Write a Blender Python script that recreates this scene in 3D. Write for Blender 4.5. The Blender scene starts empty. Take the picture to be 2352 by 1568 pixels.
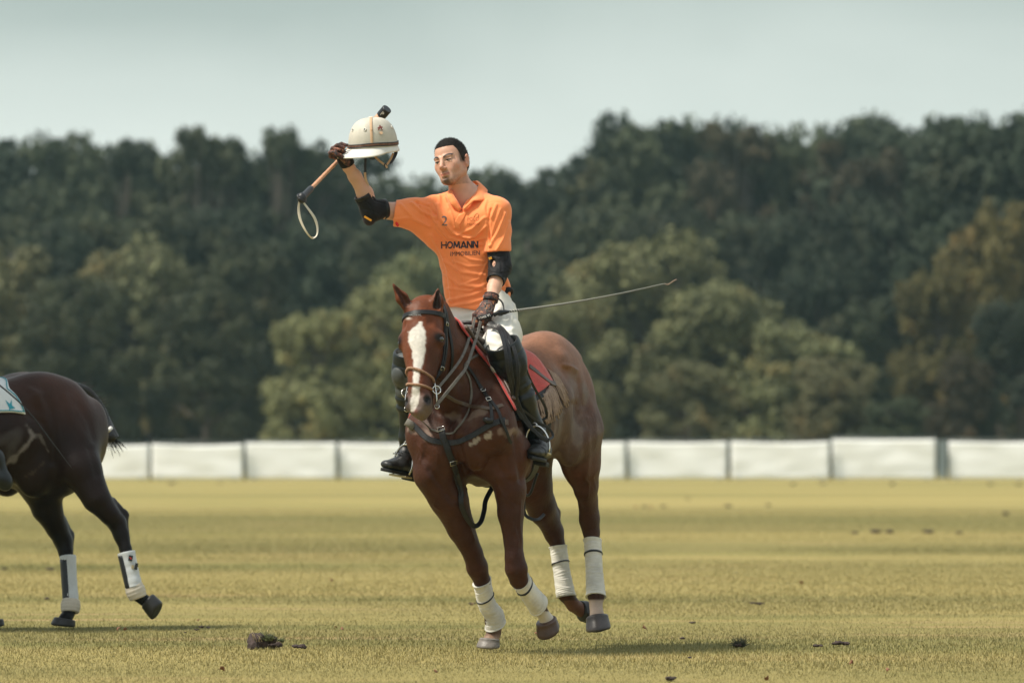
import bpy, bmesh, math, random, os
import numpy as np
from mathutils import Vector, Matrix, noise
from mathutils.bvhtree import BVHTree

SC = bpy.context.scene
COL = SC.collection
R = math.radians
QUICK = ''

# ------------------------------------------------------------------ camera
D0 = 27.8                 # metres to the leading hoof
FPX = 13067.0             # 200 mm lens, in units of a 2352 px wide frame
HY = 1019.0               # row of the horizon
CZ = 1.0
cd = bpy.data.cameras.new('camera'); cam = bpy.data.objects.new('camera', cd); COL.objects.link(cam)
cam.location = (0, 0, CZ); cam.rotation_euler = (R(90), 0, 0)
cd.sensor_width = 36.0; cd.lens = 200.0
cd.shift_y = (HY - 784.0) / 2352.0
cd.clip_start = 0.5; cd.clip_end = 3000
cd.dof.use_dof = True; cd.dof.focus_distance = 27.65; cd.dof.aperture_fstop = 3.9
SC.camera = cam

# ------------------------------------------------------------------ sky and sun
SUN_EL = R(56); 
SUN_DIR = Vector((-0.93, -0.30, 0)).normalized()     # horizontal direction towards the sun
sv = Vector((SUN_DIR.x*math.cos(SUN_EL), SUN_DIR.y*math.cos(SUN_EL), math.sin(SUN_EL)))
W = bpy.data.worlds.new('World'); SC.world = W; W.use_nodes = True
nt = W.node_tree; nt.nodes.clear()
def N(nt, t, **kw):
    n = nt.nodes.new(t)
    for k, v in kw.items():
        if k == 'inp':
            for kk, vv in v.items(): n.inputs[kk].default_value = vv
        else: setattr(n, k, v)
    return n
wo = N(nt, 'ShaderNodeOutputWorld'); bg = N(nt, 'ShaderNodeBackground')
sky = N(nt, 'ShaderNodeTexSky', sky_type='NISHITA', sun_disc=False)
sky.sun_elevation = SUN_EL; sky.sun_rotation = math.atan2(SUN_DIR.x, SUN_DIR.y)
sky.air_density = 1.4; sky.dust_density = 4.0; sky.altitude = 60
geo = N(nt, 'ShaderNodeTexCoord'); sep = N(nt, 'ShaderNodeSeparateXYZ')
nt.links.new(geo.outputs['Generated'], sep.inputs[0])
# thin overcast veil over the blue sky: brighter low down, greyer towards the top of the frame
mp = N(nt, 'ShaderNodeMapping'); mp.inputs['Scale'].default_value = (7, 7, 22)
nt.links.new(geo.outputs['Generated'], mp.inputs[0])
nz = N(nt, 'ShaderNodeTexNoise', inp={'Scale': 1.0, 'Detail': 4.0, 'Roughness': 0.5, 'Distortion': 0.4})
nt.links.new(mp.outputs[0], nz.inputs['Vector'])
ma = N(nt, 'ShaderNodeMath', operation='MULTIPLY_ADD', inp={1: 0.046, 2: -0.023})
nt.links.new(nz.outputs['Fac'], ma.inputs[0])
ad = N(nt, 'ShaderNodeMath', operation='ADD')
nt.links.new(sep.outputs['Z'], ad.inputs[0]); nt.links.new(ma.outputs[0], ad.inputs[1])
rp = N(nt, 'ShaderNodeValToRGB')
el = rp.color_ramp.elements
el[0].position = 0.0; el[0].color = (0.84, 0.90, 0.86, 1)
el[1].position = 1.0; el[1].color = (0.60, 0.66, 0.70, 1)
for p_, c_ in ((0.040, (0.80, 0.87, 0.82, 1)), (0.060, (0.66, 0.735, 0.695, 1)), (0.084, (0.42, 0.50, 0.475, 1)), (0.16, (0.56, 0.62, 0.61, 1)), (0.4, (0.64, 0.70, 0.71, 1))):
    e_ = el.new(p_); e_.color = c_
nt.links.new(ad.outputs[0], rp.inputs[0])
# clouds take 88 % of the light, the blue behind shows through a little
sc_ = N(nt, 'ShaderNodeVectorMath', operation='SCALE'); sc_.inputs['Scale'].default_value = 0.10
nt.links.new(sky.outputs[0], sc_.inputs[0])
mx = N(nt, 'ShaderNodeMix', data_type='RGBA'); mx.inputs[0].default_value = 0.90
nt.links.new(sc_.outputs[0], mx.inputs[6]); nt.links.new(rp.outputs[0], mx.inputs[7])
nt.links.new(mx.outputs[2], bg.inputs[0]); bg.inputs[1].default_value = 1.0
nt.links.new(bg.outputs[0], wo.inputs[0])

sl = bpy.data.lights.new('sun', 'SUN'); so = bpy.data.objects.new('sun', sl); COL.objects.link(so)
sl.energy = 4.8; sl.angle = R(9.0); sl.color = (1.0, 0.93, 0.80)
so.rotation_euler = (-sv).to_track_quat('-Z', 'Y').to_euler(); so.location = (-20, 20, 40)

SC.view_settings.view_transform = 'Standard'; SC.view_settings.look = 'None'
SC.view_settings.exposure = 0.22; SC.view_settings.gamma = 1.0
SC.cycles.max_bounces = 6; SC.cycles.transparent_max_bounces = 8

# ------------------------------------------------------------------ helpers
def at(px, py, y=0.0):
    """point whose distance from the camera is 27.8+y metres"""
    Y = D0 + y
    return np.array([(px-1176.0)*Y/FPX, Y, CZ + (HY-py)*Y/FPX])
def ground_y(py, z=0.0):
    return (CZ-z)*FPX/(py-HY)
def nrm(v):
    v = np.asarray(v, float); return v/np.linalg.norm(v)
def V3(*a): return np.array(a, float)

def tag(o, label=None, cat=None, group=None, kind=None):
    if label: o['label'] = label
    if cat: o['category'] = cat
    if group: o['group'] = group
    if kind: o['kind'] = kind
    return o
def empty(name, loc, rz=0):
    o = bpy.data.objects.new(name, None); COL.objects.link(o)
    o.location = loc; o.rotation_euler = (0, 0, rz); o.empty_display_size = .1
    return o
def mesh_obj(name, verts, faces, mat, parent=None, smooth=True, colors=None):
    """linked mesh object; verts are world coordinates, kept so under a parent"""
    verts = np.asarray(verts, np.float64)
    if parent is not None:
        M = parent_world(parent).inverted()
        Mn = np.array(M)
        verts = verts @ Mn[:3, :3].T + Mn[:3, 3]
    me = bpy.data.meshes.new(name)
    if isinstance(faces, np.ndarray) and faces.ndim == 2:
        nf, k = faces.shape
        me.vertices.add(len(verts)); me.vertices.foreach_set('co', verts.astype(np.float32).ravel())
        me.loops.add(nf*k); me.loops.foreach_set('vertex_index', faces.astype(np.int32).ravel())
        me.polygons.add(nf); me.polygons.foreach_set('loop_start', np.arange(0, nf*k, k, dtype=np.int32))
        me.polygons.foreach_set('loop_total', np.full(nf, k, np.int32))
        me.update(calc_edges=True)
    else:
        me.from_pydata([tuple(v) for v in verts], [], [tuple(int(i) for i in f) for f in faces]); me.update()
    if smooth: me.polygons.foreach_set('use_smooth', [True]*len(me.polygons))
    if colors is not None:
        ca = me.color_attributes.new('Col', 'FLOAT_COLOR', 'POINT')
        c4 = np.ones((len(verts), 4), np.float32); c4[:, :3] = colors
        ca.data.foreach_set('color', c4.ravel())
    if mat: me.materials.append(mat)
    o = bpy.data.objects.new(name, me); COL.objects.link(o)
    if parent is not None: o.parent = parent
    return o
def parent_world(p):
    M = Matrix.LocRotScale(p.location, p.rotation_euler, p.scale)
    if p.parent is not None: M = parent_world(p.parent) @ M
    return M

# ---- materials
def mat_new(name):
    m = bpy.data.materials.new(name); m.use_nodes = True
    t = m.node_tree; b = t.nodes['Principled BSDF']
    return m, t, b
def mat(name, col, rough=.6, metal=0, bump=None, var=0.0, vscale=20, coat=0, sheen=0, attr=False, spec=.5, bumpdist=.002, sss=0, trans=0):
    m, t, b = mat_new(name)
    b.inputs['Roughness'].default_value = rough; b.inputs['Metallic'].default_value = metal
    b.inputs['Specular IOR Level'].default_value = spec
    b.inputs['Coat Weight'].default_value = coat; b.inputs['Sheen Weight'].default_value = sheen
    tc = N(t, 'ShaderNodeTexCoord')
    src = None
    if attr:
        a = N(t, 'ShaderNodeVertexColor', layer_name='Col'); src = a.outputs[0]
    else:
        c = N(t, 'ShaderNodeRGB'); c.outputs[0].default_value = (*col, 1); src = c.outputs[0]
    if var > 0:
        n = N(t, 'ShaderNodeTexNoise', inp={'Scale': vscale, 'Detail': 5.0, 'Roughness': .6})
        t.links.new(tc.outputs['Object'], n.inputs['Vector'])
        mr = N(t, 'ShaderNodeMapRange', inp={1: .25, 2: .75, 3: 1-var, 4: 1+var})
        t.links.new(n.outputs['Fac'], mr.inputs[0])
        vm = N(t, 'ShaderNodeVectorMath', operation='SCALE')
        t.links.new(src, vm.inputs[0]); t.links.new(mr.outputs[0], vm.inputs['Scale']); src = vm.outputs[0]
    t.links.new(src, b.inputs['Base Color'])
    if bump:
        n = N(t, 'ShaderNodeTexNoise', inp={'Scale': bump, 'Detail': 4.0})
        t.links.new(tc.outputs['Object'], n.inputs['Vector'])
        bp = N(t, 'ShaderNodeBump', inp={'Strength': .6, 'Distance': bumpdist})
        t.links.new(n.outputs['Fac'], bp.inputs['Height']); t.links.new(bp.outputs[0], b.inputs['Normal'])
    if sss:
        b.inputs['Subsurface Weight'].default_value = sss; b.inputs['Subsurface Scale'].default_value = .01
        b.inputs['Subsurface Radius'].default_value = (1, .35, .2)
    return m

# ---- implicit surfaces: tapered elliptical limbs, ellipsoids, smooth union, surface nets
class Field:
    def __init__(s, lo, hi, h, fine=None, margin=.12):
        """grid from lo to hi at step h; fine = [(axis, a, b, step)] refines a stretch of one axis"""
        s.ax = []
        for i in range(3):
            x = lo[i]; xs = [x]
            segs = [f for f in (fine or []) if f[0] == i]
            while x < hi[i]:
                st = h
                for f in segs:
                    if f[1] <= x < f[2]: st = min(st, f[3])
                x += st; xs.append(x)
            s.ax.append(np.array(xs, np.float32))
        s.v = np.full([len(a) for a in s.ax], 1.0, np.float32); s.mg = margin
    def apply(s, fn, lo, hi, k=.03, op='add', mg=None):
        mg = max(k*1.1+.02, s.mg if mg is None else mg)
        if op != 'add': mg = k*1.1+.02
        sl = []
        for i in range(3):
            a = max(0, np.searchsorted(s.ax[i], lo[i]-mg)-1); b = min(len(s.ax[i]), np.searchsorted(s.ax[i], hi[i]+mg)+1)
            if a >= b: return
            sl.append(slice(a, b))
        X = s.ax[0][sl[0]][:, None, None]; Y = s.ax[1][sl[1]][None, :, None]; Z = s.ax[2][sl[2]][None, None, :]
        d = fn(X, Y, Z).astype(np.float32)
        F = s.v[sl[0], sl[1], sl[2]]
        if op == 'add':
            h = np.maximum(k-np.abs(F-d), 0)/max(k, 1e-6)
            s.v[sl[0], sl[1], sl[2]] = np.minimum(F, d) - h*h*k*.25
        else:
            d = -d
            h = np.maximum(k-np.abs(F-d), 0)/max(k, 1e-6)
            s.v[sl[0], sl[1], sl[2]] = np.maximum(F, d) + h*h*k*.25
    def cone(s, a, b, ra, rb, k=.03, side=None, op='add', rw=None, mg=None):
        """tapered limb; ra, rb a radius or (across side, across the other way)"""
        a = np.asarray(a, float); b = np.asarray(b, float)
        if np.isscalar(ra): ra = (ra, ra)
        if np.isscalar(rb): rb = (rb, rb)
        ax = b-a; L = max(np.linalg.norm(ax), 1e-6); w = ax/L
        sd = V3(1, 0, 0) if side is None else np.asarray(side, float)
        u = sd-w*np.dot(sd, w)
        if np.linalg.norm(u) < 1e-3: u = np.cross(w, V3(0, 1, 0))
        u = nrm(u); v = np.cross(w, u)
        rm = max(*ra, *rb, rw or 0)
        lo = np.minimum(a, b)-rm; hi = np.maximum(a, b)+rm
        def fn(X, Y, Z):
            px, py, pz = X-a[0], Y-a[1], Z-a[2]
            tw = px*w[0]+py*w[1]+pz*w[2]
            t = np.clip(tw/L, 0, 1)
            pu = px*u[0]+py*u[1]+pz*u[2]; pv = px*v[0]+py*v[1]+pz*v[2]; pw = tw-t*L
            ru = ra[0]+(rb[0]-ra[0])*t; rv = ra[1]+(rb[1]-ra[1])*t; r_w = (ru+rv)*.5 if rw is None else rw
            k0 = np.sqrt((pu/ru)**2+(pv/rv)**2+(pw/r_w)**2)+1e-6
            k1 = np.sqrt((pu/ru**2)**2+(pv/rv**2)**2+(pw/r_w**2)**2)+1e-6
            return k0*(k0-1)/k1
        s.apply(fn, lo, hi, k, op, mg)
    def ell(s, c, r, axes=None, k=.03, op='add', mg=None):
        c = np.asarray(c, float)
        A = np.eye(3) if axes is None else np.array([nrm(x) for x in axes])
        rm = max(r); lo = c-rm; hi = c+rm
        def fn(X, Y, Z):
            p = (X-c[0], Y-c[1], Z-c[2])
            q = [p[0]*A[i][0]+p[1]*A[i][1]+p[2]*A[i][2] for i in range(3)]
            k0 = np.sqrt(sum((q[i]/r[i])**2 for i in range(3)))+1e-6
            k1 = np.sqrt(sum((q[i]/r[i]**2)**2 for i in range(3)))+1e-6
            return k0*(k0-1)/k1
        s.apply(fn, lo, hi, k, op, mg)
    def chain(s, pts, k=.03, side=None, op='add'):
        """pts: list of (point, radius)"""
        for (a, ra), (b, rb) in zip(pts, pts[1:]): s.cone(a, b, ra, rb, k, side, op)
    def mesh(s):
        return surface_nets(s.v, s.ax)

def surface_nets(v, ax):
    ins = v < 0
    nx, ny, nz = v.shape
    c = np.zeros((nx-1, ny-1, nz-1), np.uint8)
    for dx in (0, 1):
        for dy in (0, 1):
            for dz in (0, 1):
                c += ins[dx:nx-1+dx, dy:ny-1+dy, dz:nz-1+dz]
    act = (c > 0) & (c < 8)
    I, J, K = np.nonzero(act)
    idx = np.full(act.shape, -1, np.int64); idx[I, J, K] = np.arange(len(I))
    P = np.zeros((len(I), 3)); cnt = np.zeros(len(I))
    X, Y, Z = ax
    corners = [(a, b, c_) for a in (0, 1) for b in (0, 1) for c_ in (0, 1)]
    for d in range(3):
        for co in corners:
            if co[d] == 1: continue
            c2 = list(co); c2[d] = 1
            a = v[I+co[0], J+co[1], K+co[2]]; b = v[I+c2[0], J+c2[1], K+c2[2]]
            m = (a < 0) != (b < 0)
            t = np.where(m, a/np.where(m, a-b, 1), 0)
            p0 = np.stack([X[I+co[0]], Y[J+co[1]], Z[K+co[2]]], 1).astype(float)
            p1 = np.stack([X[I+c2[0]], Y[J+c2[1]], Z[K+c2[2]]], 1)
            P += np.where(m[:, None], p0+(p1-p0)*t[:, None], 0); cnt += m
    P /= np.maximum(cnt, 1)[:, None]
    quads = []
    for d in range(3):
        o1, o2 = [(1, 2), (2, 0), (0, 1)][d]
        s0 = [slice(None)]*3; s1 = [slice(None)]*3
        s0[d] = slice(0, -1); s1[d] = slice(1, None)
        a = ins[tuple(s0)]; b = ins[tuple(s1)]
        E = np.nonzero(a != b); flip = a[E]
        ok = (E[o1] > 0) & (E[o2] > 0) & (E[o1] < v.shape[o1]-1) & (E[o2] < v.shape[o2]-1)
        E = [e[ok] for e in E]; flip = flip[ok]
        def cell(da, db):
            q = [e.copy() for e in E]; q[o1] -= da; q[o2] -= db
            return idx[q[0], q[1], q[2]]
        Q = np.stack([cell(1, 1), cell(0, 1), cell(0, 0), cell(1, 0)], 1)
        Q[~flip] = Q[~flip][:, ::-1]
        quads.append(Q)
    Q = np.concatenate(quads); Q = Q[(Q >= 0).all(1)]
    return P, Q

def relax(P, Q, n=1, f=.5):
    """even out the net a little"""
    for _ in range(n):
        S = np.zeros_like(P); c = np.zeros(len(P))
        for i in range(4):
            a = Q[:, i]; b = Q[:, (i+1) % 4]
            for d in range(3):
                S[:, d] += np.bincount(a, P[b, d], len(P)) + np.bincount(b, P[a, d], len(P))
            c += np.bincount(a, minlength=len(P)) + np.bincount(b, minlength=len(P))
        P = P + f*(S/np.maximum(c, 1)[:, None]-P)
    return P
def normals(P, Q):
    n = np.cross(P[Q[:, 2]]-P[Q[:, 0]], P[Q[:, 3]]-P[Q[:, 1]])
    Nn = np.zeros_like(P)
    for i in range(Q.shape[1]):
        for d in range(3): Nn[:, d] += np.bincount(Q[:, i], n[:, d], len(P))
    return Nn/np.maximum(np.linalg.norm(Nn, axis=1), 1e-9)[:, None]
def proj(P):
    """where points stand in the 2352-wide frame (used to lay marks out on a surface)"""
    return 1176+P[:, 0]*FPX/P[:, 1], HY-(P[:, 2]-CZ)*FPX/P[:, 1]
def noise_np(P, scale, seed=0.0):
    return np.array([noise.noise(Vector((p[0]*scale+seed, p[1]*scale-seed, p[2]*scale+2*seed))) for p in P])
def seg_dist(x, y, pts):
    d = np.full(len(x), 1e9)
    for (x0, y0), (x1, y1) in zip(pts, pts[1:]):
        dx, dy = x1-x0, y1-y0; L = dx*dx+dy*dy+1e-9
        t = np.clip(((x-x0)*dx+(y-y0)*dy)/L, 0, 1)
        d = np.minimum(d, np.hypot(x-x0-t*dx, y-y0-t*dy))
    return d
def sstep(a, b, x):
    t = np.clip((x-a)/(b-a), 0, 1); return t*t*(3-2*t)

def spline(pts, n):
    """Catmull-Rom through pts, n samples per span"""
    P = [np.asarray(p, float) for p in pts]
    P = [2*P[0]-P[1]] + P + [2*P[-1]-P[-2]]
    out = []
    for i in range(1, len(P)-2):
        for j in range(n):
            t = j/n
            a, b, c, d = P[i-1:i+3]
            out.append(.5*((2*b)+(-a+c)*t+(2*a-5*b+4*c-d)*t*t+(-a+3*b-3*c+d)*t**3))
    out.append(P[-2]); return out
def tube(path, rad, seg=10, cap=True):
    """verts, faces of a round tube; rad a number or one per point"""
    path = [np.asarray(p, float) for p in path]; n = len(path)
    if np.isscalar(rad): rad = [rad]*n
    T = [nrm(path[min(i+1, n-1)]-path[max(i-1, 0)]) for i in range(n)]
    ref = V3(0, 0, 1) if abs(T[0][2]) < .9 else V3(1, 0, 0)
    u = nrm(np.cross(T[0], ref)); V = []; F = []
    for i in range(n):
        u = u-T[i]*np.dot(u, T[i]); u = nrm(u); w = np.cross(T[i], u)
        for j in range(seg):
            a = 2*math.pi*j/seg
            V.append(path[i]+rad[i]*(math.cos(a)*u+math.sin(a)*w))
    for i in range(n-1):
        for j in range(seg):
            k = (j+1) % seg
            F.append((i*seg+j, i*seg+k, (i+1)*seg+k, (i+1)*seg+j))
    if cap:
        F.append(tuple(range(seg))[::-1]); F.append(tuple(range((n-1)*seg, n*seg)))
    return V, F
def ribbon(path, nrmls, width, th=.003):
    """flat strap with thickness, lying along path with given outward normals"""
    n = len(path); V = []; F = []
    if np.isscalar(width): width = [width]*n
    for i in range(n):
        T = nrm(path[min(i+1, n-1)]-path[max(i-1, 0)]); Nn = nrm(nrmls[i]-T*np.dot(nrmls[i], T))
        S = np.cross(T, Nn)*width[i]*.5; Nn = Nn*th*.5
        e = .82
        V += [path[i]+S*e+Nn, path[i]+S, path[i]+S*e-Nn, path[i]-S*e-Nn, path[i]-S, path[i]-S*e+Nn]
    for i in range(n-1):
        for j in range(6):
            k = (j+1) % 6
            F.append((i*6+j, i*6+k, (i+1)*6+k, (i+1)*6+j))
    F.append(tuple(range(6))[::-1]); F.append(tuple(range((n-1)*6, n*6)))
    return V, F
def join(parts):
    V = []; F = []
    for v, f in parts:
        o = len(V); V += list(v); F += [tuple(i+o for i in q) for q in f]
    return V, F
def loft(rings, cap=True):
    """rings: equal-length lists of points"""
    m = len(rings[0]); V = [p for r in rings for p in r]; F = []
    for i in range(len(rings)-1):
        for j in range(m):
            k = (j+1) % m
            F.append((i*m+j, i*m+k, (i+1)*m+k, (i+1)*m+j))
    if cap:
        F.append(tuple(range(m))[::-1]); F.append(tuple(range((len(rings)-1)*m, len(rings)*m)))
    return V, F
def box(c, u, v, w, hu, hv, hw):
    c = np.asarray(c, float); P = []
    for a in (-1, 1):
        for b in (-1, 1):
            for d in (-1, 1): P.append(c+u*hu*a+v*hv*b+w*hw*d)
    F = [(0, 1, 3, 2), (4, 6, 7, 5), (0, 4, 5, 1), (2, 3, 7, 6), (0, 2, 6, 4), (1, 5, 7, 3)]
    return P, F
def bevel(o, w=.002, seg=2):
    m = o.modifiers.new('bevel', 'BEVEL'); m.width = w; m.segments = seg; m.limit_method = 'ANGLE'; return o
def ball(c, r, axes=None, nu=20, nv=14):
    A = np.eye(3) if axes is None else np.array([nrm(x) for x in axes])
    if np.isscalar(r): r = (r, r, r)
    V = []; F = []
    for i in range(nv+1):
        th = math.pi*i/nv
        for j in range(nu):
            ph = 2*math.pi*j/nu
            q = V3(math.sin(th)*math.cos(ph)*r[0], math.sin(th)*math.sin(ph)*r[1], math.cos(th)*r[2])
            V.append(np.asarray(c)+q @ A)
    for i in range(nv):
        for j in range(nu):
            k = (j+1) % nu
            F.append((i*nu+j, (i+1)*nu+j, (i+1)*nu+k, i*nu+k))
    return V, F
class Surf:
    """a finished surface that straps and marks are laid upon"""
    def __init__(s, P, Q): s.t = BVHTree.FromPolygons([Vector(p) for p in P], [tuple(int(i) for i in q) for q in Q])
    def hit(s, px, py, off=.004, default_y=0.0):
        o = Vector((0, 0, CZ)); d = (Vector(at(px, py, 0))-o).normalized()
        p, n, i, dist = s.t.ray_cast(o, d)
        if p is None:
            q = at(px, py, default_y); p, n, i, dist = s.t.find_nearest(Vector(q))
        return np.array(p+n*off), np.array(n)
    def near(s, q, off=.004):
        p, n, i, dist = s.t.find_nearest(Vector(q)); return np.array(p+n*off), np.array(n)
def text_mesh(txt, size, extrude=.0006, shear=0, bold=0.0):
    """flat lettering as (verts in x/y, faces)"""
    cu = bpy.data.curves.new('lettering', 'FONT'); cu.body = txt; cu.size = size; cu.offset = bold; cu.shear = shear
    cu.align_x = 'CENTER'; cu.align_y = 'CENTER'; cu.resolution_u = 3
    o = bpy.data.objects.new('lettering', cu); COL.objects.link(o)
    dg = bpy.context.evaluated_depsgraph_get(); dg.update()
    me = bpy.data.meshes.new_from_object(o.evaluated_get(dg))
    bm = bmesh.new(); bm.from_mesh(me); bmesh.ops.triangulate(bm, faces=bm.faces[:])
    for _ in range(3):
        es = [e for e in bm.edges if e.calc_length() > .10]
        if not es: break
        bmesh.ops.subdivide_edges(bm, edges=es, cuts=1); bmesh.ops.triangulate(bm, faces=bm.faces[:])
    bm.verts.ensure_lookup_table(); bm.verts.index_update()
    V = np.array([v.co[:] for v in bm.verts]); F = [tuple(v.index for v in p.verts) for p in bm.faces]; bm.free()
    bpy.data.objects.remove(o); bpy.data.curves.remove(cu); bpy.data.meshes.remove(me)
    return V, F
# ------------------------------------------------------------------ materials
M_COAT = mat('horse_coat', (0, 0, 0), rough=.50, attr=True, var=.24, vscale=11, bump=75, bumpdist=.004, spec=.19, sheen=.0)
M_COATB = mat('bay_coat', (0, 0, 0), rough=.40, attr=True, var=.2, vscale=9, bump=60, bumpdist=.003, spec=.15)
M_HOOF = mat('hoof_horn', (.16, .14, .125), rough=.5, var=.35, vscale=30, bump=80)
M_HOOFB = mat('black_hoof_horn', (.015, .014, .014), rough=.45, var=.2, vscale=30)
M_EYE = mat('dark_eye', (.006, .004, .003), rough=.06, spec=.8, coat=.6)
M_HAIRB = mat('black_horse_hair', (.006, .005, .005), rough=.45, var=.3, vscale=60, bump=150)
M_BAND = mat('bandage_cotton', (.60, .575, .51), rough=.9, var=.26, vscale=9, bump=260, bumpdist=.0015, sheen=.2)
M_BLACK = mat('black_tape', (.010, .012, .016), rough=.45)
M_LEATH = mat('black_leather', (.010, .010, .011), rough=.42, var=.4, vscale=30, bump=220, bumpdist=.001, spec=.35)
M_LEATHG = mat('worn_grey_leather', (.105, .094, .08), rough=.6, var=.4, vscale=40, bump=200, bumpdist=.001)
M_LEATHB = mat('brown_leather', (.07, .045, .03), rough=.42, var=.4, vscale=25, bump=160, bumpdist=.001)
M_SADDLE = mat('saddle_leather', (.055, .040, .032), rough=.34, var=.35, vscale=22, bump=140, bumpdist=.001)
M_ROPE = mat('rope_noseband', (.27, .155, .095), rough=.85, var=.45, vscale=120)
M_STEEL = mat('polished_steel', (.62, .61, .58), rough=.22, metal=1, var=.1)
M_BRASS = mat('stirrup_tread', (.45, .38, .24), rough=.4, metal=.6, var=.2)
M_RED = mat('red_wool', (.46, .045, .038), rough=.95, var=.22, vscale=45, bump=230, bumpdist=.004, sheen=.3)
M_FRINGE = mat('fringe_wool', (.30, .215, .165), rough=.95, var=.3, vscale=50, bump=200)
# ------------------------------------------------------------------ chestnut horse
THETA = R(22); PHI = R(8)
Hb = V3(math.sin(THETA), math.cos(THETA), 0)                # towards the tail
l0 = V3(math.cos(THETA), -math.sin(THETA), 0)
Hu = math.cos(PHI)*V3(0, 0, 1)-math.sin(PHI)*l0              # the horse leans into its turn
Hl = math.cos(PHI)*l0+math.sin(PHI)*V3(0, 0, 1)
class Frame:
    def __init__(s, o, b, l, u): s.o, s.b, s.l, s.u = [np.asarray(x, float) for x in (o, b, l, u)]
    def __call__(s, b, l, h): return s.o+s.b*b+s.l*l+s.u*h
    @property
    def axes(s): return (s.b, s.l, s.u)
HF = Frame((-.150, D0-.55, .01), Hb, Hl, Hu)

def horse_trunk(F, H, neck):
    """H = Frame; neck = list of (point, (half width, half depth))"""
    L = H.l
    st = [(.20, 1.07, .180, .22), (.42, 1.09, .215, .26), (.68, 1.12, .252, .275), (.92, 1.18, .262, .27), (1.12, 1.25, .24, .27), (1.27, 1.29, .215, .25)]
    for a, b in zip(st, st[1:]):
        F.cone(H(a[0], 0, a[1]), H(b[0], 0, b[1]), (a[2], a[3]), (b[2], b[3]), .06, L, rw=.14)
    F.chain([(H(.26, 0, 1.28), (.085, .15)), (H(.46, 0, 1.36), (.10, .15)), (H(.70, 0, 1.34), (.15, .10)), (H(.92, 0, 1.36), (.17, .10))], .08, L)
    for s in (-1, 1):
        F.ell(H(1.10, s*.10, 1.385), (.25, .13, .165), H.axes, .07)       # croup
        F.ell(H(1.24, s*.135, 1.17), (.205, .118, .27), H.axes, .07)      # haunch
        F.ell(H(1.38, s*.10, 1.23), (.12, .105, .22), H.axes, .05)        # buttock
        F.ell(H(1.06, s*.17, 1.0), (.11, .075, .14), H.axes, .05)        # stifle
        F.ell(H(1.00, s*.205, 1.39), (.045, .025, .03), H.axes, .05)      # point of hip
        F.cone(H(.36, s*.080, 1.35), H(.12, s*.175, 1.10), (.05, .11), (.10, .11), .05, L)
        F.ell(H(.09, s*.145, 1.06), (.11, .105, .13), H.axes, .05)       # point of shoulder
        F.cone(H(.10, s*.17, 1.03), H(.29, s*.185, .93), (.095, .11), (.085, .11), .05, L)
        F.ell(H(.05, s*.075, 1.00), (.10, .09, .14), H.axes, .035)       # breast
        F.cone(H(.18, s*.09, .88), H(.62, s*.08, .88), .07, .08, .06, L)
    for (a, ra), (b, rb) in zip(neck, neck[1:]): F.cone(a, b, ra, rb, .08, L)

def horse_head(F, Q, A, w=1.0):
    """Q(w, f, a): across, forward, down the face; A = its axes"""
    F.ell(Q(0, -.065, .085), (.084, .095, .11), A, .05)
    F.ell(Q(0, -.055, .19), (.096, .085, .13), A, .05)
    F.cone(Q(0, -.035, .20), Q(0, -.012, .46), (.062, .055), (.040, .042), .05, A[0])
    F.cone(Q(0, -.09, .22), Q(0, -.06, .50), (.066, .085), (.048, .052), .05, A[0])
    for s in (-1, 1):
        F.ell(Q(s*.092, -.050, .205), (.026, .036, .034), A, .028)      # orbit
        F.ell(Q(s*.060, -.165, .245), (.034, .085, .120), A, .022)        # cheek
        F.cone(Q(s*.066, -.06, .27), Q(s*.060, -.075, .37), .016, .010, .03)    # facial crest
        F.ell(Q(s*.040, -.022, .525), (.026, .034, .042), A, .025)     # nostril wing
        F.ell(Q(s*.028, -.075, .540), (.024, .034, .030), A, .02)
        F.cone(Q(s*.075, -.020, .178), Q(s*.104, -.055, .182), .014, .012, .014)
        F.cone(Q(s*.082, -.030, .228), Q(s*.100, -.065, .225), .008, .008, .012)      # lip corner
    F.ell(Q(0, -.045, .525), (.046, .050, .055), A, .03)
    F.ell(Q(0, -.080, .572), (.026, .034, .022), A, .02)               # chin
    F.ell(Q(0, -.035, .572), (.034, .036, .020), A, .02)
    for s in (-1, 1):
        F.ell(Q(s*.075, .02, .135), (.018, .022, .022), A, .02, 'sub')
        F.ell(Q(s*.112, -.036, .207), (.016, .016, .012), A, .010, 'sub')
        F.ell(Q(s*.057, .006, .520), (.016, .018, .021), A, .006, 'sub')

def ear(F, base, tip, front, r=.028):
    base = np.asarray(base); tip = np.asarray(tip); ax = nrm(tip-base); L = np.linalg.norm(tip-base)
    fr = nrm(front-ax*np.dot(front, ax)); sd = np.cross(ax, fr)
    mid = base+ax*L*.42
    F.cone(base-ax*.02, mid, (r*.85, r*.8), (r*.98, r*.72), .018, sd, mg=.03)
    F.cone(mid, tip, (r*.98, r*.72), (.006, .005), .012, sd, mg=.03)
    F.cone(base+ax*L*.18+fr*r*.75, base+ax*L*.80+fr*r*.30, (r*.55, r*.62), (.006, .010), .006, sd, 'sub')

L_, = (Hl,)
def leg_pts(spec):
    return [(at(x, y, d), (r/470.0, r/470.0*f)) for x, y, d, r, f in spec]
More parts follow.
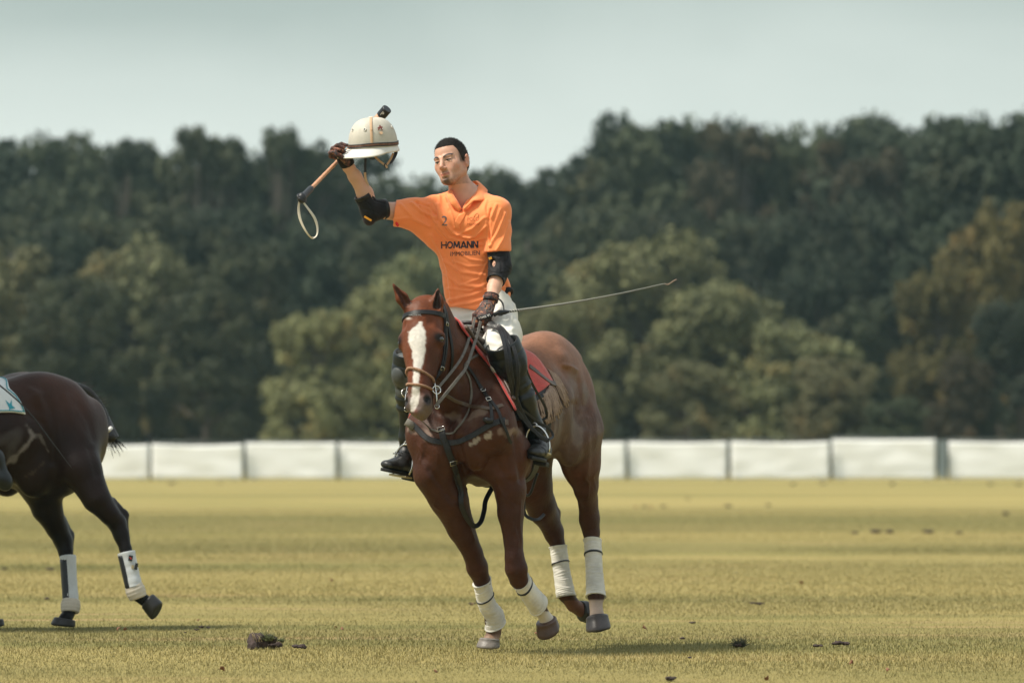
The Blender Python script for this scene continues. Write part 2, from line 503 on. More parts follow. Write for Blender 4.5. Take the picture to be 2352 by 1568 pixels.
# fore legs, hind legs: (column, row, depth, half width, front-to-back factor)
RF = [(1000, 1085, -.36, 50, 1.15), (1030, 1139, -.32, 42, 1.2), (1058, 1210, -.25, 30, 1.25), (1086, 1270, -.19, 21.5, 1.2), (1096, 1302, -.16, 23.5, 1.15), (1108, 1336, -.12, 18, 1.1),
      (1120, 1385, -.06, 14.5, 1.3), (1134, 1430, -.01, 18.5, 1.2), (1135, 1452, .0, 15, 1.1), (1127, 1472, -.035, 17.5, 1.15)]
LF = [(1160, 1070, -.36, 48, 1.15), (1172, 1123, -.36, 32, 1.35), (1173, 1178, -.36, 28, 1.35), (1179, 1243, -.37, 20.5, 1.2), (1182, 1282, -.38, 21, 1.15), (1186, 1306, -.38, 25, 1.0), (1191, 1330, -.36, 20, 1.0),
      (1216, 1364, -.27, 14, 1.2), (1237, 1391, -.19, 18, 1.1), (1246, 1407, -.155, 13, 1.1), (1256, 1424, -.12, 17, 1.15)]
RH = [(1212, 1040, .62, 62, 1.5), (1226, 1110, .68, 38, 1.7), (1243, 1160, .76, 31, 1.6), (1262, 1196, .84, 22, 1.7), (1272, 1222, .87, 22, 1.45), (1281, 1250, .87, 16, 1.3),
      (1290, 1310, .85, 14.5, 1.25), (1299, 1362, .83, 18.5, 1.15), (1316, 1388, .87, 15, 1.1), (1334, 1400, .93, 16, 1.1)]
LH = [(1325, 1000, .60, 60, 1.6), (1335, 1060, .63, 40, 1.8), (1346, 1113, .67, 26.5, 1.9), (1351, 1150, .73, 20, 2.0), (1354, 1192, .76, 22, 1.6), (1358, 1220, .76, 18.5, 1.4), (1361, 1250, .74, 15.5, 1.3),
      (1365, 1310, .69, 15, 1.25), (1369, 1366, .64, 19, 1.15), (1369, 1393, .62, 14, 1.1), (1372, 1417, .58, 18, 1.1)]
HEADA = nrm(V3(-.012, -.34, -1)); _w = V3(math.cos(R(19)), -math.sin(R(19)), .02)
HEADW = nrm(_w-HEADA*np.dot(_w, HEADA)); HEADF = np.cross(HEADA, HEADW)
HEADO = at(961, 683, -.60)
def HQ(w, f, a): return HEADO+HEADW*w+HEADF*f+HEADA*a
HAX = (HEADW, HEADF, HEADA)

def build_chestnut():
    hx = at(905, 700, -.9); 
    F = Field((-.66, D0-1.05, -.02), (.52, D0+1.35, 1.86), .009,
              fine=[(0, -.60, -.28, .0055), (1, D0-1.02, D0-.52, .0055), (2, 1.05, 1.80, .006)])
    neck = [(HF(.34, 0, 1.20), (.145, .26)), (HF(.15, 0, 1.33), (.100, .185)), (HF(.04, 0, 1.48), (.076, .135)), (HF(-.04, 0, 1.62), (.060, .095))]
    horse_trunk(F, HF, neck)
    F.cone(HF(-.04, 0, 1.62), HQ(0, -.12, .09), (.058, .09), (.060, .08), .06, Hl)
    F.cone(HF(.16, 0, 1.28), HQ(0, -.22, .14), .07, .045, .05)
    horse_head(F, HQ, HAX)
    ear(F, at(937, 706, -.60), at(903, 653, -.62), nrm(V3(.35, -1, .1)), .031)
    ear(F, at(1003, 712, -.60), at(1006, 663, -.60), nrm(V3(.10, -1, 0)), .034)
    for sp in (RF, LF, RH, LH):
        pts = leg_pts(sp)
        for i, ((a, ra), (b, rb)) in enumerate(zip(pts, pts[1:])):
            F.cone(a, b, ra, rb, .05 if i < 1 else (.03 if i < 2 else .014), Hl, mg=.12 if i < 2 else .05)
    # points of hock, backs of knees, fetlock ergots, tendons
    F.cone(at(1278, 1178, .92), at(1268, 1140, .86), (.016, .022), (.012, .02), .03, Hl)
    F.cone(at(1278, 1178, .92), at(1276, 1222, .92), (.018, .02), (.016, .018), .025, Hl)
    F.cone(at(1366, 1176, .84), at(1356, 1120, .78), (.016, .022), (.012, .02), .03, Hl)
    F.cone(at(1366, 1176, .84), at(1364, 1225, .80), (.018, .02), (.016, .018), .025, Hl)
    F.ell(at(1106, 1292, -.10), (.02, .03, .035), None, .02)
    F.ell(at(1040, 1118, -.24), (.055, .07, .07), None, .05)
    P, Q = F.mesh()
    P = relax(P, Q, 1, .5)
    x, y = proj(P); Nn = normals(P, Q)
    front = Nn[:, 1] < .2
    # muscle and vein lines raised or sunk along strokes
    def stroke(pts, amp, w, ysel=None):
        nonlocal P
        amp = amp*1.4 if w > 4 else amp
        m = front & (x > min(p[0] for p in pts)-4*w) & (x < max(p[0] for p in pts)+4*w)
        if ysel is not None: m &= (P[:, 1]-D0 < ysel)
        d = seg_dist(x[m], y[m], pts)
        P[m] += Nn[m]*(amp*np.exp(-(d/w)**2))[:, None]
    stroke([(1052, 1010), (1062, 1060), (1075, 1110), (1090, 1140)], -.010, 9, 0)
    stroke([(985, 1080), (1010, 1110), (1040, 1150)], -.006, 7, 0)
    stroke([(1120, 1085), (1150, 1100), (1180, 1090)], .006, 12, 0)
    stroke([(1185, 1000), (1192, 1060), (1197, 1100)], -.009, 8, 0)
    stroke([(975, 1010), (965, 1050), (985, 1095)], .006, 10, 0)
    stroke([(1100, 1040), (1140, 1060), (1165, 1100)], -.005, 8, 0)
    stroke([(1140, 900), (1110, 930), (1090, 965)], .006, 10, 0)
    stroke([(1060, 880), (1075, 950), (1060, 1000)], -.008, 10, 0)
    stroke([(1020, 900), (1030, 960), (1025, 1000)], .008, 9, 0)
    stroke([(1294, 838), (1312, 843), (1322, 850)], .007, 5)
    stroke([(1300, 850), (1330, 880), (1340, 930)], -.006, 9)
    stroke([(1340, 830), (1352, 900), (1345, 980)], -.005, 8)
    stroke([(1320, 930), (1322, 1000), (1312, 1050)], -.008, 10)
    stroke([(1348, 960), (1350, 1040), (1345, 1090)], .006, 8)
    stroke([(1375, 1075), (1362, 1095), (1368, 1120)], .003, 2.2)
    for v in ([(1145, 1118), (1158, 1140), (1175, 1158), (1182, 1165)], [(1178, 1200), (1190, 1240), (1186, 1275)], [(1170, 1130), (1160, 1150)], [(1196, 1150), (1193, 1200), (1197, 1240)],
              [(1003, 1145), (997, 1160), (1010, 1170)], [(1040, 1150), (1075, 1200), (1090, 1240)], [(960, 1020), (973, 1040), (968, 1060)], [(1120, 1030), (1150, 1035), (1160, 1055)],
              [(1078, 1060), (1090, 1075), (1080, 1090)], [(1340, 1095), (1352, 1110), (1350, 1140)]):
        stroke(v, .0055, 2.0)
    # coat colours: markings of this animal, with some light and shade painted in
    n1 = noise_np(P, 6, 3.1); n2 = noise_np(P, 30, 7.7); n3 = noise_np(P, 75, 1.7)
    base = np.array([.078, .0260, .0115]); C = np.tile(base, (len(P), 1))
    C *= (1+.28*n1+.18*n2+.06*n3)[:, None]
    def mixc(m, col): 
        nonlocal C
        m = np.clip(m, 0, 1)[:, None]; C = C*(1-m)+np.array(col)*m
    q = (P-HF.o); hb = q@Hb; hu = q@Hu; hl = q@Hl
    mixc(sstep(.60, .90, hb)*sstep(1.12, 1.42, hu)*.9, (.235, .112, .066))          # croup top painted lighter: sunlight put into the coat colour
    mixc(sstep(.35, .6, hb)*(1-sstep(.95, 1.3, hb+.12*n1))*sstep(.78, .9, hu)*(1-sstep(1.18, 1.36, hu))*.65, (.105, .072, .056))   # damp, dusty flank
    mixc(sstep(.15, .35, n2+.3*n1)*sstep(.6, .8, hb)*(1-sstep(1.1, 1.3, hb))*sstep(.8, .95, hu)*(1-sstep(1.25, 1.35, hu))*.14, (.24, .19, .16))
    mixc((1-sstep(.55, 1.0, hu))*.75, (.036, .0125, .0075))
    mixc((1-sstep(.0, .35, hb))*sstep(.5, .8, hu)*(hu < 1.35)*.6, (.040, .014, .0085))  # chest painted darker: its shade put into the coat colour
    q4 = (P-HF.o)@np.array([Hb, Hl, Hu]).T*np.array([1.0, 1, .45]); n4 = noise_np(q4, 13, 5.5)
    mixc(sstep(.0, .35, n4)*sstep(.45, .65, hb)*(1-sstep(1.15, 1.45, hb))*sstep(.85, 1.0, hu)*(1-sstep(1.28, 1.42, hu))*.45, (.19, .155, .13))
    mixc(sstep(.1, .45, n4)*(1-sstep(.2, .5, hb))*sstep(.9, 1.0, hu)*.22, (.15, .11, .09))
    # head: blaze, dark cheek, muzzle
    hq = P-HEADO; w = hq@HEADW; f = hq@HEADF; a = hq@HEADA
    ish = (f > -.28) & (a > -.1) & (a < .66) & (np.abs(w) < .16) & (y < 985)
    headm = ish & (P[:, 1]-D0 < -.45) & (f > -.12)
    C[headm] = (C[headm]*.45+np.array([.150, .040, .014])*.6)
    mixc(headm*(sstep(.02, .07, w)*sstep(.18, .3, a)*(1-sstep(.42, .5, a)))*.55, (.030, .016, .013))
    bl = [(966, 742, 3), (958, 762, 19), (958, 782, 20), (961, 805, 15), (961, 830, 12), (957, 850, 8), (955, 875, 7.5), (955, 900, 9), (952, 925, 10.5), (948, 940, 6)]
    by = np.array([b[1] for b in bl]); bx = np.interp(y, by, [b[0] for b in bl]); bw = np.interp(y, by, [b[2] for b in bl])
    m = headm & (y > 738) & (y < 946) & front
    mixc(m*((1-sstep(-3.0, 2.6, np.abs(x-bx)-bw+2.6*n3+2.0*n2))*(.93+.07*n3)), (.64, .61, .56))
    C *= (1+.10*n3)[:, None]
    mixc(headm*np.exp(-(((x-938)/6)**2+((y-731)/2.5)**2))*1.0, (.6, .55, .5))
    mixc(headm*sstep(.46, .54, a)*.85*(1-(m & (np.abs(x-bx) < bw))), (.15, .12, .11))
    mixc(headm*np.exp(-(((x-955)/5)**2+((y-945)/6)**2))*.7, (.28, .11, .09))
    mixc(headm*1.6*np.exp(-(((np.abs(w)-.056)/.017)**2+((a-.522)/.024)**2+((f-.0)/.024)**2)), (.006, .005, .005))
    mixc(headm*1.3*np.exp(-(((np.abs(w)-.100)/.020)**2+((a-.207)/.026)**2)), (.010, .007, .006))
    # ears dark inside
    for b_, t_, fr_, dk in ((at(1003, 712, -.60), at(1006, 663, -.60), V3(.10, -1, 0), .95), (at(937, 706, -.60), at(903, 653, -.62), V3(.35, -1, .1), .6)):
        ax_ = nrm(t_-b_); Le = np.linalg.norm(t_-b_); q_ = P-b_; ta = q_@ax_; rr_ = q_-ta[:, None]*ax_; fr_ = nrm(fr_-ax_*np.dot(fr_, ax_)); sd_ = np.cross(ax_, fr_)
        inn = (ta > .008)*(ta < Le*.93)*(np.abs(rr_@sd_) < .021*(1-.75*np.maximum(ta/Le-.3, 0)/.7))*(np.linalg.norm(rr_, axis=1) < .045)*((rr_@fr_) > -.006)
        mixc(inn*dk, (.022, .013, .011))
    # lather and scuffs by the breastplate
    mixc(sstep(7, 3, seg_dist(x, y, [(1085, 1018), (1105, 1008), (1126, 1000)])+9*n2+7*n3)*(P[:, 1] < D0)*front*.6, (.42, .37, .30))
    mixc(sstep(12, 5, seg_dist(x, y, [(1150, 995), (1192, 990)])+10*n2)*(P[:, 1] < D0+.1)*front*.5, (.30, .22, .17))
    mixc(sstep(12, 2, seg_dist(x, y, [(1040, 955), (1062, 965), (1110, 950)])+14*n2)*(P[:, 1] < D0)*front*.3, (.32, .25, .2))
    mixc(sstep(11, 3, seg_dist(x, y, [(942, 985), (985, 1003)])+12*n2)*front*.4, (.36, .27, .22))
    # socks
    mixc(sstep(1433, 1440, y)*(x < 1180)*(x > 1080)*(sstep(1452, 1468, y)*.6+.35), (.36, .23, .16))
    mixc((seg_dist(x, y, [(1243, 1412), (1260, 1428)]) < 26)*(y > 1403)*(P[:, 1] < D0+.2), (.60, .54, .46))
    mixc((x > 1345)*(y > 1376)*.9, (.42, .32, .25))
    mixc((x > 1296)*(x < 1345)*(y > 1378)*(P[:, 1] > D0+.7)*.3, (.28, .13, .08))
    C = np.clip(C, .003, .9)
    root = empty('horse', tuple(at(1127, 1493, 0)*V3(1, 1, 0)))
    tag(root, 'chestnut horse with a white blaze cantering towards the camera under the rider in orange', 'horse')
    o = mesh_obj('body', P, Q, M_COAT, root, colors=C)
    S = Surf(P, Q)
    for s in (-1, 1):
        V, Fc = ball(HQ(s*.095, -.048, .207), (.021, .022, .020), HAX)
        mesh_obj('eye', V, Fc, M_EYE, root)
    # hooves
    def hoof(top, ax, fwd, w, h, m, par=root):
        ax = nrm(ax); fwd = nrm(fwd-ax*np.dot(fwd, ax)); sd = np.cross(ax, fwd); rings = []
        prof = [(-.08, .80), (.02, .90), (.07, .92), (.11, .895), (.4, .95), (.7, .99), (.86, 1.0), (.95, .95), (1.0, .84), (.99, .5)]
        for t, sc in prof:
            ring = []
            for j in range(28):
                an = 2*math.pi*j/28; cx, sy = math.cos(an), math.sin(an)
                rr = w*.5*sc*(1.0 if cx > 0 else .88)
                slope = .16*h*t*(1 if cx > 0 else .2)
                ring.append(np.asarray(top)+ax*h*t*(1-.38*(1-cx)/2 if t > 0 else 1)+fwd*(cx*rr*1.08+slope+t*h*.12)+sd*sy*rr)
            rings.append(ring)
        V, Fc = loft(rings)
        return mesh_obj('hoof', V, Fc, m, par)
    hd = -Hb
    hoof(at(1126, 1468, -.035), V3(-.10, -.10, -1), hd, .118, .052, M_HOOF)
    hoof(at(1256, 1424, -.12), V3(.28, .30, -.9), hd+V3(0, 0, -.2), .122, .070, mat('brown_hoof_horn', (.075, .040, .028), rough=.4, var=.3, vscale=25))
    hoof(at(1335, 1401, .93), V3(.75, .55, .05), V3(0, -.1, -1), .115, .065, M_HOOFB)
    hoof(at(1372, 1417, .58), V3(.14, -.25, -1), hd+V3(.3, 0, 0), .128, .090, mat('dark_hoof_horn', (.06, .048, .045), rough=.4, var=.5, vscale=14))
    # bandages
    def bandage(path, rad, tape_t, flare=0, lab=None):
        pts = spline(path, 12); n = len(pts); rs = np.interp(np.linspace(0, 1, n), np.linspace(0, 1, len(rad)), rad)
        pts = [np.array([np.interp(i/ (n*3), np.linspace(0, 1, n), [p[d] for p in pts]) for d in range(3)]) for i in range(n*3+1)]
        rs = np.interp(np.linspace(0, 1, len(pts)), np.linspace(0, 1, n), rs); N_ = len(pts); rings = []
        ax0 = nrm(pts[-1]-pts[0]); sd = nrm(Hl-ax0*np.dot(Hl, ax0)); fw = np.cross(ax0, sd)
        for i, p in enumerate(pts):
            ring = []
            for j in range(28):
                an = 2*math.pi*j/28
                ph = i/N_*9.0+j/28.0+.25*math.sin(an*2+i*.05)
                ridge = .0022*(1-(ph % 1.0))
                wr = .0009*math.sin(i*1.9+3*math.sin(an+i*.2))
                r = (rs[i]+.0024+.0030*(i/N_)+ridge+wr+ (.004*(1-i/4) if i < 4 else 0)+ (.003*(1-(N_-1-i)/3) if i > N_-4 else 0))
                ring.append(p+sd*math.cos(an)*r+fw*math.sin(an)*r*1.30)
            rings.append(ring)
        rings = [[p*0+ (q*.0+p) for p, q in zip(rings[0], rings[0])]]+rings[1:]
        inner = [[pts[0]+(p-pts[0])*.80 for p in rings[0]]]; inner2 = [[pts[-1]+(p-pts[-1])*.80 for p in rings[-1]]]
        V, Fc = loft(inner+rings+inner2, cap=False)
        b = mesh_obj('leg_bandage', V, Fc, M_BAND, root)
        i = int(tape_t*N_); tp = []
        for k, g in ((-1, .0), (-1, .0035), (1, .0035), (1, 0)):
            ii = i+k; tilt = k
            r0 = rings[min(max(ii, 0), N_-1)]; c = pts[min(max(ii, 0), N_-1)]
            tp.append([c+(p-c)*(1+g/ rs[ii] if g else .97)+ax0*(-.004*math.cos(2*math.pi*j/28)) for j, p in enumerate(r0)])
        V, Fc = loft(tp, cap=False)
        mesh_obj('fastening_tape', V, Fc, M_BLACK, b)
        return b
    px = 1/470.0
    bandage([at(1107, 1334, -.12), at(1118, 1385, -.07), at(1134, 1410, -.03), at(1138, 1434, -.01)], [18.5*px, 17*px, 18.5*px, 20.5*px], .24)
    bandage([at(1197, 1332, -.34), at(1216, 1362, -.27), at(1237, 1389, -.19)], [18*px, 17.5*px, 19*px], .2)
    bandage([at(1282, 1254, .87), at(1290, 1310, .85), at(1299, 1362, .83), at(1302, 1370, .835)], [18*px, 17*px, 19.5*px, 19.5*px], .23)
    bandage([at(1361, 1240, .745), at(1365, 1310, .69), at(1369, 1370, .64)], [18*px, 17*px, 19.5*px], .23)
    # tail, tied up short for play, behind the hocks line
    tl = spline([HF(1.46, 0, 1.36), HF(1.56, 0, 1.28), HF(1.60, 0, 1.10), HF(1.60, 0, .92)], 8)
    V, Fc = tube(tl, [.03+.018*math.sin(i/len(tl)*6) for i in range(len(tl))], 12)
    mesh_obj('tail', V, Fc, mat('chestnut_tail_hair', (.09, .035, .02), rough=.5, var=.3, vscale=80, bump=200), root)
    return root, S, P, Q
HORSE, HS, HP_, HQ_ = build_chestnut()
# ------------------------------------------------------------------ rider
M_SKIN = mat('skin', (0, 0, 0), rough=.5, attr=True, sss=.12, spec=.4, bump=300, bumpdist=.0006)
M_SHIRT = mat('orange_polo_cloth', (.93, .262, .078), rough=.8, attr=False, sheen=.25, bump=420, bumpdist=.0008, var=.04, vscale=12)
M_BREECH = mat('white_breeches_cloth', (.72, .70, .64), rough=.85, sheen=.2, bump=260, bumpdist=.001, var=.05, vscale=10)
M_PAD = mat('black_neoprene', (.008, .008, .010), rough=.7, spec=.25, sheen=.03, bump=200, bumpdist=.001, var=.3)
M_PADG = mat('dark_plum_mesh', (.030, .024, .028), rough=.8, spec=.2, sheen=.05, bump=350, bumpdist=.001, var=.3, vscale=60)
M_BOOT = mat('boot_leather', (.006, .009, .010), rough=.36, spec=.38, coat=.05, var=.35, vscale=15, bump=90, bumpdist=.001)
M_GUARD = mat('guard_rubber', (.009, .011, .012), rough=.5, spec=.35, var=.3, vscale=20, bump=130, bumpdist=.001)
M_SHOE = mat('shoe_leather', (.014, .014, .014), rough=.42, var=.5, vscale=30, bump=90, bumpdist=.0015)
M_SOLE = mat('black_rubber', (.010, .010, .010), rough=.7, bump=120)
M_HAIR = mat('short_dark_hair', (.014, .011, .010), rough=.8, attr=True, var=.4, vscale=140, bump=520, bumpdist=.002, spec=.2)
M_PRINT = mat('navy_print', (.020, .022, .040), rough=.6)
M_PRINTG = mat('faded_print', (.14, .13, .14), rough=.6)
M_EMB = mat('brown_embroidery', (.50, .13, .035), rough=.7)
M_YEL = mat('yellow_label', (.75, .33, .02), rough=.6)
M_WHITE = mat('white_print', (.75, .74, .70), rough=.6)
m_, t_, b_ = mat_new('camouflage_glove'); M_CAMO = m_
tc_ = N(t_, 'ShaderNodeTexCoord'); v_ = N(t_, 'ShaderNodeTexNoise', inp={'Scale': 38.0, 'Detail': 2.0, 'Distortion': 1.2}); t_.links.new(tc_.outputs['Object'], v_.inputs['Vector'])
rr_ = N(t_, 'ShaderNodeValToRGB'); rr_.color_ramp.interpolation = 'CONSTANT'; e_ = rr_.color_ramp.elements
e_[0].position = 0; e_[0].color = (.012, .010, .010, 1); e_[1].position = .62; e_[1].color = (.30, .13, .05, 1)
for p_, c_ in ((.44, (.12, .035, .018, 1)), (.50, (.018, .016, .020, 1)), (.56, (.16, .05, .03, 1))):
    q_ = e_.new(p_); q_.color = c_
t_.links.new(v_.outputs['Fac'], rr_.inputs[0]); t_.links.new(rr_.outputs[0], b_.inputs['Base Color']); b_.inputs['Roughness'].default_value = .7

def build_rider():
    root = empty('person', (HF(.52, 0, 1.5)[0], HF(.52, 0, 1.5)[1], 1.5))
    tag(root, 'rider in an orange polo shirt and white breeches raising a helmet with one gloved hand', 'person')
    # ---------------- body
    HC = at(1036, 374, .0)                       # centre of the head
    # head axes: face turned to the viewer's left, chin tipped the same way
    fz = nrm(V3(-.50, -.86, .05)); up = nrm(V3(-.12, .10, 1)-fz*np.dot(V3(-.12, .10, 1), fz)); up = nrm(up+V3(-.07, 0, 0)); fz = nrm(fz-up*np.dot(fz, up))
    rt = np.cross(fz, up)                        # towards the viewer's left: his right side
    lf = -rt
    def FQ(w, f, u): return HC+lf*w+fz*f+up*u
    AX = (lf, fz, up)
    F = Field((-.90, D0-.55, 1.1), (.12, D0+.40, 2.52), .008,
              fine=[(0, -.41, -.20, .0022), (1, D0-.125, D0+.13, .0028), (2, 2.235, 2.51, .0022)], margin=.06)
    # skull and face
    F.ell(FQ(0, -.012, .038), (.073, .096, .084), AX, .02)
    F.ell(FQ(0, .018, -.02), (.065, .066, .083), AX, .02)
    F.cone(FQ(0, .056, -.083), FQ(0, .050, -.098), .022, .017, .025)          # chin
    for s in (-1, 1):
        F.cone(FQ(s*.055, -.012, -.050), FQ(s*.019, .055, -.092), .015, .014, .022)    # jaw
        F.cone(FQ(s*.058, -.015, -.01), FQ(s*.052, -.010, -.055), .012, .014, .02)
        F.ell(FQ(s*.042, .047, -.018), (.020, .018, .020), AX, .025)
        F.cone(FQ(s*.030, .056, -.045), FQ(s*.020, .058, -.085), .014, .013, .02)           # cheekbone
        F.cone(FQ(s*.014, .084, .022), FQ(s*.048, .066, .024), .0065, .0065, .012)    # brow
        F.ell(FQ(s*.030, .092, .003), (.015, .013, .0095), AX, .012, 'sub')
    for s in (-1, 1):
        F.cone(FQ(s*.017, .0795, .0085), FQ(s*.043, .0715, .0085), .0048, .0045, .004)
        F.cone(FQ(s*.018, .0780, -.0045), FQ(s*.042, .0715, -.004), .0042, .004, .004)      # eye hollow
    F.cone(FQ(0, .083, .014), FQ(0, .101, -.025), .0075, .0105, .014)
    F.cone(FQ(0, .100, -.028), FQ(0, .094, -.034), .0085, .008, .006)
    for s in (-1, 1): F.ell(FQ(s*.0115, .091, -.033), (.0075, .010, .0065), AX, .006)
    for s in (-1, 1): F.ell(FQ(s*.0065, .098, -.0405), (.0035, .005, .0028), AX, .002, 'sub')
    F.cone(FQ(-.016, .079, -.0595), FQ(.016, .079, -.0585), .0050, .0050, .007)
    F.cone(FQ(0, .0825, -.0585), FQ(0, .083, -.0585), .006, .006, .008)
    F.cone(FQ(-.013, .0775, -.0690), FQ(.013, .0775, -.0685), .0056, .0056, .007)
    F.cone(FQ(-.014, .080, -.081), FQ(.014, .080, -.081), .004, .004, .006, None, 'sub')
    for s in (-1, 1):
        F.ell(FQ(s*.076, -.018, -.008), (.009, .017, .028), AX, .008)          # ear
        F.ell(FQ(s*.087, -.012, -.004), (.010, .011, .020), AX, .003, 'sub')
        arc = [FQ(s*(.080+.004*math.sin(t)), -.022+.014*math.cos(t)*-1+.004, -.006+.028*math.sin(t)) for t in np.linspace(-1.3, 2.6, 9)]
        for p0, p1 in zip(arc, arc[1:]): F.cone(p0, p1, .0042, .0042, .003)
    # neck and trunk under the shirt
    NB = at(1071, 452, .045)
    F.chain([(FQ(0, -.030, -.045), (.050, .052)), (FQ(.004, -.035, -.095), (.049, .052)), (NB, (.056, .056)), (at(1072, 492, .06), (.08, .07))], .02)
    tr = [(at(1074, 505, .06), (.125, .080)), (at(1074, 570, .06), (.118, .085)), (at(1080, 640, .06), (.112, .08)), (at(1092, 700, .06), (.12, .09)), (at(1100, 745, .06), (.13, .11))]
    side = nrm(V3(.95, -.25, 0))
    F.chain(tr, .05, side)
    SR = at(1004, 480, .05); SL = at(1143, 484, -.03)
    F.cone(NB, SR, .05, .048, .05); F.cone(NB, SL, .05, .048, .05)
    ER = at(853, 481, -.06); WR = at(800, 383, -.14)
    EL = at(1149, 610, -.08); WL = at(1130, 680, -.20)
    F.chain([(SR, .052), (at(925, 487, .0), (.046, .046)), (ER, .040)], .03)
    F.chain([(ER, (.040, .040)), (at(838, 444, -.085), (.038, .036)), (at(815, 405, -.12), (.031, .027)), (WR, (.027, .021)), (at(790, 362, -.15), (.030, .018))], .02)
    F.chain([(SL, .050), (at(1147, 540, -.05), .046), (EL, .040)], .03)
    F.chain([(EL, (.040, .040)), (at(1143, 634, -.12), (.039, .036)), (at(1135, 660, -.16), (.032, .028)), (WL, (.028, .022)), (at(1122, 700, -.20), (.03, .02))], .02)
    # thighs
    HLp = at(1135, 730, .02); KL = at(1158, 832, -.34); HRp = at(1070, 735, .12); KR = at(942, 852, -.13)
    F.chain([(HLp, .095), (at(1150, 790, -.20), .078), (KL, .055)], .05)
    F.chain([(HRp, .095), (at(1000, 795, -.02), .078), (KR, .055)], .05)
    P, Q = F.mesh(); P = relax(P, Q, 1, .4)
    q = P-HC; w = q@lf; f = q@fz; u = q@up
    n1 = noise_np(P, 40, 2.2); n2 = noise_np(P, 120, 5.2)
    C = np.tile([.56, .315, .225], (len(P), 1))*(1+.10*n1)[:, None]
    def mixc(m, col):
        nonlocal C
        m = np.clip(m, 0, 1)[:, None]; C = C*(1-m)+np.array(col)*m
    head = (u > -.16) & (np.abs(w) < .1) & (np.abs(f) < .13)
    arm = P[:, 0] < -.42
    mixc(arm*.35, (.62, .38, .27)); mixc(((P[:, 2] < 2.0) & (P[:, 0] > -.2))*.3, (.62, .38, .27))
    g = lambda a, b, c, ra, rb, rc: np.exp(-(((np.abs(w) if a >= 0 else w)-abs(a))**2/ra**2+(f-b)**2/rb**2+(u-c)**2/rc**2))
    mixc(head*g(.045, .05, -.03, .022, .03, .018)*.5, (.52, .20, .14))     # cheeks
    mixc(head*np.exp(-((w/.014)**2+((f-.105)/.02)**2+((u+.03)/.015)**2))*.35, (.50, .20, .14))
    mixc(head*(np.abs(w) > .066)*(np.abs(u+.01) < .035)*(np.abs(f+.018) < .025)*.35, (.50, .17, .12))    # ears
    # eyebrows
    browu = .024+.16*np.abs(w)-.0022*((np.abs(w)-.034)/.012)**2
    mixc(head*(f > .04)*(np.abs(w) > .013)*(np.abs(w) < .054)*np.minimum(1, 1.3*np.exp(-((u-browu)/.0050)**2)), (.016, .010, .007))
    # lids and shadow lines of the eyes
    mixc(head*(f > .05)*np.exp(-(((np.abs(w)-.030)/.015)**2+((u-.0075)/.0028)**2))*.75, (.07, .035, .028))
    # lips
    mixc(head*(f > .05)*(np.abs(w) < .025)*np.exp(-((u+.0640-.12*np.abs(w))/.0060)**4)*.85, (.56, .19, .15))
    mixc(head*(f > .05)*(np.abs(w) < .025)*np.exp(-((u+.0628-.14*np.abs(w))/.0013)**2)*.8, (.14, .05, .04))
    # beard growth: moustache, goatee, jaw line
    mst = np.exp(-((w)/.024)**4)*np.exp(-((u+.0485+.25*np.abs(w))/.0055)**2)
    goat = np.exp(-((w)/.019)**4)*sstep(-.076, -.090, u)
    soul = np.exp(-((w)/.008)**2)*np.exp(-((u+.079)/.006)**2)
    jaw = sstep(-.060, -.085, u)*(f > -.03)
    side_ = (np.abs(w) > .045)*sstep(-.02, -.05, u)
    mixc(head*(f > .03)*mst*(.38+.3*n2), (.06, .04, .03)); mixc(head*(f > .035)*np.maximum(goat*.85, soul*.7), (.055, .04, .032))
    mixc(head*(u > -.115)*np.maximum(jaw*.35, side_*.12)*(1+.5*n2), (.10, .07, .055))
    mixc(((u > -.2) & (u < .1))*(f < -.01)*(np.abs(w) < .07)*(u < -.03)*.0, (.3, .2, .15))
    hairy = head*sstep(.030, .046, u-.60*np.maximum(f, 0)+.0)*sstep(.050, .030, f)
    side_hair = head*(np.abs(w) > .055)*sstep(.036, .020, f)*sstep(-.022, .0, u)*(f > -.005)
    mixc(np.maximum(hairy*(f < .05), side_hair)*.8, (.035, .026, .022))
    C = np.clip(C, .01, .95)
    body = mesh_obj('body', P, Q, M_SKIN, root, colors=C)
    # eyes
    ew = mat('eye_white', (.34, .29, .26), rough=.3)
    for s in (-1, 1):
        c = FQ(s*.030, .0690, .0020)
        V, Fc = ball(c, (.0125, .0115, .0115), AX, 24, 18); e = mesh_obj('eye', V, Fc, ew, body)
        d = nrm(fz*.97+rt*.05)
        V, Fc = ball(c+d*.0072, (.0062, .0050, .0062), (lf, d, up)); mesh_obj('iris', V, Fc, M_EYE, e)
        # upper lid
        ld = spline([FQ(s*.030+dx, .0822-abs(dx)*.30-(.004 if s*dx > 0 else 0)*abs(dx)/.015, .0060-abs(dx)*.14) for dx in (-.015, -.007, 0, .007, .015)], 4)
        V, Fc = tube(ld, [.0008+.0011*math.sin(math.pi*i/(len(ld)-1)) for i in range(len(ld))], 8); mesh_obj('eyelid', V, Fc, mat('eyelid_skin', (.035, .020, .016), rough=.6), body)
    # ---------------- cropped hair
    Fh = Field(tuple(HC-.14), tuple(HC+.14), .0026)
    Fh.ell(FQ(0, -.012, .0382), (.0743, .0973, .0862), AX, .01)
    Fh.ell(FQ(0, -.040, .000), (.0700, .066, .075), AX, .02)
    Fh.ell(FQ(0, -.012, .008), (.0752, .082, .062), AX, .01)
    hfn = lambda X, Y, Z: [(X-HC[0])*v_[0]+(Y-HC[1])*v_[1]+(Z-HC[2])*v_[2] for v_ in (fz, up)]
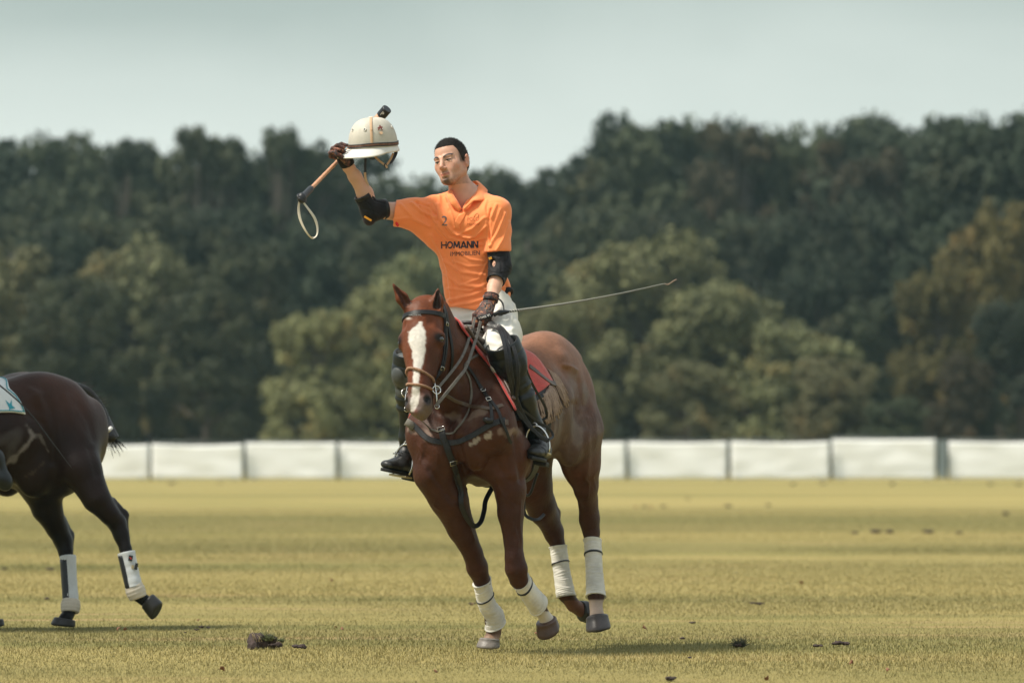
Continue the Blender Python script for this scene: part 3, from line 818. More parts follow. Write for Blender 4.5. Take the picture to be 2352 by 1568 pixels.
    # cut away the face, the ears and below the nape line
    def cutf(X, Y, Z):
        f_, u_ = hfn(X, Y, Z); return np.maximum(.006+.52*u_-f_, u_-(.073-.06*(f_-.04)))*.85
    Fh.apply(cutf, HC-.13, HC+.13, .004, 'sub', mg=0)
    for s in (-1, 1):
        Fh.ell(FQ(s*.090, .026, -.068), (.045, .030, .066), AX, .004, 'sub')
        Fh.ell(FQ(s*.094, -.020, -.040), (.040, .026, .050), AX, .004, 'sub')
    Fh.ell(FQ(0, -.02, -.13), (.12, .12, .078), AX, .006, 'sub')
    Ph, Qh = Fh.mesh(); Nh = normals(Ph, Qh); Ph = Ph+Nh*(.0007*noise_np(Ph, 260, 1.1))[:, None]
    qh = Ph-HC; uh = qh@up; nh = noise_np(Ph, 300, 3.3); top_ = sstep(.045, .085, uh)[:, None]
    Chh = (np.array([.030, .024, .021])*(1-top_)+np.array([.011, .009, .008])*top_)*(1+.5*nh)[:, None]
    # cropped strands standing off the scalp
    rs_ = np.random.RandomState(4); Nh = normals(Ph, Qh); outer = np.nonzero(((Ph-FQ(0, -.012, .03))*Nh).sum(1) > .04)[0]; pick = rs_.choice(outer, 9000)
    bp = Ph[pick]+rs_.randn(9000, 3)*.0012; dr = Nh[pick]+rs_.randn(9000, 3)*.45+fz*.25; dr /= np.linalg.norm(dr, axis=1)[:, None]
    sdv_ = np.cross(dr, rs_.randn(9000, 3)); sdv_ /= np.linalg.norm(sdv_, axis=1)[:, None]; ln = rs_.uniform(.003, .0075, 9000)[:, None]*(.55+.45*sstep(.02, .08, (bp-HC)@up))[:, None]
    Vt = np.stack([bp-sdv_*.00045, bp+sdv_*.00045, bp+dr*ln], 1).reshape(-1, 3); n0 = len(Ph)
    Pa = np.concatenate([Ph, Vt]); Fa = [tuple(q_) for q_ in Qh.tolist()]+[(n0+3*i, n0+3*i+1, n0+3*i+2) for i in range(9000)]
    Ca = np.concatenate([Chh, np.repeat(Chh[pick], 3, 0)])
    mesh_obj('hair', Pa, Fa, M_HAIR, root, colors=np.clip(Ca, .003, 1))

    # ---------------- shirt
    F = Field((-.64, D0-.25, 1.58), (.12, D0+.36, 2.36), .0050, margin=.08)
    side = nrm(V3(.94, -.30, 0))
    # raised right sleeve with slack cloth below, hanging left sleeve
    F.chain([(SR+V3(.02, 0, -.01), (.066, .066)), (at(950, 487, .01), (.062, .064)), (at(895, 490, -.02), (.066, .066))], .04, V3(0, 0, 1))
    F.cone(at(1000, 535, .05), at(930, 498, .01), (.060, .055), (.035, .05), .05, V3(0, 0, 1)); F.cone(at(1030, 580, .05), at(985, 520, .04), (.05, .06), (.05, .06), .06)
    F.chain([(SL+V3(.0, 0, -.005), (.056, .064)), (at(1144, 530, -.04), (.060, .066)), (at(1143, 572, -.06), (.060, .068)), (at(1143, 590, -.065), (.060, .068))], .03, V3(1, 0, 0))
    # openings: trims the sleeve ends, the hem and the neck
    def plane(F, c, n, k=.004, R_=.3, lim=None):
        n = nrm(n); c = np.asarray(c)
        lo = c-R_ if lim is None else lim[0]; hi = c+R_ if lim is None else lim[1]
        F.apply(lambda X, Y, Z: -((X-c[0])*n[0]+(Y-c[1])*n[1]+(Z-c[2])*n[2]), lo, hi, k, 'sub', mg=0)
    plane(F, at(906, 490, -.015), V3(-1, 0, .12), lim=((-.66, D0-.26, 1.9), (-.40, D0+.37, 2.3)))
    plane(F, at(1143, 579, -.06), V3(.06, 0, -1), lim=((-.135, D0-.26, 1.86), (.13, D0+.37, 1.975)))
    # sleeve and neck hollows
    F.cone(at(922, 488, -.01), at(880, 487, -.03), .048, .053, .002, None, 'sub')
    F.cone(at(1144, 562, -.06), at(1143, 600, -.065), .050, .053, .002, None, 'sub')
    F.chain([(at(1073, 492, .05), (.148, .098)), (at(1072, 540, .045), (.150, .110)), (at(1078, 600, .05), (.142, .108)), (at(1084, 650, .05), (.138, .104)), (at(1092, 705, .05), (.150, .122))], .03, side)
    F.cone(NB+V3(.0, .01, -.01), SR+V3(0, 0, .004), (.05, .055), (.058, .06), .05, V3(0, 0, 1)); F.cone(NB+V3(.01, 0, -.01), SL+V3(0, 0, 0), (.045, .055), (.058, .06), .05, V3(0, 0, 1))
    F.ell(at(1040, 505, -.03), (.085, .06, .07), None, .06); F.ell(at(1110, 508, -.05), (.08, .06, .07), None, .06)
    F.ell(at(1150, 668, .06), (.050, .07, .085), None, .04)
    plane(F, at(1070, 706, .04), V3(-.13, .1, -1), lim=((-.5, D0-.26, 1.56), (.13, D0+.37, 1.72)))
    F.cone(at(1068, 466, .03), at(1067, 400, .03), (.064, .068), (.075, .08), .006, V3(1, 0, 0), 'sub')
    # placket opening: a V down from the throat
    F.cone(at(1056, 436, -.07), at(1060, 474, -.09), (.055, .07), (.007, .06), .004, V3(1, 0, 0), 'sub')
    P, Q = F.mesh(); P = relax(P, Q, 2, .5)
    x, y = proj(P); Nn = normals(P, Q); fr = Nn[:, 1] < .35
    def fold(pts, amp, w0):
        nonlocal P
        d = seg_dist(x, y, pts); s = np.where(fr, 1, .0)
        P += Nn*(s*amp*(np.exp(-(d/w0)**2)-.35*np.exp(-(d/(2.2*w0))**2)))[:, None]
    folds = [([(1004, 470), (1012, 500), (1040, 535), (1080, 548)], .007, 5), ([(985, 470), (995, 505), (1030, 545), (1085, 560), (1105, 562)], .006, 4.5),
             ([(1000, 520), (1030, 560), (1060, 580)], .005, 5), ([(990, 540), (1015, 580), (1035, 640), (1040, 690)], .006, 5),
             ([(1112, 500), (1085, 525), (1050, 540)], .005, 4), ([(1116, 520), (1090, 545), (1065, 545)], .006, 4), ([(1117, 545), (1085, 555), (1070, 552)], .004, 3.5),
             ([(1022, 600), (1060, 625), (1115, 632)], .005, 5), ([(1020, 625), (1055, 655), (1110, 660)], .006, 5), ([(1116, 665), (1085, 678), (1030, 690)], .006, 5), ([(1120, 650), (1080, 668), (1028, 662)], .004, 4),
             ([(1118, 685), (1080, 696), (1025, 704)], .005, 4), ([(1030, 640), (1036, 680), (1030, 704)], .005, 4),
             ([(945, 466), (970, 487), (1000, 500)], .007, 4.5), ([(920, 470), (950, 500), (985, 520)], .006, 5), ([(955, 463), (985, 475), (1000, 492)], -.006, 3), ([(900, 505), (940, 500), (975, 515)], .004, 4),
             ([(1010, 450), (1010, 480), (1022, 500)], .005, 4), ([(1128, 480), (1122, 510), (1126, 560)], -.006, 3), ([(1140, 470), (1128, 500)], .005, 4),
             ([(1160, 490), (1145, 530), (1125, 565)], .006, 4.5), ([(1168, 510), (1155, 550), (1140, 575)], .005, 4), ([(1150, 480), (1138, 510), (1128, 545)], .004, 3),
             ([(1030, 470), (1040, 500), (1046, 520)], .005, 3.5), ([(1022, 455), (1030, 480)], .005, 3), ([(1158, 640), (1166, 665), (1160, 690)], -.006, 4), ([(1118, 460), (1112, 480), (1118, 500)], .004, 3.5)]
    folds += [([(1118, 470), (1119, 500), (1118, 540), (1120, 574)], -.004, 1.5), ([(1117, 468), (1135, 462), (1150, 466)], -.002, 1.3), ([(990, 452), (1001, 480), (1004, 520)], -.004, 1.6),
              ([(1040, 600), (1075, 612), (1112, 610)], .004, 3), ([(1045, 575), (1080, 596), (1113, 600)], .004, 3), ([(1030, 560), (1042, 600), (1062, 640)], .004, 3), ([(958, 462), (966, 480), (985, 505)], -.005, 2), ([(1120, 600), (1100, 640), (1060, 655)], .004, 3)]
    for p_, a_, w_ in folds: fold(p_, a_*2.0, w_*.78)
    P += Nn*(.0022*noise_np(P, 22, 9.1))[:, None]; P = relax(P, Q, 1, .5)
    shirt = mesh_obj('shirt', P, Q, M_SHIRT, root)
    SS = Surf(P, Q)
    # collar leaves, laid round the neck
    def leaf(pts3, name='collar'):
        V = []; Fc = []; m = len(pts3[0])
        for row in pts3: V += row
        n = len(pts3)
        for i in range(n-1):
            for j in range(m-1): Fc.append((i*m+j, i*m+j+1, (i+1)*m+j+1, (i+1)*m+j))
        o = mesh_obj(name, V, Fc, M_SHIRT, shirt); s_ = o.modifiers.new('thick', 'SOLIDIFY'); s_.thickness = .0035; s_.offset = 1
        return o
    # (top edge point, fold-down outer edge point) going round from the placket over the back of the neck to the other side
    topR = [at(1060, 482, -.075), at(1050, 462, -.075), at(1042, 449, -.055), at(1038, 438, -.01), at(1045, 428, .055)]
    outR = [at(1055, 486, -.082), at(1036, 470, -.082), at(1027, 456, -.060), at(1024, 446, -.01), at(1034, 440, .07)]
    top2 = [at(1045, 428, .055), at(1068, 419, .115), at(1092, 417, .10), at(1100, 424, .035), at(1091, 446, -.03), at(1078, 466, -.068), at(1062, 483, -.082)]
    out2 = [at(1034, 440, .07), at(1068, 430, .14), at(1104, 424, .125), at(1119, 438, .045), at(1115, 461, -.055), at(1088, 462, -.092), at(1066, 484, -.092)]
    def dens(a):
        o_ = []
        for p, q in zip(a, a[1:]): o_ += [p+(q-p)*t for t in (0, .25, .5, .75)]
        return o_+[a[-1]]
    def rows(a, b, n=7):
        a, b = dens(a), dens(b)
        return [[p*(1-t)+q*t+V3(0, -.010, .006)*math.sin(math.pi*t) for p, q in zip(a, b)] for t in [i/(n-1) for i in range(n)]]
    leaf(rows(topR, outR)); leaf(rows(top2, out2))
    # placket flap and buttons
    pts = [SS.hit(px, py, .003) for px, py in ((1067, 486), (1058, 500), (1051, 512), (1049, 524))]
    V, Fc = ribbon([p for p, n in pts], [n for p, n in pts], .030, .005); mesh_obj('placket', V, Fc, M_SHIRT, shirt, smooth=False)
    for bx, by in ((1058.5, 482.5), (1047, 470)):
        p, n = SS.hit(bx, by, .003); V, Fc = ball(p, (.0055, .0055, .002), (np.cross(n, V3(0, 0, 1)), np.cross(n, nrm(np.cross(n, V3(0, 0, 1)))), n), 12, 6)
        mesh_obj('button', V, Fc, M_EMB, shirt)
    # print on the chest
    def lay(name, txt, px, py, wpx, hpx, m, tilt=0, surf=SS, par=shirt, bold=0.0, off=.0015, shear=0, flip=False, dy=0):
        V, Fc = text_mesh(txt, 1.0, bold=bold, shear=shear)
        c0 = (V.max(0)+V.min(0))/2; ext = V.max(0)-V.min(0)
        out = []; ca, sa = math.cos(R(tilt)), math.sin(R(tilt))
        # subdivide long faces is not needed: each vertex is dropped on the cloth
        for v in V:
            a = (v[0]-c0[0])/ext[0]*wpx; b = (v[1]-c0[1])/ext[1]*hpx
            if flip: a, b = -a, -b
            X = px+a*ca-b*sa*-1*-1; Y = py-(a*sa+b*ca)
            p, n = surf.hit(X, Y, off+.0005); out.append(p)
        return mesh_obj(name, out, Fc, m, par, smooth=False)
    gl_ = {'H': [[(0, 0), (0, 1)], [(.0, .5), (.8, .5)], [(.8, 0), (.8, 1)]], 'O': [[(.45+.42*math.cos(t), .5+.42*math.sin(t)) for t in np.linspace(0, 6.2832, 15)]],
           'M': [[(0, 0), (.12, 1)], [(.12, 1), (.5, .15)], [(.5, .15), (.88, 1)], [(.88, 1), (1, 0)]], 'A': [[(0, 0), (.45, 1)], [(.45, 1), (.9, 0)], [(.2, .25), (.75, .25)]],
           'N': [[(0, 0), (0, 1)], [(0, 1), (.75, 0)], [(.75, 0), (.75, 1)]]}
    wd_ = {'H': 1.02, 'O': 1.12, 'M': 1.25, 'A': 1.12, 'N': 1.02}; tot = sum(wd_[c] for c in 'HOMANN'); cx = 0; prt = []; lay_i = 0
    for ch in 'HOMANN':
        for st in gl_[ch]:
            pp = []
            for (ax_, ay_), (bx_, by_) in zip(st, st[1:]):
                for t in (0, .17, .33, .5, .67, .83): pp.append((ax_+(bx_-ax_)*t, ay_+(by_-ay_)*t))
            pp.append(st[-1]); lay_i += 1
            q3 = [SS.hit(1014.5+86*(cx+a_)/tot, 571-16*b_-.02*86*(cx+a_)/tot, .0008+.00012*(lay_i % 5)) for a_, b_ in pp]
            heavy = .0074 if ch in 'MANO' else .0068
            prt.append(ribbon([p for p, n in q3], [n for p, n in q3], heavy, .0006))
        cx += wd_[ch]
    V, Fc = join(prt); mesh_obj('sponsor_lettering', V, Fc, M_PRINT, shirt, smooth=False)
    lay('sponsor_lettering', 'IMMOBILIEN', 1068.5, 582, 67, 10, M_PRINT, 2.5, bold=.0, off=.0007)
    lay('shirt_number', '2', 1021, 507, 13, 22, M_PRINTG, -2, bold=.0, off=.0007)
    lay('chest_emblem', 'POLO', 1087, 503, 27, 9, M_EMB, 2, off=.0006)
    lay('chest_emblem', 'Maifeld', 1087, 514.5, 30, 6, M_EMB, 2, shear=.3, off=.0006)
    hp = [SS.hit(x_, y_, .0008) for x_, y_ in ((1089, 499), (1092, 493), (1096, 490), (1100, 493), (1098, 499))]
    V, Fc = ribbon([p for p, n in hp], [n for p, n in hp], .0035, .001); mesh_obj('chest_emblem', V, Fc, M_EMB, shirt)
    # red lining patch inside the raised sleeve, black waistband loop at the back
    V, Fc = ball(at(912, 515, -.060), (.007, .003, .013), (V3(1, 0, .5), V3(0, 1, 0), V3(-.5, 0, 1))); mesh_obj('sleeve_lining', V, Fc, mat('red_lining', (.65, .02, .02), rough=.8), shirt)
    V, Fc = tube(spline([at(1140, 690, .02), at(1155, 678, .0), at(1166, 665, .01), at(1174, 668, .05), at(1166, 680, .06)], 5), .013, 10); 
    mesh_obj('belt', V, Fc, M_PAD, root)

    # ---------------- breeches
    F = Field((-.62, D0-.55, 1.12), (.14, D0+.42, 1.76), .007, margin=.08)
    F.chain([(at(1100, 700, .05), (.146, .106)), (at(1108, 730, .06), (.165, .130))], .05, side)
    F.chain([(at(1132, 725, .03), (.112, .12)), (at(1151, 770, -.14), (.092, .10)), (at(1147, 800, -.26), (.080, .086)), (KL, (.060, .062)), (at(1168, 868, -.30), .045)], .05, V3(1, 0, 0))
    F.chain([(HRp, .11), (at(1010, 780, .0), .088), (KR, .056), (at(942, 895, -.10), .045)], .05)
    P, Q = F.mesh(); P = relax(P, Q, 2, .5); x, y = proj(P); Nn = normals(P, Q); fr = Nn[:, 1] < .4
    for p_, a_, w_ in [([(1180, 700), (1172, 740), (1178, 780)], .005, 4), ([(1160, 700), (1163, 735), (1158, 770)], -.004, 4), ([(1030, 720), (1060, 726), (1095, 718)], .005, 4), ([(1035, 738), (1065, 742), (1090, 735)], .005, 4),
                       ([(1112, 745), (1125, 765), (1150, 772)], .006, 5), ([(1120, 785), (1145, 792), (1170, 780)], .004, 4), ([(1176, 690), (1182, 730)], -.004, 3), ([(1150, 745), (1168, 760), (1180, 755)], .004, 4)]:
        d = seg_dist(x, y, p_); P += Nn*(fr*a_*np.exp(-(d/w_)**2))[:, None]
    P += Nn*(.002*noise_np(P, 25, 3.1))[:, None]
    mesh_obj('breeches', P, Q, M_BREECH, root)

    # ---------------- boots, knee guards
    def leg(KN, SH, AN, gm, kneefwd, foot):
        kn = at(*KN); sh = at(*SH); an = at(*AN); ax = nrm(an-kn)
        F = Field(tuple(np.minimum(kn, an)-.17), tuple(np.maximum(kn, an)+.17), .0055, margin=.05)
        sdv = nrm(np.cross(ax, kneefwd))
        F.chain([(kn-ax*.075, (.088, .088)), (kn, (.084, .086)), (kn+ax*.10, (.064, .068))], .03, sdv)
        F.chain([(kn+ax*.08, (.058, .062)), (sh, (.059, .064)), (an, (.042, .046)), (an+ax*.05, (.042, .05))], .03, sdv)
        top = kn-ax*.100
        F.apply(lambda X, Y, Z: ((X-top[0])*ax[0]+(Y-top[1])*ax[1]+(Z-top[2])*ax[2]), top-.16, top+.16, .004, 'sub', mg=0)
        F.cone(top-ax*.03, kn-ax*.02, (.074, .077), (.062, .064), .003, sdv, 'sub')
        P, Q = F.mesh(); P = relax(P, Q, 1); Nn = normals(P, Q); t = (P-kn)@ax
        for tc, am, ww in ((.135, .006, .012), (.165, -.004, .008), (.19, .004, .012), (.34, .003, .02), (.40, .004, .014), (-.045, -.004, .004)):
            P += Nn*(am*np.exp(-((t-tc)/ww)**2))[:, None]
        P += Nn*(.0009*noise_np(P, 18, 2.7))[:, None]
        b = mesh_obj('boot', P, Q, M_BOOT, root)
        # guard: oval shell over the knee with a raised rim and two straps
        kf = nrm(kneefwd-ax*np.dot(kneefwd, ax)); c = kn+kf*.050+ax*.010
        F = Field(tuple(c-.16), tuple(c+.16), .0050, margin=.03)
        F.ell(c-kf*.006, (.078, .044, .090), (sdv, kf, ax), .01)
        F.ell(c+kf*.020-ax*.004, (.046, .034, .054), (sdv, kf, ax), .004)
        F.ell(c-kf*.01+ax*.085, (.052, .036, .050), (sdv, kf, ax), .008)
        F.ell(c-kf*.005-ax*.075, (.056, .036, .034), (sdv, kf, ax), .006)
        for s in (-1, 1): F.ell(c+sdv*s*.052-kf*.022+ax*.010, (.018, .030, .062), (sdv, kf, ax), .006)
        P, Q = F.mesh(); mesh_obj('knee_guard', P, Q, gm, root)
        for off in (-.062, .085):
            cc = kn+ax*off; ring = [cc+sdv*math.cos(a)*.078+kf*math.sin(a)*.085 for a in np.linspace(0, 2*math.pi, 37)[:-1]]
            ring = [cc+(p-cc)*(1 if off < 0 else .82) for p in ring]
            V, Fc = ribbon(ring+[ring[0]], [nrm(p-cc) for p in ring]+[nrm(ring[0]-cc)], .022, .004); mesh_obj('guard_strap', V, Fc, M_LEATH, root)
        # shoe: toe, instep, heel, sole
        hl, toe, ank, upv = [np.asarray(z, float) for z in foot]
        fx = nrm(toe-hl); upv = nrm(upv-fx*np.dot(upv, fx)); sx = np.cross(fx, upv); Lf = np.linalg.norm(toe-hl)
        F = Field(tuple(np.minimum(np.minimum(hl, toe), ank)-.11), tuple(np.maximum(np.maximum(hl, toe), ank)+.11), .0050, margin=.04)
        F.cone(hl+fx*.035+upv*.030, toe-fx*.10+upv*.030, (.034, .030), (.046, .028), .02, sx)
        F.cone(toe-fx*.10+upv*.030, toe-fx*.042+upv*.024, (.047, .030), (.040, .023), .02, sx)
        F.cone(hl+fx*.040+upv*.05, ank, (.034, .038), (.044, .048), .03, sx)
        F.cone(hl+fx*.13+upv*.052, ank+fx*.01, (.032, .026), (.038, .040), .03, sx)
        F.apply(lambda X, Y, Z: ((X-hl[0])*upv[0]+(Y-hl[1])*upv[1]+(Z-hl[2])*upv[2])*1.0, hl-.3, hl+.3, .003, 'sub', mg=0)
        P, Q = F.mesh(); P = relax(P, Q, 1); Nn = normals(P, Q); t = (P-hl)@fx; h_ = (P-hl)@upv
        P += Nn*(-.003*np.exp(-((t-Lf+.075-.0*h_)/.004)**2)*(h_ > .02))[:, None]; P += Nn*(.0015*noise_np(P, 45, 6.1))[:, None]
        sb = mesh_obj('shoe', P, Q, M_SHOE, root)
        rings = []
        for k_, dz, sc in ((0, .004, 1.0), (1, .004, 1.03), (2, -.010, 1.03), (3, -.012, 1.0)):
            ring = []
            for a in np.linspace(0, 2*math.pi, 41)[:-1]:
                c_, s_ = math.cos(a), math.sin(a); tt = (c_+1)/2
                wd = .032+.016*sstep(.25, .75, tt)-.006*sstep(.1, .0, tt); wd = float(wd)
                ring.append(hl+fx*(Lf/2+c_*Lf/2*(.99 if sc == 1 else 1.0))+sx*s_*wd*sc*min(1, 1.15*math.sqrt(max(0, 1-abs(c_)**5)))+upv*dz)
            rings.append(ring)
        V, Fc = loft(rings); mesh_obj('sole', V, Fc, M_SOLE, sb)
        V, Fc = box(hl+fx*.038-upv*.020, fx, sx, upv, .036, .032, .012); bevel(mesh_obj('heel', V, Fc, M_SOLE, sb, smooth=False), .006, 3)
        for k_ in range(4):
            cc = ank*(1-k_*.16)+(toe-fx*.08+upv*.045)*(k_*.16)+fx*.036+upv*.006
            V, Fc = tube([cc-sx*.026, cc+upv*.005, cc+sx*.026], .0028, 6); mesh_obj('lace', V, Fc, M_BLACK, sb)
        return
    leg((1168, 828, -.34), (1200, 915, -.27), (1228, 985, -.20), M_GUARD, V3(-.05, -1, .25),
        (at(1249, 1056, -.14), at(1222, 1048, -.41), at(1231, 1010, -.17), V3(.10, -.38, 1)))
    leg((943, 852, -.13), (943, 925, -.07), (940, 1000, -.02), mat('highlit_guard_rubber', (.055, .062, .062), rough=.5, var=.3, vscale=20, bump=130, bumpdist=.001), V3(-.65, -.75, .2),  # paler than the other guard: the highlight is put into the colour
        (at(957, 1092, .0), at(876, 1075, -.20), at(938, 1038, -.0), V3(-.05, -.30, 1)))

    # ---------------- elbow pads
    def elbow(a, e, b, hole=None):
        a, e, b = at(*a), at(*e), at(*b); out = nrm(e-(a+b)/2)
        F = Field(tuple(np.minimum(np.minimum(a, b), e)-.09), tuple(np.maximum(np.maximum(a, b), e)+.09), .0045, margin=.03)
        k_ = 1.0 if hole is None else 1.10
        F.cone(a, e, .047*k_, .050*k_, .012); F.cone(e, b, .050*k_, .045, .02)
        F.ell(e+out*.010, (.044, .044, .048), None, .012)
        for c, d in ((a, e), (b, e)):
            n = nrm(c-d); cc = c
            F.apply(lambda X, Y, Z, n=n, cc=cc: -((X-cc[0])*n[0]+(Y-cc[1])*n[1]+(Z-cc[2])*n[2]), cc-.055, cc+.055, .003, 'sub', mg=0)
            F.cone(c+n*.02, c-n*.02, .042 if c is a else .037, .040 if c is a else .036, .002, None, 'sub')
        if hole is not None: 
            hc = at(*hole); F.ell(hc, (.017, .034, .026), None, .003, 'sub')
        P, Q = F.mesh(); P = relax(P, Q, 1); Nn = normals(P, Q); x, y = proj(P)
        P += Nn*(.0045*noise_np(P, 24, 1.7)+.0012*noise_np(P, 70, 2.2))[:, None]
        for ln_ in ([(1119, 622), (1140, 628), (1172, 626)], [(1140, 585), (1152, 605), (1150, 640)], [(1165, 590), (1160, 610), (1174, 622)], [(1122, 585), (1145, 590), (1172, 586)],
                    [(828, 455), (850, 470), (862, 506)], [(845, 440), (862, 462), (890, 470)], [(830, 480), (848, 482), (868, 490)]):
            d_ = seg_dist(x, y, ln_); P += Nn*((Nn[:, 1] < .3)*(-.0042*np.exp(-(d_/1.6)**2)+.002*np.exp(-(d_/5)**2)))[:, None]
        o = mesh_obj('elbow_pad', P, Q, M_PAD, root)
        # stitched panel and cuff bands
        F = Field(tuple(e-.09), tuple(e+.09), .0045); F.ell(e+out*.030, (.036, .036, .045), None, .01); P, Q = F.mesh(); mesh_obj('pad_cup', P, Q, M_PADG, o)
        for c, d, r_ in ((a, e, .0480), (b, e, .0440)):
            n = nrm(c-d); u_ = nrm(np.cross(n, V3(.2, 1, .1))); v_ = np.cross(n, u_); cc = c-n*.010
            ring = [cc+u_*math.cos(t)*r_+v_*math.sin(t)*r_ for t in np.linspace(0, 2*math.pi, 33)]
            V, Fc = ribbon(ring, [nrm(p-cc) for p in ring], .020, .004); mesh_obj('cuff_band', V, Fc, M_LEATH, o)
        return o
    pr = elbow((888, 480, -.03), (853, 484, -.06), (832, 446, -.09))
    pl = elbow((1144, 574, -.065), (1149, 612, -.08), (1138, 646, -.145), (1131, 602, -.135))
    V, Fc = box(at(845, 502, -.10), nrm(V3(.85, 0, -.5)), nrm(V3(.5, 0, .85)), V3(0, 1, 0), .020, .005, .003); mesh_obj('yellow_label', V, Fc, M_YEL, pr, smooth=False)
    V, Fc = box(at(1126, 593, -.125), nrm(V3(1, 0, .35)), nrm(V3(-.35, 0, 1)), V3(0, 1, 0), .008, .006, .002); mesh_obj('yellow_label', V, Fc, M_YEL, pl, smooth=False)

    # ---------------- hands in gloves
    def glove(wrist, palm, width_dir, fingers, thumb, m, cuff=True, pr=(.044, .017)):
        """fingers: list of chains of points; palm from wrist to knuckles"""
        w_, p_ = np.asarray(wrist), np.asarray(palm)
        allp = [w_, p_]+[q for fch in fingers+[thumb] for q in fch]
        F = Field(tuple(np.min(allp, 0)-.06), tuple(np.max(allp, 0)+.06), .0036, margin=.025)
        F.cone(w_, p_, (.031, .022), pr, .012, width_dir)
        for fch in fingers:
            rs = [.0118, .0108, .0100, .0088]
            for i, (a, b) in enumerate(zip(fch, fch[1:])): F.cone(a, b, rs[min(i, 3)], rs[min(i+1, 3)], .005 if i else .010)
        rs = [.0155, .0130, .0112]
        for i, (a, b) in enumerate(zip(thumb, thumb[1:])): F.cone(a, b, rs[min(i, 2)], rs[min(i+1, 2)], .008)
        P, Q = F.mesh(); o = mesh_obj('glove', P, Q, m, root)
        return o, Surf(P, Q)
    # left fist, back of the hand to the viewer, reins and whip held
    ws = at(1127, 688, -.205); kn = at(1112, 722, -.255); wd = nrm(V3(.95, 0, .30)); dn = nrm(V3(-.25, .25, -1)); bk = V3(.05, 1, .0)
    fing = []
    for i in range(4):
        b0 = kn+wd*(.033-.021*i)+V3(0, -.006, -.006); l_ = [.95, 1, 1, .85][3-i] if i else .85
        fing.append([b0, b0+dn*.030*l_+V3(0, -.004, 0), b0+dn*.046*l_+bk*.022, b0+dn*.034*l_+bk*.042, b0+dn*.016*l_+bk*.044])
    th = [ws+wd*-.020+V3(-.010, -.012, -.020), kn+wd*-.046+V3(0, .004, .012), kn+wd*-.052+V3(0, .012, -.022), kn+wd*-.030+V3(.004, .016, -.042)]
    gl, GS = glove(ws, kn, wd, fing, th, M_CAMO)
    # dark knuckle bar with lettering, stitched crest, wrist strap
    a0, a1 = kn+wd*.044+V3(0, -.018, -.012), kn-wd*.042+V3(0, -.018, -.012)
    pts = [GS.near(a0*(1-t)+a1*t+V3(0, -.02, 0), .002) for t in np.linspace(0, 1, 8)]
    V, Fc = ribbon([p for p, n in pts], [n for p, n in pts], .024, .004); bar = mesh_obj('knuckle_bar', V, Fc, M_LEATH, gl)
    V, Fc = text_mesh('LA TARDE', 1.0, bold=.01); c0 = (V.max(0)+V.min(0))/2; ex = V.max(0)-V.min(0)
    V = [kn+V3(0, 0, -.012)-wd*(v[0]-c0[0])/ex[0]*.060-nrm(np.cross(V3(0, 1, 0), wd))*(-1)*(v[1]-c0[1])/ex[1]*.011 for v in V]
    V = [GS.near(v+V3(0, -.03, 0), .0065)[0] for v in V]; mesh_obj('glove_lettering', V, Fc, M_WHITE, bar, smooth=False)
    cc = at(1128, 684, -.203); n = nrm(at(1127, 688, -.205)-at(1131, 672, -.188)); u_ = nrm(wd-n*np.dot(wd, n)); v_ = np.cross(n, u_)
    for dz, mm, ww in ((0, M_CAMO, .026), (-.015, M_LEATH, .006), (.016, M_LEATH, .006)):
        ring = [cc+n*dz+u_*math.cos(t)*.035+v_*math.sin(t)*.029 for t in np.linspace(0, 2*math.pi, 33)]
        V, Fc = ribbon(ring, [nrm(p-cc-n*dz) for p in ring], ww, .005); mesh_obj('wrist_strap', V, Fc, mm, gl)
    cr = [GS.hit(1122+9*math.cos(t)*(1+.12*math.cos(6*t)), 706+10*math.sin(t)*(1+.12*math.cos(6*t)), .002) for t in np.linspace(0, 2*math.pi, 37)]
    V, Fc = ribbon([p for p, q_ in cr], [q_ for p, q_ in cr], .0035, .0015); mesh_obj('glove_crest', V, Fc, M_LEATHG, gl)
    cr = [GS.hit(x_, y_, .002) for x_, y_ in ((1121, 700), (1119, 706), (1124, 707), (1122, 713))]
    V, Fc = ribbon([p for p, q_ in cr], [q_ for p, q_ in cr], .004, .0015); mesh_obj('glove_crest', V, Fc, M_LEATHG, gl)
    # right hand closed round the mallet handle and the brim of the helmet
    ws = at(795, 376, -.15); kn = at(782, 350, -.19); wd = nrm(V3(.75, -.30, -.45)); 
    shaft = nrm(at(860, 275, .48)-at(719, 423, -.46)); 
    fing = [
        [at(779, 346, -.20), at(773, 336, -.20), at(784, 331, -.215), at(796, 334, -.22)],
        [at(775, 350, -.20), at(766, 341, -.205), at(775, 334, -.235), at(790, 339, -.24)],
        [at(772, 356, -.20), at(761, 350, -.21), at(764, 341, -.245), at(779, 344, -.26)],
        [at(771, 362, -.20), at(760, 359, -.22), at(759, 351, -.25), at(771, 349, -.27)]]
    th = [at(795, 372, -.19), at(789, 365, -.24), at(780, 358, -.26), at(773, 355, -.27)]
    g2, G2 = glove(ws, kn, wd, fing, th, M_CAMO, pr=(.040, .018))
    n = nrm(at(788, 362, -.17)-at(800, 384, -.14)); u_ = nrm(V3(1, 0, 0)-n*n[0]); v_ = np.cross(n, u_); cc = at(799, 379, -.14)
    rings = []
    for dz, rr in ((.0, .0325), (.004, .0365), (.02, .037), (.036, .0365), (.055, .036), (.072, .033), (.070, .028)):
        rings.append([cc+n*dz+u_*math.cos(t)*rr*1.02+v_*math.sin(t)*rr*.84 for t in np.linspace(0, 2*math.pi, 29)[:-1]])
    V, Fc = loft(rings, cap=False); mesh_obj('glove_cuff', V, Fc, M_PAD, g2)
    return root, SS
RIDER, SHIRT_S = build_rider()
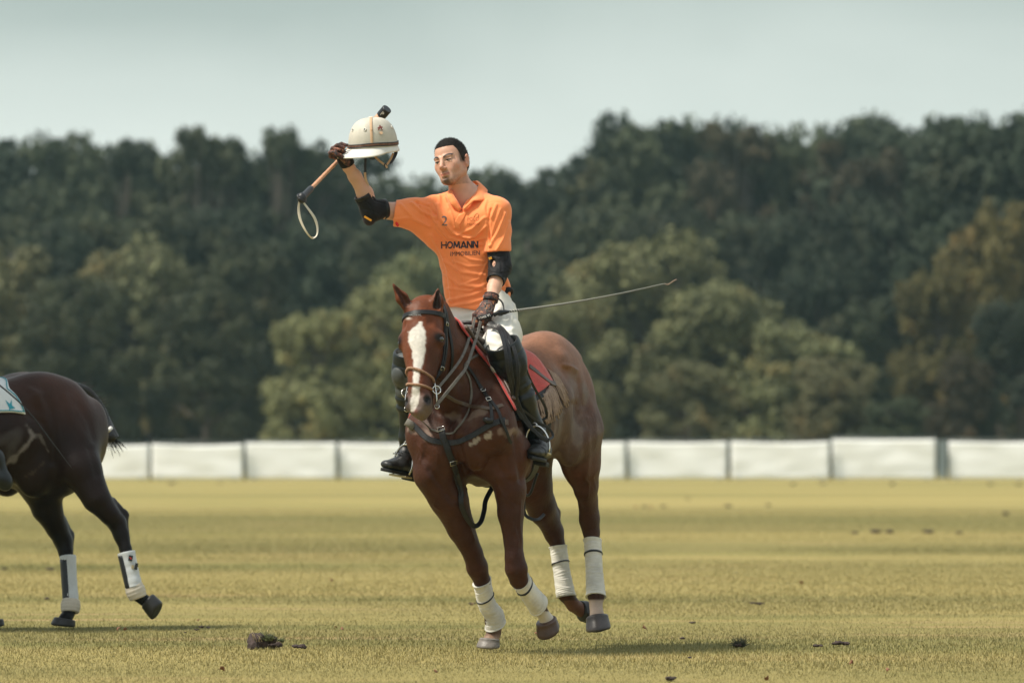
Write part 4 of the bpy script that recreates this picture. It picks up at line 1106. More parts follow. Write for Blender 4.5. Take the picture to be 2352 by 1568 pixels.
# ------------------------------------------------------------------ tack, helmet, mallet, whip
def laid(S, pts, width, m, name, parent, th=.004, off=.004, n=6, sm=True, y=0.0):
    """a strap laid upon a surface; pts in frame coordinates, or world points"""
    q = []
    for p in pts:
        if len(p) == 2: q.append(S.hit(p[0], p[1], 0, y)[0])
        else: q.append(np.asarray(p, float))
    sp = spline(q, n); pn = [S.near(p, off) for p in sp]
    P = [p for p, _ in pn]; Nn = [k for _, k in pn]
    for _ in range(2):
        Nn = [nrm(Nn[max(i-1, 0)]+Nn[i]*2+Nn[min(i+1, len(Nn)-1)]) for i in range(len(Nn))]
        P = [P[0]]+[P[i]*.5+(P[i-1]+P[i+1])*.25 for i in range(1, len(P)-1)]+[P[-1]]
    V, F = ribbon(P, Nn, width, th)
    return mesh_obj(name, V, F, m, parent, smooth=False)
def free_strap(pts, width, m, name, parent, th=.004, n=8, face=None):
    sp = spline(pts, n); face = V3(0, -1, .15) if face is None else np.asarray(face, float)
    V, F = ribbon(sp, [face]*len(sp), width, th)
    return mesh_obj(name, V, F, m, parent, smooth=False)
def ring_obj(c, nrm_, r, rad, m, name, parent, arc=(0, 2*math.pi), squash=1.0):
    n_ = nrm(nrm_); u = nrm(np.cross(n_, V3(.01, .02, 1))); v = np.cross(n_, u)
    pts = [np.asarray(c)+u*math.cos(t)*r+v*math.sin(t)*r*squash for t in np.linspace(*arc, 25)]
    V, F = tube(pts, rad, 8, cap=True); return mesh_obj(name, V, F, m, parent)
def buckle(p, n, t, w, m, parent, h=.016):
    n = nrm(n); t = nrm(t-n*np.dot(t, n)); s = np.cross(n, t); p = np.asarray(p)+n*.004
    c = [p+s*w*.5+t*h*.5, p+s*w*.5-t*h*.5, p-s*w*.5-t*h*.5, p-s*w*.5+t*h*.5]; c.append(c[0])
    V, F = tube(c, .0018, 6); return mesh_obj('buckle', V, F, m, parent)

# ---- bridle
def build_bridle():
    root = empty('bridle', tuple(HEADO)); tag(root, 'dark leather bridle with two rope nosebands on the chestnut horse', 'bridle')
    S = HS
    bb = laid(S, [HQ(-.100, -.085, .090), HQ(-.085, -.02, .090), HQ(-.045, .04, .088), HQ(0, .05, .087), HQ(.045, .04, .086), HQ(.085, -.02, .082), HQ(.098, -.085, .078)], .024, M_LEATH, 'browband', root, .005, .005)
    V, F = text_mesh('RADIKAL', 1.0); c0 = (V.max(0)+V.min(0))/2; ex = V.max(0)-V.min(0); out = []
    sb = Surf([v.co[:] for v in bb.data.vertices], [tuple(p.vertices) for p in bb.data.polygons])
    Mi = np.array(parent_world(bb)); off = Mi[:3, 3]
    for v in V:
        X = 955+(v[0]-c0[0])/ex[0]*27; Y = 724.5-(v[1]-c0[1])/ex[1]*4.5
        o = Vector((0, 0, CZ))-Vector(off); d = (Vector(at(X, Y, 0))-Vector((0, 0, CZ))).normalized()
        p, n, i, ds = sb.t.ray_cast(o, d)
        if p is None: p = Vector(S.hit(X, Y, .009)[0])-Vector(off); n = Vector((0, -1, 0))
        out.append(np.array(p+n*.0004)+off)
    mesh_obj('browband_lettering', out, F, mat('tooled_lettering', (.20, .20, .19), rough=.5), bb, smooth=False)
    for s in (-1, 1):
        laid(S, [HQ(s*.045, -.06, .0), HQ(s*.088, -.085, .06), HQ(s*.100, -.10, .13), HQ(s*.100, -.115, .24), HQ(s*.085, -.115, .34), HQ(s*.062, -.09, .43), HQ(s*.052, -.07, .485)], .020, M_LEATH, 'cheekpiece', root, .005, .006)
        laid(S, [HQ(s*.05, -.085, .01), HQ(s*.088, -.12, .08), HQ(s*.095, -.16, .16), HQ(s*.088, -.20, .26), HQ(s*.060, -.235, .33)], .016, M_LEATH, 'throat_lash', root, .005, .006)
        laid(S, [HQ(s*.088, -.09, .08), HQ(s*.103, -.12, .17), HQ(s*.098, -.125, .27), HQ(s*.080, -.115, .38)], .014, M_LEATH, 'cheekpiece', root, .005, .010)
        p, n = S.near(HQ(s*.093, -.105, .11), .01); buckle(p, n, HEADA, .024, M_STEEL, root)
        p, n = S.near(HQ(s*.085, -.115, .33), .01); buckle(p, n, HEADA, .024, M_STEEL, root)
        # bit: long shank with rings
        b0 = HQ(s*.062, -.062, .455)
        V, F = join([tube(spline([b0+HEADA*-.035+HEADW*s*.006, b0+HEADW*s*.012, b0+HEADA*.03+HEADW*s*.016, b0+HEADA*.065+HEADW*s*.014-HEADF*.012], 5), .0042, 8),
                     tube([b0, b0-HEADW*s*.055], .006, 8)])
        bt = mesh_obj('bit', V, F, M_STEEL, root)
        ring_obj(b0+HEADA*.078+HEADW*s*.014-HEADF*.014, HEADF+HEADW*.5, .011, .0026, M_STEEL, 'bit_ring', bt)
        ring_obj(b0+HEADW*s*.016, HEADW*.8+HEADF, .020, .0032, M_STEEL, 'bit_ring', bt)
    # twisted rope nosebands
    def rope(pts, r):
        q = spline([S.near(p, .005)[0] for p in pts], 14); parts = []
        T = [nrm(q[min(i+1, len(q)-1)]-q[max(i-1, 0)]) for i in range(len(q))]
        for st in range(3):
            pp = []
            for i, p in enumerate(q):
                u = nrm(np.cross(T[i], V3(.1, .2, 1))); v = np.cross(T[i], u); a = i*.85+st*2.094
                pp.append(p+(u*math.cos(a)+v*math.sin(a))*r*.55)
            parts.append(tube(pp, r*.62, 7))
        V, F = join(parts); return mesh_obj('rope_noseband', V, F, M_ROPE, root)
    rope([HQ(-.062, -.09, .375), HQ(-.055, -.03, .365), HQ(-.035, .02, .362), HQ(0, .04, .372), HQ(.035, .02, .386), HQ(.058, -.04, .400), HQ(.066, -.09, .415)], .0065)
    rope([HQ(-.062, -.08, .420), HQ(-.052, -.03, .428), HQ(-.033, .015, .440), HQ(0, .03, .452), HQ(.033, .015, .456), HQ(.052, -.035, .456), HQ(.062, -.08, .452)], .0062)
    laid(S, [HQ(-.062, -.08, .43), HQ(-.058, -.10, .50), HQ(-.035, -.115, .545), HQ(0, -.118, .555), HQ(.035, -.115, .545), HQ(.060, -.095, .50), HQ(.066, -.08, .45)], .010, M_LEATHB, 'chin_strap', root, .004, .004)
    # reins: from the bit to the rider's left hand
    hand = at(1108, 738, -.27)
    b = HQ(.062, -.062, .455)+HEADW*.016; b2 = HQ(.062, -.062, .455)+HEADA*.08+HEADW*.014
    free_strap([b, at(1058, 825, -.56), at(1080, 769, -.40), at(1091, 729, -.29)], .014, M_LEATHG, 'rein', root, face=(.3, -1, .2))
    free_strap([b2, at(1053, 868, -.66), at(1073, 838, -.56), at(1096, 769, -.36), at(1104, 738, -.28)], .016, M_LEATHG, 'rein', root, face=(.4, -1, .1))
    bl = HQ(-.062, -.062, .455)-HEADW*.016
    free_strap([bl, HF(.06, -.15, 1.34), HF(.22, -.13, 1.50), at(1062, 772, -.12), at(1098, 735, -.24)], .018, M_LEATH, 'rein', root, face=(-.4, -.5, 1))
    free_strap([bl+HEADA*.08, HF(.10, -.16, 1.30), HF(.25, -.14, 1.48), at(1055, 790, -.10), at(1100, 740, -.24)], .018, M_LEATH, 'rein', root, face=(-.4, -.5, 1))
    # slack ends of the reins, hanging past the knee to the stirrup
    def hang(pts, w=.018, m=M_LEATH): free_strap(pts, w, m, 'rein_end', root, face=(.25, -1, .1))
    hang([at(1122, 742, -.29), at(1150, 752, -.34), at(1168, 800, -.47), at(1174, 850, -.49), at(1184, 905, -.42), at(1206, 960, -.36), at(1238, 1000, -.34), at(1258, 1013, -.32)])
    hang([at(1125, 741, -.28), at(1156, 756, -.33), at(1182, 805, -.46), at(1190, 865, -.47), at(1186, 910, -.42), at(1196, 950, -.37), at(1222, 985, -.35), at(1250, 1006, -.32), at(1262, 1010, -.30)])
    hang([at(1120, 744, -.30), at(1146, 757, -.36), at(1160, 800, -.50), at(1166, 850, -.51), at(1176, 900, -.45), at(1182, 930, -.41), at(1200, 962, -.38)])
    hang([at(1128, 738, -.27), at(1165, 765, -.31), at(1196, 820, -.38), at(1222, 880, -.30), at(1250, 930, -.20), at(1256, 955, -.16), at(1245, 965, -.16)], .013)
    hang([at(1200, 940, -.36), at(1235, 968, -.27), at(1262, 985, -.22), at(1270, 1002, -.22), at(1258, 1010, -.28)], .013)
    return root
BRIDLE = build_bridle()

# ---- breastplate and martingale
def build_breastplate():
    root = empty('breastplate', tuple(HF(.0, 0, 1.1))); tag(root, 'black leather breastplate with a long hanging martingale strap across the chestnut chest', 'breastplate')
    S = HS
    bp = laid(S, [HF(.50, -.24, 1.16), HF(.30, -.24, 1.14), HF(.16, -.24, 1.13), (950, 975), (983, 1007), (1028, 1017), (1070, 1008), (1122, 978), (1150, 966), (1193, 958), HF(.55, .26, 1.15)], .028, M_LEATH, 'breast_strap', root, .006, .006)
    laid(S, [HF(.30, -.17, 1.36), HF(.12, -.17, 1.20), (958, 950), (985, 985), (1022, 996), (1048, 988), (1066, 965), (1082, 920), (1078, 870), (1068, 832), HF(.34, .10, 1.44)], .011, M_LEATHG, 'neck_strap', root, .004, .005)
    laid(S, [(1022, 905), (1060, 925), (1100, 935), (1140, 936), (1180, 936)], .018, M_LEATHB, 'neck_strap', root, .004, .007)
    laid(S, [(1072, 842), (1090, 868), (1112, 900), (1126, 930), (1130, 962)], .017, M_LEATH, 'hanging_strap', root, .005, .007)
    laid(S, [(1122, 918), (1140, 940), (1152, 970), (1166, 1008), (1171, 1015)], .016, M_LEATH, 'hanging_strap', root, .004, .012)
    mt = laid(S, [(1015, 986), (1021, 1012), (1030, 1040), (1038, 1062), (1044, 1085), (1052, 1120), (1058, 1142)], .032, M_LEATH, 'martingale', root, .006, .012)
    free_strap([S.hit(1044, 1085, .014)[0], S.hit(1053, 1122, .016)[0], at(1060, 1160, -.42), at(1074, 1192, -.38), at(1090, 1207, -.33), at(1104, 1198, -.28), at(1112, 1172, -.22), at(1117, 1145, -.15), HF(.50, 0, .83)], .026, M_LEATH, 'martingale', root, .005, face=(-.3, -1, .1))
    for (px, py) in ((1015, 988), (1038, 1060), (1112, 901), (1122, 921)):
        p, n = S.hit(px, py, .014); buckle(p, n, V3(.3, 0, -1), .034 if px < 1050 else .022, M_STEEL, root, .02)
    V, F = tube(spline([S.hit(1112, 962, .012)[0], S.hit(1122, 968, .022)[0], S.hit(1132, 966, .014)[0]], 5), [.008, .012, .014, .015, .016, .015, .014, .015, .013, .011, .008], 10); mesh_obj('knot', V, F, M_LEATH, root)
    laid(S, [(1160, 964), (1161, 976)], .020, M_LEATHB, 'keeper', root, .004, .013)
    p, n = S.hit(946, 975, .012); V, F = tube([p+V3(-.02, 0, .012), p, p+V3(.02, -.005, -.02)], .019, 12); mesh_obj('fleece_sleeve', V, F, mat('grey_fleece', (.16, .15, .13), rough=.95, bump=150, bumpdist=.006), root)
    # girth
    gp = [HF(.60, math.sin(a)*.285, 1.13-math.cos(a)*.335) for a in np.linspace(-2.0, 2.0, 17)]
    laid(S, gp, .075, M_LEATH, 'girth', root, .008, .006, n=3)
    V, F = tube(spline([HF(.78, .10, .84), HF(.80, .03, .74), HF(.86, -.04, .80)], 8), .007, 8); mesh_obj('girth_strap', V, F, M_LEATH, root)
    free_strap([at(1203, 1150, .1), at(1205, 1178, .1), at(1218, 1190, .1), at(1236, 1192, .12), at(1250, 1180, .2)], .016, M_LEATH, 'girth_strap', root)
    return root
BREAST = build_breastplate()

# ---- saddle blanket and saddle
def build_saddle():
    S = HS
    # red blanket: a sheet lying on the back, front edge slanting to the elbow, swept out behind
    def sa(px, py):
        q = S.hit(px, py, 0)[0]-HF.o; return q@HF.b, math.atan2((q@HF.l)/.36, (q@HF.u-1.16)/.42)
    fe = sorted([sa(*p)[::-1] for p in ((1060, 792), (1075, 818), (1098, 843), (1120, 865), (1140, 890), (1155, 912), (1171, 931))])
    fa, fs_ = [q[0] for q in fe], [q[1] for q in fe]
    front = lambda ang: float(np.interp(abs(ang), [0]+fa, [fs_[0]+.02]+fs_))
    def sheet(f0, f1, amax0, amax1, off, m, name, parent, nb=40, na=22, tn=.008, amin=0, side=0):
        V = []
        for i in range(na+1):
            t = i/na
            for j in range(nb+1):
                am = amax0*(1-t)+amax1*t
                ang = (-1+2*j/nb)*am if side == 0 else side*(amin+(am-amin)*j/nb)
                sb = f0(ang)*(1-t)+f1(ang)*t
                q, n = S.near(HF(sb, math.sin(ang)*.36, 1.16+math.cos(ang)*.42), off+.003*noise.noise(Vector((i*.5, j*.5, 1)))); V.append(q)
        F = [(i*(nb+1)+j, i*(nb+1)+j+1, (i+1)*(nb+1)+j+1, (i+1)*(nb+1)+j) for i in range(na) for j in range(nb)]
        Va = np.array(V); Qa = np.array(F); Va2 = relax(Va, Qa, 2, .5)
        o = mesh_obj(name, Va2, Qa, m, parent); sm = o.modifiers.new('thick', 'SOLIDIFY'); sm.thickness = tn; sm.offset = 0
        return o, V
    root = empty('saddle_blanket', tuple(HF(.6, 0, 1.5))); tag(root, 'red wool saddle blanket with a tan fringe under the polo saddle', 'blanket')
    o, V = sheet(front, lambda a: .77, max(fa)+.05, 1.22, .014, M_RED, 'cloth', root)
    # fringe along the rear lower corner
    rnd = random.Random(4)
    for s in (1, -1):
        parts = []
        for k in range(46):
            st = .44+.32*k/45; ang = (1.62-.40*(st-.32)/.44)*s; b = HF(st+.01, math.sin(ang)*.36, 1.16+math.cos(ang)*.42+.012*rnd.random()); p0, n0 = S.near(b, .012)
            p1, n1 = S.near(p0-Hu*(.05+.02*rnd.random())+Hb*.015*rnd.uniform(-1, 1), .014); p2, n2 = S.near(p0-Hu*(.10+.05*rnd.random())+Hb*.04*rnd.uniform(-.5, 1), .014)
            parts.append(tube(spline([p0, p1, p2], 3), .0042, 5))
        for k in range(16):
            ang = s*(1.22-.20*k/15); p0, n0 = S.near(HF(.765, math.sin(ang)*.36, 1.16+math.cos(ang)*.42), .012)
            p1, n1 = S.near(p0-Hu*.045+Hb*(.03+.02*rnd.random()), .013); p2, n2 = S.near(p0-Hu*(.09+.04*rnd.random())+Hb*(.05+.03*rnd.random()), .013)
            parts.append(tube(spline([p0, p1, p2], 3), .0042, 5))
        V, F = join(parts); mesh_obj('fringe', V, F, M_FRINGE, root)
    laid(S, [HF(.62, .2, 1.36), HF(.68, .24, 1.30), HF(.73, .25, 1.27), HF(.78, .25, 1.26)], .030, M_LEATHB, 'corner_strap', root, .006, .020)

    root = empty('saddle', tuple(HF(.55, 0, 1.5))); tag(root, 'brown leather polo saddle with steel stirrups between the rider and the red blanket', 'saddle')
    F = Field(tuple(HF(.6, 0, 1.3)-V3(.5, .6, .5)), tuple(HF(.6, 0, 1.3)+V3(.5, .6, .5)), .0085, margin=.06)
    F.cone(HF(.32, 0, 1.52), HF(.50, 0, 1.50), (.10, .035), (.13, .03), .04, Hl); F.cone(HF(.50, 0, 1.50), HF(.68, 0, 1.52), (.13, .03), (.13, .03), .04, Hl)
    F.cone(HF(.30, -.07, 1.50), HF(.30, .07, 1.50), .030, .030, .04); F.cone(HF(.30, 0, 1.545), HF(.34, 0, 1.54), (.06, .025), (.06, .025), .03, Hl)
    F.cone(HF(.68, -.08, 1.53), HF(.68, .08, 1.53), .024, .024, .04)
    for s in (-1, 1):
        F.cone(HF(.30, s*.08, 1.49), HF(.34, s*.16, 1.36), (.022, .05), (.018, .06), .03, Hb)
        
    P, Q = F.mesh(); P = relax(P, Q, 1); mesh_obj('seat', P, Q, M_SADDLE, root)
    for s in (-1, 1):
        o, V = sheet(lambda a: front(a)+.055, lambda a: .52, 1.45, 1.30, .028, M_SADDLE, 'saddle_flap', root, 16, 14, .006, .35, s)
        edge = spline([V[j] for j in range(0, 17, 2)], 4)
        V2, F2 = tube(edge, .009, 8); mesh_obj('piping', V2, F2, M_LEATHB, o)
        blk = [Vv+nrm(Vv-HF(.4, 0, 1.16))*.012 for Vv in V[17*3:17*4]]
        V2, F2 = tube(spline(blk[::2], 4), .016, 10); mesh_obj('knee_roll', V2, F2, M_SADDLE, o)
    for (px, py) in ((1108, 846), (1112, 849)):
        pass
    V, F = tube(spline([HF(.34, -.05, 1.56), HF(.30, -.02, 1.59), HF(.30, .06, 1.58), HF(.36, .10, 1.52)], 6), .010, 8); mesh_obj('grab_strap', V, F, M_LEATH, root)
    p, n = Surf(P, Q).hit(1107, 848, .004); buckle(p, n, V3(1, 0, -.5), .018, M_STEEL, root, .03)
    # stirrups: leather, iron, tread
    def stirrup(top, iron_top, tread_c, fwd, wide, knee):
        iron_top, tread_c = np.asarray(iron_top), np.asarray(tread_c)
        fwd = nrm(fwd); up = nrm(iron_top-tread_c); wd = nrm(np.cross(fwd, up)); 
        free_strap([top, knee, iron_top+up*.02], .026, M_LEATH, 'stirrup_leather', root, .005, face=fwd)
        pts = []
        for a in np.linspace(-.25*math.pi*.9, 1.25*math.pi*.97, 25):
            H_ = np.linalg.norm(iron_top-tread_c)
            x = math.cos(a)*wide; z = math.sin(a)
            z = (z*.62+.38)*H_ if z > 0 else .38*H_*(1+z*1.35)
            pts.append(tread_c+wd*x*(1.05 if z > 0 else 1)+up*z)
        ir = mesh_obj('stirrup_iron', *tube(pts, .0055, 8), M_STEEL, root)
        ring_obj(iron_top+up*.006, fwd, .016, .004, M_STEEL, 'stirrup_eye', ir, squash=.6)
        V, Fc = box(tread_c, wd, fwd, up, wide*.93, .026, .005); bevel(mesh_obj('tread', V, Fc, M_BRASS, ir, smooth=False), .003)
    fl = nrm(at(1222, 1048, -.41)-at(1249, 1056, -.14)); fr_ = nrm(at(876, 1075, -.20)-at(957, 1092, .0))
    stirrup(HF(.50, .29, 1.20), at(1226, 978, -.27), at(1241, 1047, -.29), fl, .054, at(1206, 930, -.23))
    stirrup(HF(.50, -.29, 1.20), at(934, 1020, -.10), at(920, 1093, -.11), fr_, .060, at(934, 960, -.02))
    return root
SADDLE = build_saddle()

# ---- helmet
def build_helmet():
    M_HEL = mat('helmet_canvas', (.50, .47, .40), rough=.6, var=.09, vscale=25, bump=260, bumpdist=.001)
    M_HELW = mat('helmet_brim', (.68, .66, .61), rough=.55, var=.05, bump=150)
    M_BANDH = mat('camouflage_band', (.16, .075, .045), rough=.7, var=.6, vscale=90)
    M_TAN = mat('tan_strap', (.50, .33, .20), rough=.7, var=.15)
    c = at(857, 335, -.13)
    up = nrm(V3(-.06, -.10, 1)); fw = nrm(V3(-.80, -.58, -.06)-up*np.dot(V3(-.80, -.58, -.06), up)); lf = np.cross(up, fw)
    Qh = lambda w, f, u: c+lf*w+fw*f+up*u
    root = empty('helmet', tuple(c)); tag(root, 'cream polo helmet with a wide brim held up in the raised hand', 'helmet')
    # dome with six panels meeting at the button
    nu, nv = 72, 26; rings = []
    for i in range(nv+1):
        th = math.pi*.5*i/nv; ring = []
        for j in range(nu):
            a = 2*math.pi*j/nu
            rr = math.cos(th)**.68; z = math.sin(th)
            groove = 1-.010*math.exp(-(((a*6/(2*math.pi)+.5) % 1-.5)/.035)**2)*(1 if i < nv-1 else 0)
            x = .106*rr*math.cos(a+.0)*groove; y = .128*rr*math.sin(a)*groove
            ring.append(Qh(x, y, z*.138*groove+.0))
        rings.append(ring)
    low = [Qh(.104*math.cos(2*math.pi*j/nu), .126*math.sin(2*math.pi*j/nu), -.012) for j in range(nu)]
    V, F = loft([low]+rings); dome = mesh_obj('dome', V, F, M_HEL, root)
    V, F = ball(Qh(0, 0, .138), (.016, .016, .006), (lf, fw, up)); mesh_obj('button', V, F, M_HEL, dome)
    # brim, long in front
    rings = []
    for t, dz in ((0, 0), (.5, -.006), (.93, -.016), (1.0, -.018), (1.0, -.023), (.5, -.013), (0, -.008)):
        ring = []
        for j in range(nu):
            a = 2*math.pi*j/nu; f = max(0, math.sin(a)); side = abs(math.cos(a))
            ext = .004+.066*f**1.2+.006*side
            cr = -.030*side**2*(.35+.65*f)*t
            ring.append(Qh((.105+ext*t)*math.cos(a), (.127+ext*t)*math.sin(a), -.006+dz-.018*f*t+cr*.6))
        rings.append(ring)
    V, F = loft(rings, cap=False); mesh_obj('brim', V, F, M_HELW, root)
    ring = [Qh(.1085*math.cos(t), .1305*math.sin(t), .008+.002*math.sin(3*t)) for t in np.linspace(0, 2*math.pi, 61)]
    V, F = ribbon(ring, [nrm(p-Qh(0, 0, .008)) for p in ring], .011, .003); mesh_obj('hat_band', V, F, M_BANDH, root)
    for dz in (.001, .0145):
        r2 = [p+up*(dz-.008) for p in ring]; V, F = ribbon(r2, [nrm(p-Qh(0, 0, .008)) for p in r2], .005, .004); mesh_obj('hat_band', V, F, M_BLACK, root)
    # strap over the crown, air holes, badge
    DS = Surf(*[np.array(dome_v) if k == 0 else dome_v for k, dome_v in enumerate(([p for r_ in ([low]+[]) for p in r_], []))]) if 0 else None
    def on(a, th, g=1.012): 
        rr = math.cos(th)**.68
        return Qh(.106*rr*math.cos(a)*g, .128*rr*math.sin(a)*g, math.sin(th)*.138*g)
    va = R(62)
    # which way round faces the viewer
    view = lambda p: np.dot(nrm(p-Qh(0, 0, .03)), V3(0, -1, 0))
    best = max(range(0, 360, 5), key=lambda d: view(on(R(d), R(25))))
    va = R(best)
    for off_, hgt in ((-2, .013),):
        st = [on(va+R(2), R(d)) for d in range(2, 88, 6)]
        V, F = ribbon(st, [nrm(p-Qh(0, 0, .02)) for p in st], [.013]*len(st), .002); mesh_obj('crown_strap', V, F, M_TAN, root)
        p = on(va+R(2), R(36), 1.02); V, F = ball(p, (.008, .008, .004), (lf, up, nrm(p-Qh(0, 0, 0))), 12, 8); mesh_obj('strap_slide', V, F, M_TAN, root)
    for d in range(0, 360, 45):
        a = va+R(d)-R(25); p = on(a, R(38), 1.01); n = nrm(p-Qh(0, 0, .03)); h = ring_obj(p, n, .0065, .0022, M_HELW, 'air_hole', root)
        V, F = ball(p, (.004, .004, .002)); mesh_obj('air_hole', V, F, M_BLACK, root)
    a = va+R(22)*(1 if np.dot(on(va+R(22), R(30))-on(va, R(30)), V3(1, 0, 0)) > 0 else -1)
    MB_ = mat('badge_print', (.16, .03, .02), rough=.6)
    p = on(a, R(34), 1.012); n = nrm(p-Qh(0, 0, .02)); u_ = nrm(np.cross(V3(0, 0, 1), n)); v_ = np.cross(n, u_)
    def pol(pts, name, m_, sc=.011, o_=(0, 0)):
        q = [p+n*.002+u_*(x_*sc+o_[0])+v_*(y_*sc+o_[1]) for x_, y_ in pts]
        q2 = [w_+n*.0012 for w_ in q]; k = len(q)
        mesh_obj(name, q+q2, [tuple(range(k))[::-1], tuple(range(k, 2*k))]+[(i, (i+1) % k, k+(i+1) % k, k+i) for i in range(k)], m_, root, smooth=False)
    pol([(-1, -.2), (-.9, .2), (-.3, .35), (-.1, 1.1), (.25, 1.2), (.3, .6), (1, .5), (.9, .1), (.5, -.1), (.8, -1), (.5, -1), (.2, -.3), (-.4, -.3), (-.7, -1.1), (-1, -1), (-.7, -.3)], 'badge', MB_, .014, (0, .010))
    pol([(math.cos(t), math.sin(t)) for t in np.linspace(0, 2*math.pi, 17)[:-1]], 'badge', M_TAN, .0088, (0, -.017))
    # chin straps and chin guard
    fs = lambda pts, w, m_: free_strap(pts, w, m_, 'chin_strap', root, .003, face=(.1, -1, 0))
    fs([at(908, 345, -.10), at(909, 352, -.10), at(902, 366, -.12), at(894, 376, -.13)], .018, M_BLACK)
    fs([at(903, 352, -.11), at(897, 366, -.13), at(886, 382, -.14)], .010, M_TAN)
    fs([at(861, 360, -.14), at(872, 370, -.15), at(886, 381, -.15), at(889, 386, -.15)], .010, M_TAN)
    fs([at(884, 376, -.15), at(887, 386, -.15)], .016, M_BLACK)
    fs([at(848, 361, -.14), at(856, 366, -.14), at(865, 360, -.14), at(862, 356, -.14)], .008, M_BLACK)
    fs([at(840, 358, -.13), at(839, 375, -.13), at(839, 396, -.13)], .012, M_BLACK)
    fs([at(838, 396, -.13), at(840, 412, -.12), at(846, 428, -.11)], .012, M_TAN)
    return root
HELMET = build_helmet()

# ---- mallet held in the raised hand: shaft pointing away and to the right, head behind the helmet
def build_mallet():
    g0 = at(695, 453, -.62); e = at(866, 277, .50)
    root = empty('polo_mallet', tuple(g0)); tag(root, 'cane polo mallet with a white wrist loop held beside the raised helmet', 'mallet')
    M_CANE = mat('cane', (.52, .27, .15), rough=.5, var=.3, vscale=60)
    ax = nrm(e-g0); L = np.linalg.norm(e-g0); n = 90
    pts = [g0+ax*L*i/n for i in range(n+1)]
    V, F = tube(pts, [.0105-.003*i/n+(.0006 if i % 9 == 0 else 0)+.0004*math.sin(i*1.3) for i in range(n+1)], 12); mesh_obj('shaft', V, F, M_CANE, root)
    V, F = tube([g0-ax*.01+ax*.10*t/8.0 if 0 else g0+ax*(-.01+.145*t/8) for t in range(9)], [.0155+.0008*(t % 2) for t in range(9)], 14); mesh_obj('grip', V, F, M_BLACK, root)
    V, F = ball(g0-ax*.012, (.022, .020, .026)); mesh_obj('pommel', V, F, M_BLACK, root)
    # head: turned cigar whose black capped end looks at the viewer
    hx = nrm(V3(.60, -.45, .66)); c = e+ax*.01-hx*.05
    rings = []; u = nrm(np.cross(hx, V3(0, 1, 0))); v = np.cross(hx, u)
    for t, r_ in ((-.11, .012), (-.10, .018), (-.05, .023), (.0, .024), (.05, .0235), (.085, .0225)): rings.append([c+hx*t+u*math.cos(a)*r_+v*math.sin(a)*r_ for a in np.linspace(0, 2*math.pi, 25)[:-1]])
    V, F = loft(rings); hd = mesh_obj('mallet_head', V, F, M_CANE, root)
    rings = [[c+hx*t+u*math.cos(a)*r_+v*math.sin(a)*r_ for a in np.linspace(0, 2*math.pi, 25)[:-1]] for t, r_ in ((.078, .0235), (.08, .025), (.128, .0255), (.131, .024))]
    V, F = loft(rings); cap = mesh_obj('head_cap', V, F, M_BLACK, hd, smooth=False); 
    V, F = text_mesh('P', 1.0); c0 = (V.max(0)+V.min(0))/2; ex = V.max(0)-V.min(0)
    nn = nrm(V3(0, -1, 0)-hx*np.dot(V3(0, -1, 0), hx)); sx = np.cross(hx, nn)*-1
    pc = c+hx*.105+nn*.0268
    V = [pc+ -np.cross(nn, hx)*-1*(v_[0]-c0[0])/ex[0]*.012*-1+hx*(v_[1]-c0[1])/ex[1]*.022 for v_ in V]; mesh_obj('cap_lettering', V, F, M_WHITE, cap, smooth=False)
    lp = spline([at(697, 452, -.62), at(690, 457, -.63), at(686, 478, -.63), at(690, 505, -.63), at(703, 532, -.63), at(716, 546, -.62), at(727, 541, -.61), at(729, 522, -.60), at(722, 500, -.60), at(706, 477, -.61), at(693, 460, -.62), at(690, 452, -.62)], 6)
    V, F = ribbon(lp, [nrm(V3(math.cos(i*.10)*1.6, -1, .1)) for i in range(len(lp))], .013, .002); mesh_obj('wrist_loop', V, F, mat('cotton_tape', (.62, .57, .47), rough=.8, var=.1), root)
    ring_obj(at(693, 455, -.63), V3(.5, -.3, .6), .024, .005, M_BLACK, 'loop_ring', root)
    return root
MALLET = build_mallet()

# ---- whip in the left hand
def build_whip():
    a = at(1134, 723, -.26); b = at(1143, 719, -.255); c = at(1169, 715.5, -.22); d = at(1528, 651.5, .12)
    root = empty('riding_whip', tuple(a)); tag(root, 'thin braided black and white whip pointing right from the left glove', 'whip')
    V, F = tube(spline([a, b, (b+c)/2, c], 5), [.012, .011, .010, .010, .009, .012, .014, .014, .013, .013, .012, .012, .011, .009, .007, .0065], 12); mesh_obj('handle', V, F, M_LEATH, root)
    n = 560; m1 = []; 
    P = [c+(d-c)*i/n+V3(0, 0, -.012*math.sin(math.pi*i/n)) for i in range(n+1)]
    V, F = tube(P, [.0052-.0030*i/n for i in range(n+1)], 8); mesh_obj('shaft', V, F, mat('black_braid', (.018, .02, .02), rough=.5), root)
    T = nrm(d-c); u = nrm(np.cross(T, V3(0, 0, 1))); v = np.cross(T, u)
    sp = [p+(u*math.cos(i*.72)+v*math.sin(i*.72))*(.0056-.0031*i/n) for i, p in enumerate(P)]
    V, F = tube(sp, [.0020-.0008*i/n for i in range(n+1)], 6); mesh_obj('braid', V, F, mat('white_braid', (.50, .50, .45), rough=.7), root)
    V, F = tube(spline([d, at(1533, 654, .12), at(1537, 652, .12), at(1543, 648, .12), at(1549, 644, .12), at(1554, 642, .13)], 5), .0028, 6); mesh_obj('lash', V, F, M_FRINGE, root)
    V, F = tube(spline([at(1123, 676, -.2), at(1150, 690, -.20), at(1157, 708, -.22), at(1154, 722, -.24), at(1146, 724, -.25)], 6), .004, 8); mesh_obj('hand_loop', V, F, M_LEATH, root)
    return root
WHIP = build_whip()
